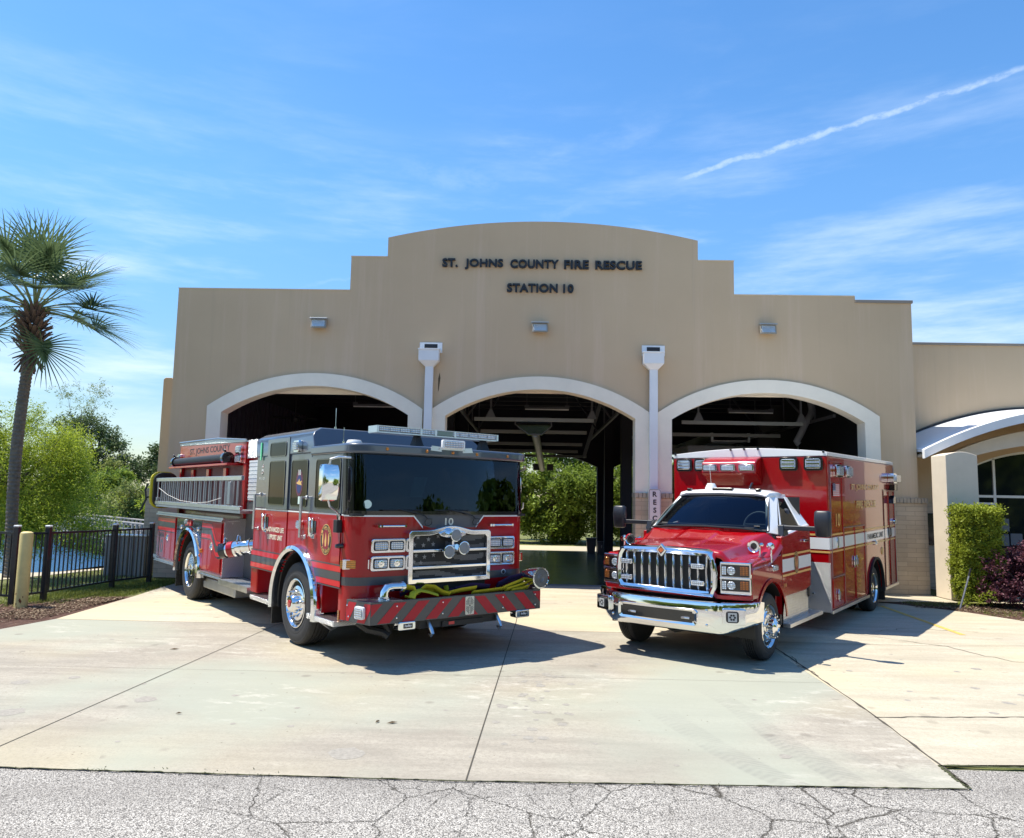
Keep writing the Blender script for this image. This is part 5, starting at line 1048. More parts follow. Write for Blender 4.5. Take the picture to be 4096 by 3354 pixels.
    o = b.build('grille', MT['chrome'], t, bevel=.009, seg=3, smooth=30)
    ms = mat('grille_mesh', (.02, .02, .024), .35, .6)
    b = MB(); b.box(X0+.076, X0+.08, gy0+.05, gy1-.05, gz0+.05, gz1-.03); b.build('mesh_backing', MT['black'], o)
    b = MB(); d_ = .028; n = int((gy1-gy0)/d_)+24   # diagonal wires only inside the flag stripes
    def stripe(y, z): ph = .045*math.sin((y-gy0)*5.2); q = (z-gz0-.05-ph)/.062; return int(math.floor(q)) % 2 == 0
    y = gy0+.07
    while y < gy1-.07:
        z = gz0+.07
        while z < gz1-.07:
            if (y < 1.25 and z > 1.14): st = False
            else: st = stripe(y, z)
            if st:
                for sg in (1, -1): c = Vector((X0+.088, y, z)); v = Vector((0, .0095, .0095*sg)); w_ = Vector((0, -.0014*sg, .0014)); b.add([c-v-w_, c+v-w_, c+v+w_, c-v+w_], [(0, 1, 2, 3)])
            z += .0175
        y += .0175
    b.build('flag_stripes', mat('mesh_wire', (.22, .22, .23), .4, .6), o, smooth=0)
    b = MB()
    for i, (y, z) in enumerate(((.85, 1.44), (1.0, 1.41), (1.14, 1.45), (.80, 1.35), (.93, 1.34), (1.07, 1.35), (.83, 1.22), (.95, 1.20), (1.08, 1.22), (.80, 1.145), (.9, 1.13))):
        P = [((.034 if k % 2 == 0 else .014)*math.sin(k*PI/5), (.034 if k % 2 == 0 else .014)*math.cos(k*PI/5)) for k in range(10)]; b.add([(X0+.092, y+p[0], z+p[1]) for p in P], [tuple(range(10))])
    b.build('flag_stars', bpy.data.materials['mesh_wire'], o, smooth=0)
    b = MB(); b.prism([(gy0+.03, .80), (gy1-.03, .80), (gy1-.03, .885), (gy0+.03, .885)], 'x', 1.42, 1.56); b.build('lower_grille_duct', MT['black'], t)
    b = MB(); P = [(1.31+.20*math.cos(a_)*(1 if abs(math.cos(a_)) < .7 else 1.0), 1.475+.05*math.sin(a_)) for a_ in [2*PI*i/28 for i in range(28)]]; b.prism(P, 'x', X1-.01, X1+.03); b.build('badge_housing', MT['chrome'], o, bevel=.012)
    for y, z in ((1.31, 1.465), (1.215, 1.265), (1.435, 1.305)):
        b = MB(); b.lathe([(-.07, .045), (-.03, .078), (.0, .082), (.012, .082), (.014, .074), (.008, .072)], (1.72, y, z), (1, 0, .0), 32); l_ = b.build('round_lamp', MT['chrome'], t, smooth=40)
        b = MB(); b.lathe([(.006, .073), (.014, .06), (.018, .03), (.019, 0)], (1.72, y, z), (1, 0, 0), 32); b.build('lens', mat('frosted_lens', (.30, .31, .31), .35, .3, bump=1, bscale=160) if 'frosted_lens' not in bpy.data.materials else bpy.data.materials['frosted_lens'], l_)
    b = MB(); b.cyl((1.66, 1.31, 1.40), (1.66, 1.31, 1.28), .02); b.cyl((1.66, 1.2, 1.29), (1.66, 1.44, 1.30), .016); b.cyl((1.60, 1.33, 1.30), (1.72, 1.33, 1.32), .035); b.build('lamp_stalk', MT['chrome'], t)
    # wipers
    for y in (.98, 1.70): 
        b = MB(); b.tube([(fx(y, .03), y, 1.66), (fx(y, .05), y-.06, 1.70), (fx(y, .05), y-.2, 1.735), (fx(y, .03), y-.42, 1.775)], .008, 6); b.tube([(fx(y, .03), y, 1.66), (fx(y, .04), y+.055, 1.66), (fx(y, .04), y+.05, 1.60), (fx(y, .03), y+.02, 1.575), (fx(y, .03), y-.03, 1.585), (fx(y, .03), y-.04, 1.62), (fx(y, .03), y-.02, 1.655)], .005, 6); b.tube([(fx(y, .02), y-.62, 1.765), (fx(y, .02), y-.1, 1.765)], .008, 6); b.build('wiper', MT['black'], t)
    # ---- bumper
    bz0, bz1 = .505, .755; F0 = 1.905
    prof = [(1.50, -.02), (F0, .075), (F0+.012, 1.31), (F0, W_-.075), (1.50, W_+.02)]
    b = MB(); inn = [(1.50, .03), (F0-.05, .115), (F0-.04, 1.31), (F0-.05, W_-.115), (1.50, W_-.03)]
    n = len(prof)
    for i in range(n-1):
        a_, c_ = prof[i], prof[i+1]; a2, c2 = inn[i], inn[i+1]; b.hexa([(*a_, bz0), (*c_, bz0), (*c2, bz0), (*a2, bz0), (*a_, bz1), (*c_, bz1), (*c2, bz1), (*a2, bz1)])
    bp = b.build('bumper', MT['band'], t, bevel=.004)
    b = MB(); b.prism([(1.45, .0), (F0-.05, .11), (F0-.05, W_-.11), (1.45, W_)], 'z', bz0+.002, .60); b.build('bumper_tray', MT['black'], bp)
    b = MB(); b.prism([(1.50, .02), (F0-.04, .10), (F0-.04, .52), (1.50, .52)], 'z', bz1-.03, bz1-.006); b.prism([(1.50, 2.2), (F0-.04, 2.2), (F0-.04, W_-.10), (1.5, W_-.02)], 'z', bz1-.03, bz1-.006); b.build('bumper_deck', MT['plate'], bp)
    b = MB(); z0, z1 = bz0+.012, bz1-.022; sl = .21; wst = .155    # red chevrons on the charcoal face
    for s in (0, 1):
        for k in range(-2, 10):
            y = 1.31-.06-wst*(2*k+1)+.0
            P = [(y-sl/2, z0), (y-sl/2+wst, z0), (y+sl/2+wst, z1), (y+sl/2, z1)]
            P = [(p[0]+.10, p[1]) for p in P]; P = clip_poly(P, 0, .078, 1); P = clip_poly(P, 0, 1.309, -1) if P else P
            if len(P) < 3: continue
            if s: P = [(W_-p[0], p[1]) for p in P]
            b.add([(F0+.003+.012*(1-abs(p[0]-1.31)/1.235), p[0], p[1]) for p in P], [tuple(range(len(P)))])
    for s in (0, 1):
        L_ = math.hypot(F0-1.5, .095)
        for k in (0, 1):
            u0 = L_-.10-.27*k
            P = [(u0-sl*.6, z0), (u0-sl*.6+.13, z0), (u0+.13, z1), (u0, z1)]; P = clip_poly(P, 0, .004, 1); P = clip_poly(P, 0, L_-.003, -1)
            if len(P) < 3: continue
            f_ = lambda u, z: (1.5+u/L_*(F0-1.5), (-.0225+u/L_*.095) if not s else W_+.0225-u/L_*.095, z); b.add([f_(*p) for p in P], [tuple(range(len(P)))])
    b.build('chevrons', mat('chevron_red', (.42, .006, .016), .5), bp, smooth=0)
    b = MB()
    for y in (.40, 1.02, 1.92, 2.45):
        for z in (.565, .695): b.lathe([(0, .011), (.008, .009), (.011, 0)], (F0+.004, y, z), (1, 0, 0), 10)
    for x in (1.52, 1.56): b.lathe([(0, .011), (.01, 0)], (x, -.02, .57+.12*(x < 1.54)), (0, -1, 0), 10)
    b.build('bolts', MT['chrome'], bp)
    b = MB(); b.prism(rrect(1.40, .632, .128, .215, .012, 3), 'x', F0+.014, F0+.022); o = b.build('speaker_plate', MT['cream'], bp)
    b = MB()
    for q in range(4):
        sy, sz = ((1, 1), (-1, 1), (-1, -1), (1, -1))[q]
        for k in range(5):
            d2_ = .018+k*.017; P = [(sy*.0+sy*.006, sz*d2_), (sy*(d2_*.9), sz*.004)]
            A_ = Vector((sy*.006, sz*(d2_*1.05+.012), 0)); B_ = Vector((sy*min(.055, d2_), sz*(.006+max(0, (d2_-.055))*1.3), 0)); nn = (B_-A_).normalized(); pp = Vector((-nn.y, nn.x, 0))*.003
            if A_.y*sz > .1: A_ = A_.lerp(B_, (A_.y*sz-.1)/max(.001, abs(A_.y-B_.y)))
            b.add([(F0+.0228, 1.40+v.x, .632+v.y) for v in (A_-pp, B_-pp, B_+pp, A_+pp)], [(0, 1, 2, 3)])
    b.add([(F0+.0228, 1.40+x, .632+z) for x, z in ((0, .014), (.012, 0), (0, -.014), (-.012, 0))], [(0, 1, 2, 3)]); b.build('slots', MT['letter'], o, smooth=0)
    for s, y in ((0, .53), (1, W_-.39)):
        b = MB(); b.prism(rrect(y, .468, .225, .095, .02, 4), 'x', F0-.10, F0+.03); o = b.build('bumper_lamp', MT['chrome'], bp, bevel=.012, seg=3)
        b = MB(); b.prism(rrect(y+.01, .468, .12, .052, .006, 2), 'x', F0+.03, F0+.033); b.build('lamp_face', MT['blackg'], o)
        lettering('lamp_lettering', o, MT['white'], [(('hadley', (F0+.034, y+.01, .468), (0, 1, 0), (0, 0, 1), .036, .09),)], extr=.0008, bold=.02)
    o = light_box('corner_lamp', bp, (0, 0, 0), .15, .14, .05, '-y', MT['whitemetal'], MT['lens']); o.location = (1.75, .037, .63); o.rotation_euler = (0, 0, math.atan2(.095, .405))
    for y in (.86, 1.86): b = MB(); b.tube([(F0-.06, y, .50), (F0-.02, y, .44), (F0+.02, y, .40), (F0+.05, y, .355), (F0+.02, y, .325), (F0-.03, y, .34)], [.02, .022, .022, .02, .016, .01], 10); b.build('tow_hook', MT['alu'], bp)
    b = MB(); b.box(1.55, F0-.06, .75, 1.87, .40, .503); b.box(F0-.08, F0-.04, 1.05, 1.65, .40, .46); b.tube([(1.55, .1, .50), (1.62, .2, .42), (1.70, .35, .38), (1.75, .4, .34)], .045, 8); b.tube([(1.7, .36, .5), (1.73, .42, .36)], .035, 8); b.build('under_frame', MT['black'], bp)
    b = MB(); b.box(F0-.05, F0-.036, 1.14, 1.22, .42, .455); b.build('tow_eye', MT['redb'], bp)
    # electronic siren on the bumper's left end
    b = MB(); c = (F0-.02, W_-.10, .90); b.lathe([(-.30, .0), (-.29, .07), (-.18, .10), (-.14, .125), (-.02, .135), (.04, .140), (.06, .138), (.062, .118), (.045, .115)], c, (1, 0, 0), 40); b.box(c[0]-.16, c[0]-.06, c[1]-.04, c[1]+.04, bz1-.005, .80); o = b.build('siren', MT['chrome'], t, smooth=40)
    b = MB(); b.lathe([(.045, .117), (.052, .09), (.05, 0)], c, (1, 0, 0), 40)
    b.build('siren_grille', mat('siren_mesh', (.10, .11, .11), .6), o)
    b = MB(); [b.box(c[0]+.053, c[0]+.056, c[1]-math.sqrt(.112**2-zz*zz), c[1]+math.sqrt(.112**2-zz*zz), c[2]+zz-.0015, c[2]+zz+.0015) for zz in [(-.105+.011*i) for i in range(20)]]; [b.lathe([(.055, r_), (.060, r_-.003), (.055, r_-.006)], c, (1, 0, 0), 32, closed=True) for r_ in (.055, .035)]; b.build('siren_louvres', MT['alud'], o, smooth=0)
    # chrome elbow on the bumper deck
    b = MB(); b.tube([(1.72, .34, .75), (1.72, .34, .83), (1.72, .37, .875), (1.72, .43, .885), (1.72, .60, .88)], [.06, .055, .055, .05, .05], 16); b.lathe([(-.0, .075), (.03, .075)], (1.72, .34, .75), (0, 0, 1), 20); b.lathe([(0, .065), (.03, .065)], (1.72, .55, .88), (0, 1, 0), 20); b.build('hose_elbow', MT['chrome'], t, smooth=40)
    # ---- pump module
    b = MB(); b.box(-3.0, -1.66, .36, W_-.36, .50, 2.78); b.build('pump_module', MT['red'], t)
    b = MB(); b.box(-2.995, -1.665, .335, .357, .53, 1.79); [b.box(-2.7+i*.22, -2.56+i*.22, .31, .336, 1.35+.16*(i % 2), 1.45+.16*(i % 2)) for i in range(4)]; b.build('pump_panel', MT['band'], t, bevel=.004)
    b = MB(); [b.box(-2.90, -1.70, .318-.006*(i % 2), .357, 1.81+i*.0325, 1.84+i*.0325) for i in range(20)]; b.build('shutter', MT['rollup'], t, smooth=0)
    b = MB(); b.box(-2.955, -2.55, .30, .357, 2.50, 2.80); b.build('module_plate', MT['plate'], t)
    b = MB(); b.box(-3.0, -1.66, -.035, .34, .475, .545); [b.box(-3.0, -1.66, -.02+i*.04, .0+i*.04, .545, .551) for i in range(9)]; b.box(-3.0, -1.66, -.05, -.035, .465, .55); b.build('side_walkway', MT['alu'], t)
    b = MB(); b.box(-3.005, -2.985, .0, .34, .56, 1.50); b.build('body_front_plate', MT['plate'], t)
    b = MB(); b.box(-2.984, -2.978, .04, .24, 1.455, 1.465); b.build('plate_slot', MT['white'], t)
    b = MB(); b.tube([(-2.05, .34, 1.12), (-2.1, .15, 1.12), (-2.22, .0, 1.10), (-2.40, -.14, 1.04)], [.105, .105, .10, .10], 20)
    for k, r_ in ((0, .125), (.35, .12), (.55, .125)): p = Vector((-2.1, .15, 1.12)).lerp(Vector((-2.40, -.14, 1.04)), k); q = Vector((-2.1, .15, 1.12)).lerp(Vector((-2.40, -.14, 1.04)), k+.09); b.cyl(p, q, r_, n=22)
    o = b.build('pump_intake', MT['chrome'], t, smooth=40)
    b = MB(); b.cyl((-2.30, -.05, 1.07), (-2.36, -.11, 1.052), .122, n=22); b.build('intake_valve', MT['red'], o)
    b = MB(); b.cyl((-2.40, -.14, 1.04), (-2.46, -.20, 1.02), .118, .11, n=22); [b.cyl((-2.41+.1*math.cos(a_)*.4, -.17+.1*math.cos(a_)*.3, 1.03+.115*math.sin(a_)), (-2.47+.1*math.cos(a_)*.4, -.22+.1*math.cos(a_)*.3, 1.02+.115*math.sin(a_)), .018) for a_ in (0, 2.1, 4.2)]; b.build('intake_cap', MT['blackg'], o)
    for (x, y, z, r_) in ((-2.48, -.13, 1.13, .10), (-2.22, -.02, 1.18, .11)): b = MB(); b.tube([(x+r_*.5*math.cos(a_), y-r_*.4*math.cos(a_), z+r_*math.sin(a_)) for a_ in [2*PI*i/20 for i in range(21)]], .009, 6); b.build('hand_ring', MT['chrome'], o)
    b = MB(); b.tube([(-1.68, .26, 2.62), (-1.85, .24, 2.60), (-2.03, .22, 2.48), (-2.12, .22, 2.28), (-2.05, .22, 2.10), (-1.90, .24, 1.98), (-1.68, .26, 1.93)], .026, 10); b.build('booster_hose', mat('red_hose', (.55, .08, .09), .5), t)
    # ---- rear body
    rx, rz_ = -4.88, .53
    b = MB(); b.prism([(-7.18, .585)]+[(-5.80, .585), (-5.62, .585)]+arch_pts(rx, rz_, ra+.02, .62)+[(-4.15, .585), (-3.0, .585), (-3.0, 1.49), (-7.18, 1.49)], 'y', 0, W_); b.box(-7.0, -2.99, .36, W_-.36, 1.49, 2.78); bd = b.build('rear_body', MT['red'], t)
    b = MB(); b.box(-7.18, -3.0, .0, .37, 1.49, 1.502); b.build('body_deck', MT['blackg'], t)
    liner('wheel_liner', t, rx, rz_, ra+.012, .03, .7); liner('wheel_liner', t, rx, rz_, ra+.012, W_-.7, W_-.03)
    b = MB(); b.box(-7.19, -2.985, -.055, .0, 1.445, 1.475); b.box(-7.19, -2.985, -.035, .0, 1.477, 1.515); b.build('body_rail', MT['alu'], t, bevel=.004)
    for x0, x1 in ((-7.22, -5.66), (-4.22, -2.99)): b = MB(); b.box(x0, x1, -.045, .0, .572, .584); b.box(x0, x1, -.045, .0, .527, .539); b.box(x0, x1, -.015, .0, .539, .572); b.build('rub_rail', MT['alu'], t)
    b = MB(); b.box(-7.55, -7.18, .02, W_-.02, .56, .62); b.build('tailboard', MT['alu'], t, bevel=.006)
    def comp(x0, x1, z0, z1): b = MB(); b.prism(rrect((x0+x1)/2, (z0+z1)/2, x1-x0, z1-z0, .02, 3), 'y', -.022, -.001); return b.build('locker_door', MT['red'], bd, bevel=.006)
    k1 = comp(-7.15, -5.84, .62, 1.425); k2 = comp(-4.13, -3.08, .62, 1.425)
    b = MB(); arcp = [p for p in arch_pts(rx, rz_, ra+.10, .86)]; b.prism([(-5.76, .9)]+[(-5.76, 1.425), (-4.18, 1.425), (-4.18, .9)]+[(p[0], p[1]) for p in reversed(arcp)], 'y', -.012, -.001); o = b.build('arch_locker', MT['blackg'], bd, bevel=.004)
    for x in (-5.45, -4.40): b = MB(); b.lathe([(0, .045), (.015, .04), (.02, .0)], (x, -.012, 1.27), (0, -1, 0), 18); b.box(x-.012, x+.012, -.045, -.012, 1.235, 1.305); b.build('latch', MT['chrome'], o)
    light_box('scene_light', bd, (-4.98, -.03, 1.38), .17, .095, .05, '-y'); b = MB(); b.box(-5.14, -4.78, -.03, -.012, 1.31, 1.41); b.build('red_marker', MT['redb'], bd)
    fender_ring('fender_trim', t, rx, rz_, -.05, .05, ra+.02, ra+.10, -6, 186, MT['chrome']); fender_ring('fender_trim', t, rx, rz_, W_-.05, W_+.03, ra+.02, ra+.10, -6, 186, MT['chrome'])
    b = MB(); b.lathe([(0, .04), (.03, .035), (.04, .0)], (-4.09, -.02, .92), (0, -1, 0), 14); b.build('amber_marker', MT['amber'], t)
    for par, x in ((k1, -6.36), (k2, -3.55)): b = MB(); b.lathe([(0, .07), (.008, .068), (.01, .05), (.004, .045), (.004, 0)], (x, -.022, 1.03), (0, -1, 0), 22); b.tube([(x-.03, -.03, 1.0), (x-.03, -.05, 1.0), (x+.03, -.05, 1.06), (x+.03, -.03, 1.06)], .008, 6); b.build('latch', MT['chrome'], par)
    b = MB(); b7 = MB(); y = -.0235
    def sk(P, mi): (b7 if P[0][0] < -5 else b).add([(x, y-(.0005 if mi else 0), z) for x, z in P], [tuple(range(len(P)))], mi)
    for zt, zb, mi in ((1.415, 1.40, 1), (1.395, 1.325, 0), (1.32, 1.22, 1), (1.215, 1.15, 0), (1.145, 1.13, 1)):
        sk([(-7.14, zb), (-5.85, zb), (-5.85, zt), (-7.14, zt)], mi)
        dx = (1.415-zt)*.15; dx2 = (1.415-zb)*.15
        sk([(-4.12, zb), (-3.58-dx2, zb), (-3.58-dx, zt), (-4.12, zt)], mi); sk([(-3.58-dx2, zb), (-3.28-dx2, zb-.27), (-3.28-dx, zt-.27), (-3.58-dx, zt)], mi); sk([(-3.28-dx2, zb-.27), (-3.09, zb-.27), (-3.09, zt-.27), (-3.28-dx, zt-.27)], mi)
    for q in (b, b7): q.build('reflective_band', [MT['redb'], MT['band']], bd, smooth=0)
    lettering('locker_lettering', bd, MT['band'], [(('10', (-6.82, -.0235, .84), (1, 0, 0), (0, 0, 1), .27, .34),), (('ENGINE', (-6.80, -.0235, 1.055), (1, 0, 0), (0, 0, 1), .085, .40),)], bold=.02, extr=.0006)
    # upper body: sign board, shelf, lamps, top edge
    b = MB(); b.prism([(-6.98, 2.42), (-3.0, 2.42), (-3.0, 2.775), (-6.98, 2.865)], 'y', .28, .36); b.box(-6.95, -3.25, .06, .36, 2.385, 2.42); b.box(-3.14, -3.0, .29, .36, 1.5, 2.42); b.box(-6.98, -6.86, .29, .36, 1.5, 2.42); b.build('upper_side', MT['red'], t, bevel=.004)
    b = MB(); b.box(-6.9, -3.1, .345, .358, 1.55, 2.38); b.build('storage_recess', mat('shaded_recess_red', (.12, .004, .008), .5), t)  # flat panel; shade under the shelf is put into its darker red
    for x in (-6.2, -5.2, -4.2): b = MB(); b.box(x, x+.16, .30, .345, 2.16, 2.36); b.build('bracket', MT['redb'], t, bevel=.01)
    b = MB(); b.prism([(-7.0, 2.868), (-3.0, 2.778), (-3.0, 2.80), (-4.5, 2.885), (-7.0, 2.905)], 'y', .275, 2.34); b.build('hose_bed_cover', MT['plate'], t)
    b = MB(); b.tube([(-7.02, .27, 2.935), (-4.5, .27, 2.905), (-3.0, .27, 2.81)], .014, 8); b.build('cover_rail', MT['alu'], t)
    lettering('side_lettering', t, MT['letter'], [(('ST. JOHNS COUNTY', (-5.05, .279, 2.70), (1, 0, 0), (0, 0, 1), .15, 2.45),)], bold=.015, extr=.0006)
    for z, nm in ((2.65, 'scene_light'), (2.495, 'warning_light')): light_box(nm, t, (-3.27, .28, z), .27, .14, .06, '-y')
    light_box('scene_light', t, (-6.93, .28, 2.62), .2, .14, .06, '-y')
    b = MB(); b.box(-4.36, -2.7, .12, .5, .26, .46); b.build('fuel_tank', MT['alud'], t, bevel=.03)
    b = MB(); b.box(-7.0, -1.6, W_-.37, W_-.36, .5, 2.7); b.build('left_side_panel', MT['red'], t)
engine()
def eng_thing(name, label, cat): return empty(name, label, cat, ELOC, EROT)
t = eng_thing('ladder', 'aluminium extension ladder racked on edge along the side of the fire engine', 'ladder')
for y, x0, x1, nm in ((-.075, -7.20, -2.03, 'outer'), (-.005, -7.05, -2.3, 'inner')):
    for z0, z1 in ((1.66, 1.725), (2.12, 2.19)): b = MB(); b.box(x0, x1, y-.025, y+.025, z0, z1); b.build('side_rail', MT['alu'], t, bevel=.006)
    n = int((x1-x0)/.285)
    for i in range(n): x = x0+.12+i*.285; b = MB(); b.cyl((x, y, 1.72), (x, y, 2.13), .016, n=8); b.build('rung', MT['alud'], t)
b = MB(); b.tube([(-6.9, -.11, 1.99), (-6.2, -.11, 1.86), (-5.3, -.11, 1.76), (-4.3, -.11, 1.735), (-3.6, -.11, 1.76), (-2.9, -.11, 1.84)], .0045, 6); b.build('halyard', mat('rope', (.72, .70, .66), .9), t)
for q in ((-2.62, -2.5, -.11, -.05, 1.74, 2.1), (-7.1, -7.0, -.11, -.05, 1.73, 1.80)): b = MB(); b.box(*q); b.build('ladder_foot', MT['alud'], t, bevel=.01)
b = MB(); b.box(-7.1, -2.0, -.10, .32, 1.615, 1.655); b.build('rack_tray', MT['alud'], t)
t = eng_thing('backboard', 'yellow and black rescue board strapped upright behind the ladder on the fire engine', 'rescue board')
b = MB(); b.prism(rrect(.10, 1.95, .46, .72, .17, 6), 'x', -7.34, -7.24); b.build('panel', MT['black'], t, bevel=.01)
b = MB(); ring_pts(rrect(.08, 1.95, .50, .76, .18, 6), rrect(.10, 1.95, .44, .70, .165, 6), 'x', -7.42, -7.345, b); b.build('rim', mat('safety_yellow', (.72, .60, .02), .5), t, smooth=40)
b = MB(); b.tube([(-7.40, -.20, 2.08), (-7.45, -.24, 1.95), (-7.42, -.22, 1.75), (-7.5, -.30, 1.52)], .022, 6, sy=.3); b.tube([(-7.40, -.18, 1.8), (-7.45, -.22, 1.78)], .02, 6); b.build('strap', MT['black'], t)
t = eng_thing('suction_hose', 'black capped suction tube lying on the shelf below the county lettering of the fire engine', 'hose')
b = MB(); b.cyl((-6.80, .17, 2.515), (-3.62, .17, 2.515), .078, n=20); b.build('tube', MT['black'], t)
for x in (-6.88, -3.66): b = MB(); b.cyl((x, .17, 2.515), (x+.12, .17, 2.515), .108, n=24); b.cyl((x-.01, .17, 2.60), (x+.04, .12, 2.66), .02); b.build('end_cap', MT['blackg'], t, bevel=.01)
# hoses folded in the bumper tray
def flat_hose(name, label, m, runs):
    t = eng_thing(name, label, 'hose')
    for pts, w in runs: b = MB(); b.tube(pts, w, 8, sy=.30); b.build('fold', m, t, smooth=60)
flat_hose('yellow_hose', 'yellow fire hose flaked in the engine bumper tray next to the chrome elbow', MT['yellow'],
    [([(1.72, .62, .875), (1.76, .70, .86), (1.80, .72, .79), (1.78, .66, .75), (1.74, .60, .77)], .05), ([(1.86, .62, .76), (1.83, .66, .815), (1.80, .76, .835), (1.82, .86, .815), (1.86, .98, .775)], .042), ([(1.72, .80, .80), (1.70, .90, .86), (1.74, 1.0, .85), (1.80, 1.08, .79), (1.84, 1.16, .765)], .05), ([(1.62, .74, .77), (1.66, .92, .82), (1.70, 1.04, .79), (1.7, 1.2, .77)], .05)])
flat_hose('yellow_hose', 'yellow fire hose laid flat along the middle of the fire engine bumper tray', MT['yellow'], [([(1.80, 1.12, .77), (1.79, 1.35, .80), (1.79, 1.58, .815)], .045), ([(1.83, 1.5, .765), (1.82, 1.8, .775), (1.81, 2.05, .785)], .04), ([(1.6, 1.26, .84), (1.6, 1.28, .78)], .03)])
flat_hose('yellow_hose', 'stack of yellow hose folds at the siren end of the fire engine bumper tray', MT['yellow'], [([(1.82, 1.98, .785), (1.78, 2.2, .83), (1.72, 2.40, .86)], .055), ([(1.83, 2.02, .765), (1.80, 2.22, .79), (1.76, 2.42, .82)], .05), ([(1.84, 2.1, .75), (1.82, 2.3, .765), (1.8, 2.42, .78)], .045)])
flat_hose('purple_hose', 'dark purple fire hose folded behind the yellow folds in the fire engine bumper tray', MT['purple'], [([(1.62, 1.30, .77), (1.62, 1.6, .80), (1.63, 1.9, .79)], .06), ([(1.66, 1.35, .79), (1.67, 1.6, .83), (1.69, 1.85, .80)], .055), ([(1.62, 2.05, .80), (1.62, 2.25, .87), (1.64, 2.42, .90)], .07), ([(1.60, .62, .78), (1.62, .75, .84), (1.6, .9, .80)], .06)])

# ============================================================ AMBULANCE  (x forward, y to its left = the side seen on the right)
def ambulance():
    t = empty('ambulance', 'red ambulance with white cab roof, chrome grille and white stripe', 'ambulance', (3.02, -7.19, 0), (0, .0145, R(-126.67)))
    YC = -.975; HW = 1.005; YB0, YB1 = -2.54, .03; BC = (YB0+YB1)/2
    red = MT['ared']; wx, wz, wr = -5.56, .325, .545
    mir = lambda y: 2*YC-y
    # ---- box body
    b = MB(); P = [(-7.36, .27), (wx-wr-.12, .27)]+arch_pts(wx, wz, wr, .30)+[(wx+wr+.12, .27), (-2.60, .27), (-2.60, 2.635), (-7.36, 2.635)]
    b.prism(P, 'y', YB0, YB1); box = b.build('box_body', red, t, bevel=.02, smooth=35)
    b = MB(); n = 12
    def sec(x): return [(x, YB0-.004, 2.637), (x, YB0-.004, 2.69)]+[(x, YB0+.03+(YB1-YB0-.06)*i/n, 2.705+.075*math.sin(PI*i/n)) for i in range(n+1)]+[(x, YB1+.004, 2.69), (x, YB1+.004, 2.637)]
    b.loft([sec(-7.365), sec(-2.595)]); b.build('box_roof', MT['white'], t, bevel=.006, smooth=40)
    liner('wheel_liner', t, wx, wz, wr-.003, YB1-.7, YB1-.03); liner('wheel_liner', t, wx, wz, wr-.003, YB0+.03, YB0+.7)
    b = MB(); b.box(-7.2, .6, YC-.45, YC+.45, .33, .62); b.box(-2.62, -1.6, YC-.6, YC+.6, .5, 1.45); b.build('chassis', MT['black'], t, smooth=0)
    fender_ring('rear_fender_trim', t, wx, wz, -(YB1)*0+YB1-.01, YB1+.035, wr-.012, wr+.03, -10, 190, MT['black'])
    # front face plate, belt stripe, gold lines
    b = MB(); b.box(-2.602, -2.590, YB1-.95, YB1, .255, 1.0); b.box(-2.62, -2.590, YB1-.006, YB1+.006, .255, 1.0); b.build('corner_plate', MT['plate'], t)
    b = MB(); b.lathe([(0, .02), (.012, .015)], (-2.588, -.22, .52), (1, 0, 0), 12); b.build('corner_knob', MT['chrome'], t)
    b = MB(); b.box(-2.60, -2.594, -.60, YB1+.003, 1.20, 1.375); b.box(-7.36, -2.595, YB1+.001, YB1+.006, 1.20, 1.375); b.build('white_stripe', MT['white'], box, smooth=0)
    b = MB()
    for z in (1.405, 1.145): b.box(-2.60, -2.594, -.60, YB1+.003, z, z+.028); b.box(-7.36, -2.595, YB1+.001, YB1+.006, z, z+.028)
    b.build('gold_lines', MT['gold'], box, smooth=0)
    # doors on the side: proud panels with aluminium edge strips
    def bdoor(name, x0, x1, z0, z1, edge=True):
        b = MB(); b.prism(rrect((x0+x1)/2, (z0+z1)/2, x1-x0, z1-z0, .02, 3), 'y', YB1+.0075, YB1+.0135); cut = None
        b = MB()
        o_ = rrect((x0+x1)/2, (z0+z1)/2, x1-x0, z1-z0, .02, 3); i_ = rrect((x0+x1)/2, (z0+z1)/2, x1-x0-.02, z1-z0-.02, .015, 3); ring_pts(o_, i_, 'y', YB1+.001, YB1+.012, b)
        return b.build(name, MT['ared'], box, bevel=.003)
    def seam(par, segs, m=MT['alud']):
        b = MB(); [b.box(min(x0, x1)-.004, max(x0, x1)+.004, YB1+.004, YB1+.014, min(z0, z1)-.004, max(z0, z1)+.004) for x0, z0, x1, z1 in segs]; b.build('edge_strip', m, par)
    d = bdoor('entry_door', -3.39, -2.72, .78, 2.56); seam(d, [(-2.70, .78, -2.70, 2.5), (-3.40, .30, -3.40, 1.5)])
    d = bdoor('lower_locker', -3.39, -2.72, .30, .75); seam(d, [(-2.72, .765, -3.39, .765)])
    d = bdoor('locker_door', -4.09, -3.43, .30, 1.50); seam(d, [(-3.43, 1.505, -4.78, 1.505)]); bdoor('locker_door', -4.79, -4.12, .30, 1.50); seam(d, [(-4.80, .32, -4.80, 1.45)])
    d = bdoor('rear_locker_door', -6.80, -6.37, .28, 2.10); seam(d, [(-6.37, .28, -6.37, 2.12), (-6.34, 2.13, -7.34, 2.13), (-6.82, .28, -6.82, 2.1)], MT['blackg']); bdoor('rear_locker_door', -7.30, -6.84, .28, 2.10)
    for q in ((-4.93, -2.60), (-7.40, -6.22)): b = MB(); b.box(*q, YB1, YB1+.03, .235, .285); b.build('rub_rail', MT['alu'], t, bevel=.006)
    b = MB(); b.box(-6.25, -6.22, -.45, YB1, .05, .32); b.build('mud_flap', MT['black'], t)
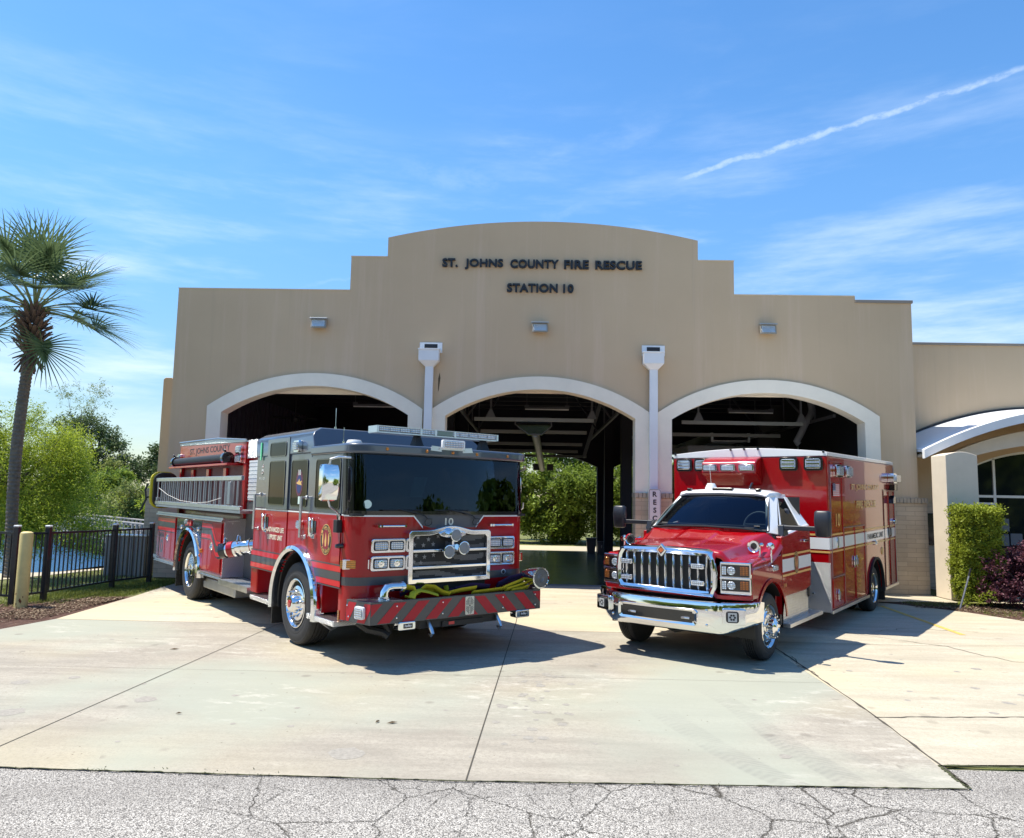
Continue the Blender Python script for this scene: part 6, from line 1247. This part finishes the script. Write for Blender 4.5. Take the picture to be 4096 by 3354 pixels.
    for x, z, h in ((-3.02, 1.29, .19), (-3.02, .47, .2), (-4.03, .92, .2), (-4.18, .92, .2), (-6.74, 1.3, .19), (-6.90, 1.3, .19)):
        b = MB(); b.prism([(x+.055*math.cos(2*PI*i/22), z+h/2*math.sin(2*PI*i/22)) for i in range(22)], 'y', YB1+.006, YB1+.022); o = b.build('latch', MT['chrome'] if x > -6 else MT['blackg'], t, bevel=.005)
        b = MB(); b.prism([(x+.035*math.cos(2*PI*i/18), z+.01+h*.3*math.sin(2*PI*i/18)) for i in range(18)], 'y', YB1+.0225, YB1+.024); b.box(x-.012, x+.012, YB1+.022, YB1+.034, z-.05, z+.05); b.build('latch_paddle', MT['alud'], o)
    b = MB(); b.lathe([(0, .075), (.012, .07), (.014, .05), (.006, .045), (.006, 0)], (-6.12, YB1, .98), (0, 1, 0), 22); b.build('filler_ring', MT['gold'], t)
    light_box('side_marker', t, (-5.58, YB1, 1.16), .16, .09, .04, '+y')
    for x in (-3.08, -3.66): light_box('side_warning_light', t, (x, YB1, 2.41), .36 if x > -3.5 else .34, .2, .09, '+y')
    light_box('rear_scene_light', t, (-7.08, YB1, 2.36), .5, .2, .16, '+y'); b = MB(); b.box(-7.25, -6.95, YB1, YB1+.1, 2.12, 2.24); b.build('camera_housing', MT['blackg'], t, bevel=.01)
    b = MB(); b.prism([(-7.05, 1.86), (-6.78, 1.86), (-6.80, 1.95), (-6.9, 2.02), (-7.02, 2.0)], 'y', YB1+.01, YB1+.10); b.build('side_vent', MT['blackg'], t, bevel=.01)
    b = MB(); b.lathe([(0, .06), (.05, .055), (.06, .03), (.06, 0)], (-7.2, YB1, 1.5), (0, 1, 0), 20); b.build('side_lamp', MT['chrome'], t)
    b = MB(); b.box(-7.375, -7.36, YB0, YB1+.01, .3, 2.6); b.build('rear_panel', MT['alud'], t)
    b = MB(); b.box(-7.75, -7.36, YB0+.1, YB1-.1, .27, .33); b.build('rear_step', MT['plate'], t)
    # flag, numbers, lettering on the side (right = -x)
    b = MB(); fx0, fx1, fz0, fz1 = -3.20, -2.83, 2.005, 2.215; y = YB1+.0145
    for i in range(13): b.add([(fx1, y, fz1-(fz1-fz0)*i/13), (fx0, y, fz1-(fz1-fz0)*i/13), (fx0, y, fz1-(fz1-fz0)*(i+1)/13), (fx1, y, fz1-(fz1-fz0)*(i+1)/13)], [(0, 1, 2, 3)], i % 2)
    b.add([(fx1, y+.001, fz1), (fx1-.15, y+.001, fz1), (fx1-.15, y+.001, fz1-.113), (fx1, y+.001, fz1-.113)], [(0, 1, 2, 3)], 2)
    for i in range(5):
        for j in range(6): sx, sz = fx1-.014-j*.0245, fz1-.012-i*.022; b.add([(sx+.005, y+.002, sz), (sx, y+.002, sz+.006), (sx-.005, y+.002, sz), (sx, y+.002, sz-.006)], [(0, 1, 2, 3)], 1)
    b.build('flag_decal', [MT['redb'], MT['white'], MT['navy']], t, smooth=0)
    RT, UP = (-1, 0, 0), (0, 0, 1); yy = YB1+.013
    lettering('box_lettering', t, MT['gold'], [(('ST. JOHNS COUNTY', (-4.98, yy, 2.155), RT, UP, .125, 2.02),), (('FIRE RESCUE', (-4.98, yy, 1.87), RT, UP, .13, 1.40),)], extr=.001, bold=.02)
    lettering('box_number', t, MT['gold'], [(('10', (-3.07, yy+.003, 1.64), RT, UP, .20, .24),)], extr=.001)
    lettering('stripe_lettering', t, MT['letter'], [(('PARAMEDIC UNIT', (-5.62, YB1+.0075, 1.287), RT, UP, .10, 1.25),)], extr=.0008, bold=.015)
    # front face lights of the box, centre bulge with three lamps
    for y in (-2.33, -2.0, -.55, -.17): light_box('front_warning_light', t, (-2.598, y, 2.515), .285, .215, .05, '+x', MT['blackg'])
    for y in (-2.33, -2.0, -.55, -.17):
        b = MB()
        for k in range(3): b.box(-2.548, -2.540, y-.10, y+.10, 2.445+k*.055, 2.475+k*.055)
        b.build('lamp_louvre', MT['chrome'], t, bevel=.004)
    b = MB(); y0, y1 = -1.90, -.985; b.hexa([(-2.60, y0, 2.22), (-2.60, y1, 2.22), (-2.60, y1, 2.22), (-2.60, y0, 2.22), (-2.60, y0, 2.64), (-2.60, y1, 2.64), (-2.60, y1, 2.64), (-2.60, y0, 2.64)]) if 0 else None
    pr = [(-2.60, 2.16), (-2.44, 2.31), (-2.33, 2.345), (-2.31, 2.37), (-2.33, 2.54), (-2.42, 2.60), (-2.60, 2.640)]
    b.prism(pr, 'y', y0, y1); bl = b.build('light_pod', red, t, bevel=.02, seg=3)
    for y in (-1.75, -1.44, -1.13): light_box('pod_lamp', bl, (-2.32, y, 2.455), .25, .105, .05, '+x')
    b = MB()
    for y in (-2.5, -1.5, -1.27, -1.04, -.02): z = 2.70+.07*math.sin(PI*(y-YB0)/(YB1-YB0)); b.lathe([(0, .02), (.03, .016), (.045, .008)], (-2.60, y, z-.005), (1, 0, .2), 12)
    b.build('clearance_lights', MT['blackg'], t)
    # ---- cab lower body, doors, fenders
    fz, fcx, fr = .43, .02, .535
    for s in (0, 1):
        Y0, Y1 = (.03, -.06) if not s else (mir(.03), mir(-.06)); ya, yb = sorted((Y0, Y1))
        b = MB(); A = arch_pts(fcx, fz, fr, .56)
        # inner flange of fender side: from the front down to the lip, round the arch, to the door line
        P = [(-.39, .50)]+[p for p in A if p[0] > -.47 and p[0] < .50]+[(.50, .80), (.655, .80), (.66, 1.0), (.655, 1.19), (.5, 1.215), (-.05, 1.24), (-.39, 1.27)]
        b.prism(P, 'y', ya, yb); b.build('fender', red, t, bevel=.012, smooth=35)
        fender_ring('arch_lip', t, fcx, fz, min(Y0, Y0)+(-.0 if not s else -.012), Y0+(.015 if not s else 0), fr-.012, fr+.035, 22, 176, red)
        b = MB(); P = [(-.405, .72), (-1.36, .72), (-1.60, .76), (-1.63, 1.0), (-1.63, 1.60), (-1.40, 1.585), (-.9, 1.53), (-.42, 1.49), (-.405, 1.2)]
        b.prism(P, 'y', ya, yb); dr = b.build('cab_door', red, t, bevel=.01, smooth=35)
        e = .0315 if not s else mir(.0315); o = .002 if not s else -.002
        b = MB(); b.box(-1.625, -.41, min(e, e+o), max(e, e+o), 1.035, 1.20); b.build('white_stripe', MT['white'], dr, smooth=0)
        b = MB(); b.box(-1.625, -.41, min(e, e+o), max(e, e+o), 1.235, 1.262); b.box(-1.625, -.41, min(e, e+o), max(e, e+o), .975, 1.003); b.build('gold_lines', MT['gold'], dr, smooth=0)
        e2 = .033 if not s else mir(.033); o2 = .03 if not s else -.03
        b = MB(); b.prism(rrect(-1.36, 1.40, .19, .035, .015, 3), 'y', min(e2, e2+o2), max(e2, e2+o2)); b.build('handle', MT['chrome'], dr, bevel=.008)
        b = MB(); q = (.0, -.02) if not s else (mir(-.02), mir(.0)); b.box(-1.62, -.44, min(q)-.02, max(q)-.02, .36, .72); [b.box(-1.62, -.44, (max(q)-.024) if not s else (min(q)-.036), (max(q)-.016) if not s else (min(q)-.03), .38+i*.036, .405+i*.036) for i in range(9)]; b.build('step_skirt', MT['alu'], t)
        q = (-.22, .09) if not s else (mir(.09), mir(-.22)); b = MB(); b.box(-1.95, -.50, q[0], q[1], .325, .375); [b.box(-1.94, -.51, q[0]+.02+i*.034, q[0]+.04+i*.034, .375, .381) for i in range(8)]; b.build('running_board', MT['alu'], t, bevel=.006)
    b = MB(); b.box(-1.66, -.40, mir(-.03), -.05, .6, 1.5); b.box(-1.0, .6, YC-.55, YC+.55, .45, 1.15); b.box(-1.67, -1.6, mir(.0), .0, .6, 1.58); b.box(-1.67, -1.62, YC-.62, YC+.62, 1.58, 1.97); b.build('cab_underbody', MT['black'], t, smooth=0)
    liner('wheel_liner', t, fcx, fz, fr-.015, -.40, .0); liner('wheel_liner', t, fcx, fz, fr-.015, mir(0), mir(-.4))
    lettering('unit_number', t, MT['gold'], [(('114', (-.50, .0335, .865), RT, UP, .055, .10),)], extr=.001)
    emblem(t, (-.97, .036, 1.125), .095, .15, RT, UP, None)
    # ---- hood and fender tops: one crowned surface
    xs = [.77, .76, .75, .73]+[.70-.04*i for i in range(29)]; d0 = [.02*i for i in range(52)]+[1.03, 1.04]
    def hz(x, a):
        H = 1.385+.05*(.75-x)/.6 if x > .15 else 1.435+.15*((.15-x)/.57)**1.1; F = 1.25+.04*(.75-x)/1.2+.17*max(0, (.1-x)/.52)**1.6
        w = .66+.18*max(0, (.5-x)/.92)**1.5; q = min(1, max(0, (a-w)/.13)); q = q*q*(3-2*q); z = H*(1-q)+F*q-.03*(a/w)**3*(1-q)
        z += .016*min(1, max(0, (.72-x)/.3))*(1/(1+math.exp((a-.24)/.012)))
        if a > .95: z -= .10*((a-.95)/.09)**2
        if x > .73: z -= .03*((x-.73)/.04)**1.5
        return z
    b = MB(); D_ = [-v for v in reversed(d0[1:])]+d0; rows = [[(x-.085*max(0, (abs(d)-.66)/.38)**1.2*min(1, max(0, (x-.3)/.4)), YC-.0+d*(HW/1.03), hz(x, abs(d))) for d in D_] for x in xs]
    rows.insert(0, [(p[0]-.005, p[1], p[2]-.05) for p in rows[0]]); b.loft(rows, closed=False, caps=False); b.build('hood', red, t, smooth=60)
    b = MB(); b.box(-.44, .70, mir(-.02), -.02, 1.0, 1.19); b.box(.58, .64, YC-.98, YC-.66, .80, 1.2); b.box(.58, .64, YC+.66, YC+.98, .80, 1.2); b.prism([(.60, YC-.99), (.66, YC-.99), (.75, YC-.68), (.75, YC+.68), (.66, YC+.99), (.60, YC+.99)], 'z', .785, .84); b.build('front_body', red, t, bevel=.012)
    b = MB(); b.box(-.47, -.38, YC-.82, YC+.82, 1.53, 1.575); b.build('cowl', MT['black'], t, bevel=.01)
    # ---- white cab top: pillars, roof, glass
    roof_z = 2.09
    def sp(y): return y if True else 0
    b = MB()
    base = [(-.40, -.13, 1.55), (-.28, -.45, 1.585), (-.24, YC, 1.60), (-.28, mir(-.45), 1.585), (-.40, mir(-.13), 1.55)]
    topp = [(-.94, -.31, 1.99), (-.88, -.55, 2.01), (-.86, YC, 2.02), (-.88, mir(-.55), 2.01), (-.94, mir(-.31), 1.99)]
    def roofsec(x, w, z, c=.03): return [(x, YC-w, z-.085), (x, YC-w*.97, z-.03), (x, YC-w*.8, z), (x, YC, z+c), (x, YC+w*.8, z), (x, YC+w*.97, z-.03), (x, YC+w, z-.085)]
    b.loft([[(p[0]-(.09 if i in (0, 6) else (.03 if i in (1, 5) else 0)), p[1], p[2]) for i, p in enumerate(roofsec(-.86, .66, 2.045, .01))], roofsec(-.98, .69, 2.085), roofsec(-1.3, .70, 2.095), roofsec(-1.60, .69, 2.06), roofsec(-1.70, .66, 1.98)])
    for s in (0, 1):
        m = (lambda p: p) if not s else (lambda p: (p[0], mir(p[1]), p[2]))
        A_, B_, C_, D2 = (-.37, -.12, 1.54), (-.56, .0, 1.50), (-.93, -.31, 2.01), (-1.22, -.275, 2.01)     # windscreen pillar
        def slab(q, inn=.05): return [m(v) for v in q]+[m((v[0], v[1]-inn, v[2]-.01)) for v in q]
        for q in ([A_, B_, D2, C_], [(-1.40, -.035, 1.60), (-1.64, .015, 1.60), (-1.69, -.28, 2.0), (-1.46, -.27, 2.0)], [(-.45, .028, 1.475), (-1.64, .03, 1.585), (-1.64, .0, 1.625), (-.52, .0, 1.525)], [(-1.15, -.262, 1.985), (-1.55, -.262, 1.965), (-1.6, -.30, 2.04), (-1.1, -.30, 2.05)]):
            v = slab(q); b.add(v, [(0, 1, 2, 3), (7, 6, 5, 4), (0, 4, 5, 1), (1, 5, 6, 2), (2, 6, 7, 3), (3, 7, 4, 0)])
        g_ = MB(); q = [(-.50, -.03, 1.52), (-1.43, -.06, 1.61), (-1.50, -.27, 1.985), (-1.18, -.275, 2.0)]; v = [m(p) for p in q]+[m((p[0], p[1]-.01, p[2])) for p in q]; g_.add(v, [(0, 1, 2, 3), (7, 6, 5, 4), (0, 4, 5, 1), (1, 5, 6, 2), (2, 6, 7, 3), (3, 7, 4, 0)]); g_.build('side_window', MT['glassd'], t)
    b.build('cab_top', MT['white'], t, bevel=.012, smooth=45)
    b = MB(); b.loft([[Vector(p)+Vector((.0, 0, 0)) for p in base], [Vector(p).lerp(Vector(q), .5)+Vector((.025, 0, .012)) for p, q in zip(base, topp)], [Vector(q) for q in topp]], closed=False, caps=False); b.build('windscreen', MT['wind'], t, smooth=60)
    b = MB()
    for P_ in ([Vector(p)+Vector((.008, 0, .0)) for p in base], [Vector(p)+Vector((.01, 0, .002)) for p in topp]): b.tube(P_, .014, 6)
    for i in (0, 4): b.tube([Vector(base[i]), Vector(base[i]).lerp(Vector(topp[i]), .5)+Vector((.02, 0, .01)), Vector(topp[i])], .012, 6)
    b.build('windscreen_seal', MT['black'], t)
    b = MB(); b.box(-1.62, -.5, mir(-.12), -.12, 1.3, 1.50); b.hexa([(-.75, mir(-.12), 1.45), (-.42, mir(-.12), 1.45), (-.42, -.12, 1.45), (-.75, -.12, 1.45), (-.72, mir(-.15), 1.60), (-.45, mir(-.15), 1.56), (-.45, -.15, 1.56), (-.72, -.15, 1.60)]); b.box(-1.62, -1.60, mir(-.1), -.1, 1.4, 2.0); b.build('cab_interior', MT['black'], t)
    for y in (-.38, mir(-.38)): b = MB(); b.box(-1.35, -1.2, y-.23, y+.23, 1.4, 1.84); b.box(-1.33, -1.23, y-.12, y+.12, 1.84, 1.99); b.build('seat', bpy.data.materials['seat_fabric'], t, bevel=.04)
    b = MB(); c = Vector((-.80, -.42, 1.62)); u_, v_ = Vector((0, 1, 0)), Vector((-.45, 0, .9)).normalized(); b.tube([c+u_*.19*math.cos(a_)+v_*.19*math.sin(a_) for a_ in [2*PI*i/28 for i in range(29)]], .015, 8); b.tube([c-u_*.18, c, c+u_*.18], .012, 6); b.tube([c, c-v_*.18], .012, 6); b.build('steering_wheel', mat('wheel_grey', (.16, .17, .18), .5), t)
    b = MB(); b.box(-.93, -.91, -.45, -.41, 1.955, 1.985); b.box(-.41, -.40, mir(-.3)-.0, mir(-.3)+.06, 1.585, 1.62); b.build('window_tags', MT['white'], t)
    b = MB(); b.box(-.86, -.83, YC-.11, YC+.11, 1.90, 1.97); b.build('rear_view_mirror', MT['black'], t, bevel=.008)
    for y in (-.55, -1.25): b = MB(); b.tube([(-.33, y+.25, 1.59), (-.31, y, 1.602), (-.36, y-.45, 1.605)], .010, 6); b.tube([(-.40, y+.3, 1.615), (-.36, y-.4, 1.62)], .007, 5); b.build('wiper', MT['black'], t)
    for y, w in ((-.46, .06), (YC, .30), (mir(-.46), .06)): b = MB(); b.box(-1.0, -.92, y-w/2, y+w/2, 2.07+(.01 if w > .1 else 0), 2.115+(.01 if w > .1 else 0)); b.build('roof_marker', MT['blackg'], t, bevel=.012)
    b = MB(); b.prism([(-1.16, 2.11), (-1.0, 2.11), (-1.10, 2.20), (-1.14, 2.20)], 'y', -.62, -.595); b.build('fin_antenna', MT['blackg'], t, bevel=.008)
    b = MB(); b.lathe([(0, .09), (.02, .09), (.09, .055), (.095, 0)], (-1.25, -1.28, 2.10), (0, 0, 1), 20); b.cyl((-1.25, -1.28, 2.19), (-1.25, -1.30, 2.44), .0022, n=5); b.build('dome_antenna', MT['white'], t)
    # ---- mirrors
    for s in (0, 1):
        m = (lambda y: y) if not s else (lambda y: mir(y))
        y0, y1 = sorted((m(.41), m(.60))); xm = -.56
        b = MB(); b.loft([[(xm+u*.9, (y0+y1)/2+v, z) for u, v in rrect(0, 0, w1, w2, .04, 3)] for z, w1, w2 in ((1.505, .06, .14), (1.52, .10, .185), (1.70, .13, .205), (1.82, .11, .195), (1.84, .07, .15))]); o = b.build('mirror', mat('black_plastic', (.018, .02, .026), .4) if 'black_plastic' not in bpy.data.materials else bpy.data.materials['black_plastic'], t, smooth=50)
        b = MB(); ya, yb = sorted((m(-.02), m(.42))); b.box(-.60, -.53, ya, yb, 1.575, 1.635); b.hexa([(-.7, min(m(-.04), m(.03)), 1.50), (-.48, min(m(-.04), m(.03)), 1.50), (-.48, max(m(-.04), m(.03)), 1.50), (-.7, max(m(-.04), m(.03)), 1.50), (-.66, min(m(-.06), m(.02)), 1.64), (-.52, min(m(-.06), m(.02)), 1.64), (-.52, max(m(-.06), m(.02)), 1.64), (-.66, max(m(-.06), m(.02)), 1.64)]); b.build('mirror_arm', bpy.data.materials['black_plastic'], o, bevel=.01)
    # ---- grille
    gc = -1.03; X = .80
    def gout(k, dz=0): w = .70-k; return [(gc-w*.93, .81+k*.9), (gc+w*.93, .79+k*1.0), (gc+w*.99, .93), (gc+w, 1.10), (gc+w*.97, 1.25), (gc+w*.90, 1.345-k*.4), (gc+w*.80, 1.375-k), (gc, 1.385-k), (gc-w*.80, 1.375-k), (gc-w*.90, 1.345-k*.4), (gc-w*.97, 1.25), (gc-w, 1.10), (gc-w*.99, .93)]
    b = MB(); f = lambda P, x: [(x, p[0], p[1]) for p in P]
    b.loft([f(gout(.10), .70), f(gout(.02), .70), f(gout(0), .76), f(gout(.02), .835), f(gout(.05), .85), f(gout(.085), .825), f(gout(.10), .70)], caps=False); g_ = b.build('grille', MT['chrome'], t, smooth=50, bevel=.004)
    b = MB(); b.prism(gout(.07), 'x', .725, .735); b.build('grille_backing', MT['black'], g_)
    b = MB()
    for i in range(11): y = gc-.545+i*.109; b.loft([[(.735, y-.016, z0), (.80+bow, y-.011, z0), (.812+bow, y, z0), (.80+bow, y+.011, z0), (.735, y+.016, z0)] for z0, bow in ((.865, -.03), (.90, 0), (1.1, .012), (1.27, 0), (1.305, -.03))])
    b.build('grille_bars', MT['chrome'], g_, smooth=50)
    b = MB(); b.prism([(gc-.02, 1.42), (gc+.055, 1.335), (gc-.02, 1.25), (gc-.095, 1.335)], 'x', .83, .872); e_ = b.build('diamond_badge', MT['chrome'], g_, bevel=.01)
    b = MB(); b.prism([(gc-.02, 1.385), (gc+.025, 1.335), (gc-.02, 1.285), (gc-.065, 1.335)], 'x', .872, .8735); b.build('badge_field', MT['letter'], e_)
    b = MB(); [b.add([(.8745, gc-.02+p[0], 1.335+p[1]) for p in P_], [tuple(range(len(P_)))]) for P_ in (((-.012, -.028), (.012, -.028), (.012, .028), (-.012, .028)), ((-.034, -.006), (-.014, -.022), (-.014, .022), (-.034, .01)), ((.034, -.006), (.014, -.022), (.014, .022), (.034, .01)))]; b.build('badge_mark', mat('badge_orange', (.65, .16, .05), .4), e_, smooth=0)
    for y in (gc-.545, gc+.43):
        for z in (1.165, .965): light_box('grille_lamp', g_, (.815, y+.02, z), .165, .06, .05, '+x')
    # ---- headlights: two stacked units in a chrome surround, amber outboard corner
    for s in (0, 1):
        m = (lambda y: y) if not s else (lambda y: mir(y))
        def hx(pts, z0, z1): return [(x, m(y), z0) for x, y in pts]+[(x, m(y), z1) for x, y in pts]
        b = MB(); pts = [(.64, .022), (.705, .024), (.785, -.32), (.62, -.32)]; b.hexa(hx(pts, .855, 1.235)); o = b.build('headlight', MT['chrome'], t, bevel=.012)
        for z0, z1 in ((1.065, 1.205), (.895, 1.03)):
            b = MB(); b.hexa(hx([(.66, .025), (.718, .010), (.792, -.30), (.66, -.30)], z0, z1)); b.build('lamp_recess', MT['blackg'], o)
            b = MB(); b.hexa(hx([(.66, .02), (.722, .006), (.757, -.085), (.66, -.085)], z0+.02, z1-.015)); b.build('amber_lens', MT['amberd'], o, bevel=.008)
            b = MB(); b.lathe([(0, .052), (.012, .05), (.02, .036), (.012, .03), (.022, .0)], (.768, m(-.185), (z0+z1)/2), (1, .0, 0), 24); b.hexa(hx([(.70, -.245), (.785, -.245), (.797, -.29), (.70, -.29)], z0+.02, z1-.02)); b.build('projector', MT['lens'], o, bevel=.004)
        b = MB(); b.hexa(hx([(.64, .020), (.720, .022), (.798, -.318), (.62, -.318)], 1.034, 1.060)); b.build('divider', MT['chrome'], o, bevel=.006)
        o2 = light_box('fender_lamp', t, (0, 0, 0), .17, .075, .06, '+y' if not s else '-y', MT['chrome']); o2.location = (-.02, .03 if not s else mir(.03), 1.125)
        # air horn and small lamp on the fender
        b = MB(); c = Vector((.22, m(-.11), 1.40)); b.lathe([(.0, .078), (.008, .078), (.0, .066), (-.05, .040), (-.10, .024), (-.22, .018), (-.24, .028), (-.28, .028), (-.285, 0)], c, (1, 0, 0), 28); b.cyl(c+Vector((-.2, 0, -.15)), c+Vector((-.2, 0, 0)), .014); ah = b.build('air_horn', MT['chrome'], t, smooth=50); b = MB(); b.lathe([(.002, .040), (.003, 0)], c, (1, 0, 0), 24); b.build('horn_throat', MT['blackg'], ah)
        b = MB(); b.lathe([(-.04, .02), (-.03, .04), (.0, .048), (.02, .045), (.03, 0)], (.10, m(.06), 1.40), (1, 0, 0), 20); b.cyl((.09, m(.06), 1.2), (.09, m(.06), 1.37), .012); b.build('fender_marker', MT['chrome'], t, smooth=50)
    # ---- bumper
    def bs(y):
        d = abs(y-YC)/1.085; xf = .985-.05*d*d-.27*max(0, (d-.60)/.40)**1.8; zb = .395+.145*max(0, (d-.66)/.34)**1.2; zt = .765+.02*d
        return [(xf-.16, y, zt-.02), (xf-.05, y, zt), (xf-.012, y, zt-.012), (xf, y, zt-.05), (xf, y, zb+.07), (xf-.02, y, zb+.02), (xf-.07, y, zb), (xf-.12, y, zb+.01)]
    ys = [YC-1.085+2.17*i/44 for i in range(45)]; b = MB(); b.loft([bs(y) for y in ys]); bu = b.build('bumper', MT['chrome'], t, smooth=50)
    b = MB(); rings = []
    so, si = rrect(YC-.09, .575, 1.10, .20, .05, 5), rrect(YC-.09, .575, 1.0, .135, .035, 5)
    xf = lambda y: .985-.05*(abs(y-YC)/1.085)**2-.27*max(0, (abs(y-YC)/1.085-.60)/.40)**1.8
    b.loft([[(xf(p[0])-.01, *p) for p in si], [(xf(p[0])-.002, *p) for p in so], [(xf(p[0])+.014, YC-.09+(p[0]-YC+.09)*.97, .575+(p[1]-.575)*.93) for p in so], [(xf(p[0])+.004, *p) for p in si], [(xf(p[0])-.01, *p) for p in si]], caps=False); b.build('intake_rim', MT['chrome'], bu, smooth=50)
    b = MB(); [b.add([(xf(y)+.002, y, z0), (xf(y2)+.002, y2, z0), (xf(y2)+.002, y2, z1), (xf(y)+.002, y, z1)], [(0, 1, 2, 3)]) for y, y2, z0, z1 in [(YC-.59+i*.025, YC-.59+(i+1)*.025, .508+(.02 if i in (0, 39) else 0), .642-(.02 if i in (0, 39) else 0)) for i in range(40)]]; b.build('intake', MT['blackg'], bu, smooth=0)
    for y in (YC-.42, YC+.30): b = MB(); b.tube([(xf(y)+.01, y-.05, .56), (xf(y)+.03, y, .565), (xf(y)+.01, y+.05, .56)], .012, 8); b.build('tow_hook', MT['alu'], bu)
    b = MB(); [b.lathe([(0, .018), (.01, .014), (.014, 0)], (xf(y)+.001, y, z), (1, 0, 0), 14) for y in (YC-.72, YC+.56) for z in (.50, .67)]; b.build('bolts', MT['chrome'], bu)
    for s in (0, 1):
        m = (lambda y: y) if not s else (lambda y: mir(y)); ya = YC+.86 if not s else YC-.86; rz2 = .42 if not s else -.42
        o = bpy.data.objects.new('fog_lamp', None); COL.objects.link(o); o.parent = bu; o.location = (.885, ya, .625); o.rotation_euler = (0, 0, rz2)
        b = MB(); b.prism(rrect(0, 0, .27, .185, .02, 3), 'x', -.02, .055); b.build('housing', MT['chrome'], o, bevel=.012)
        b = MB(); b.prism(rrect(-.02*(1 if not s else -1), 0, .145, .13, .03, 4), 'x', .055, .075); b.build('lamp_rim', MT['black'], o, bevel=.008)
        b = MB(); b.prism(rrect(-.02*(1 if not s else -1), 0, .10, .10, .005, 2), 'x', .078, .083); b.build('lamp_face', mat('dim_lens', (.45, .46, .46), .3) if 'dim_lens' not in bpy.data.materials else bpy.data.materials['dim_lens'], o)
        b = MB(); [b.add([(.0835, -.02*(1 if not s else -1)+.027*math.cos(a_)+.013*math.cos(q), .027*math.sin(a_)+.013*math.sin(q)) for q in [2*PI*k/8 for k in range(8)]], [tuple(range(8))]) for a_ in [2*PI*j/6 for j in range(6)]]; b.build('lamp_pattern', MT['letter'], o, smooth=0)
    b = MB(); b.box(.3, .8, YC-.6, YC+.6, .42, .75); b.tube([(.6, YC-.3, .42), (.65, YC, .33), (.6, YC+.3, .42)], .03, 8); b.build('under_frame', MT['black'], t)
    # ---- wheels
    for y, s in ((.0, 1), (mir(.0), -1)):
        w = wheel('front_wheel', t, .03, y, .41, s, r=.412, rr=.262, w=.25, hub=None)
        b = MB(); d = (0, s, 0); b.lathe([(-.02, .15), (.015, .145), (.02, .12), (.075, .112), (.085, .10), (.10, .06), (.105, .055), (.095, .045), (.095, 0)], (0, 0, 0), d, 36); [b.cyl((.13*math.cos(a_), s*.02, .13*math.sin(a_)), (.13*math.cos(a_), s*.085, .13*math.sin(a_)), .016, .012, n=10) for a_ in [2*PI*i/10 for i in range(10)]]; b.build('hub', MT['chrome'], w, smooth=40)
    for y, s in ((-.005, 1), (YB0+.03, -1)): wheel('rear_wheel', t, wx, y, wz+.005, s, r=.412, rr=.262, w=.25, dish=True, dual=True, hub=None)
ambulance()

# ============================================================ trees across the road behind the camera (they show in the chrome and glass)
k = 0
for (x, y, r, h) in [(-44+i*7.2+(i%3)*.8, -37-(i*5%7), 6.2, 8.0+(i*3)%5) for i in range(13)]+[(25, -17, 4.5, 5.5), (22, -8, 4, 4.6), (21, 1, 3.6, 4.4), (27, 6, 5, 7), (-36, -28, 6, 8), (-36, -16, 5, 7)]:
    k += 1
    limb_tree('roadside_tree', ('%s %s tree across the road %s' % (('tall', 'low', 'broad', 'rounded', 'narrow')[k % 5], ('dense green', 'dark green', 'leafy')[k % 3], ('left of', 'right of')[x > 0]))+' the camera', 'tree', (x, y, -.05), h, blob(0, 0, h*.48, r, r*.6, h*.52, 16, 90+k, .42), 4200, .36, ML['mid'], 90+k, .2, clump=.3, shell=.5, aspect=1.5, group='trees across the road')
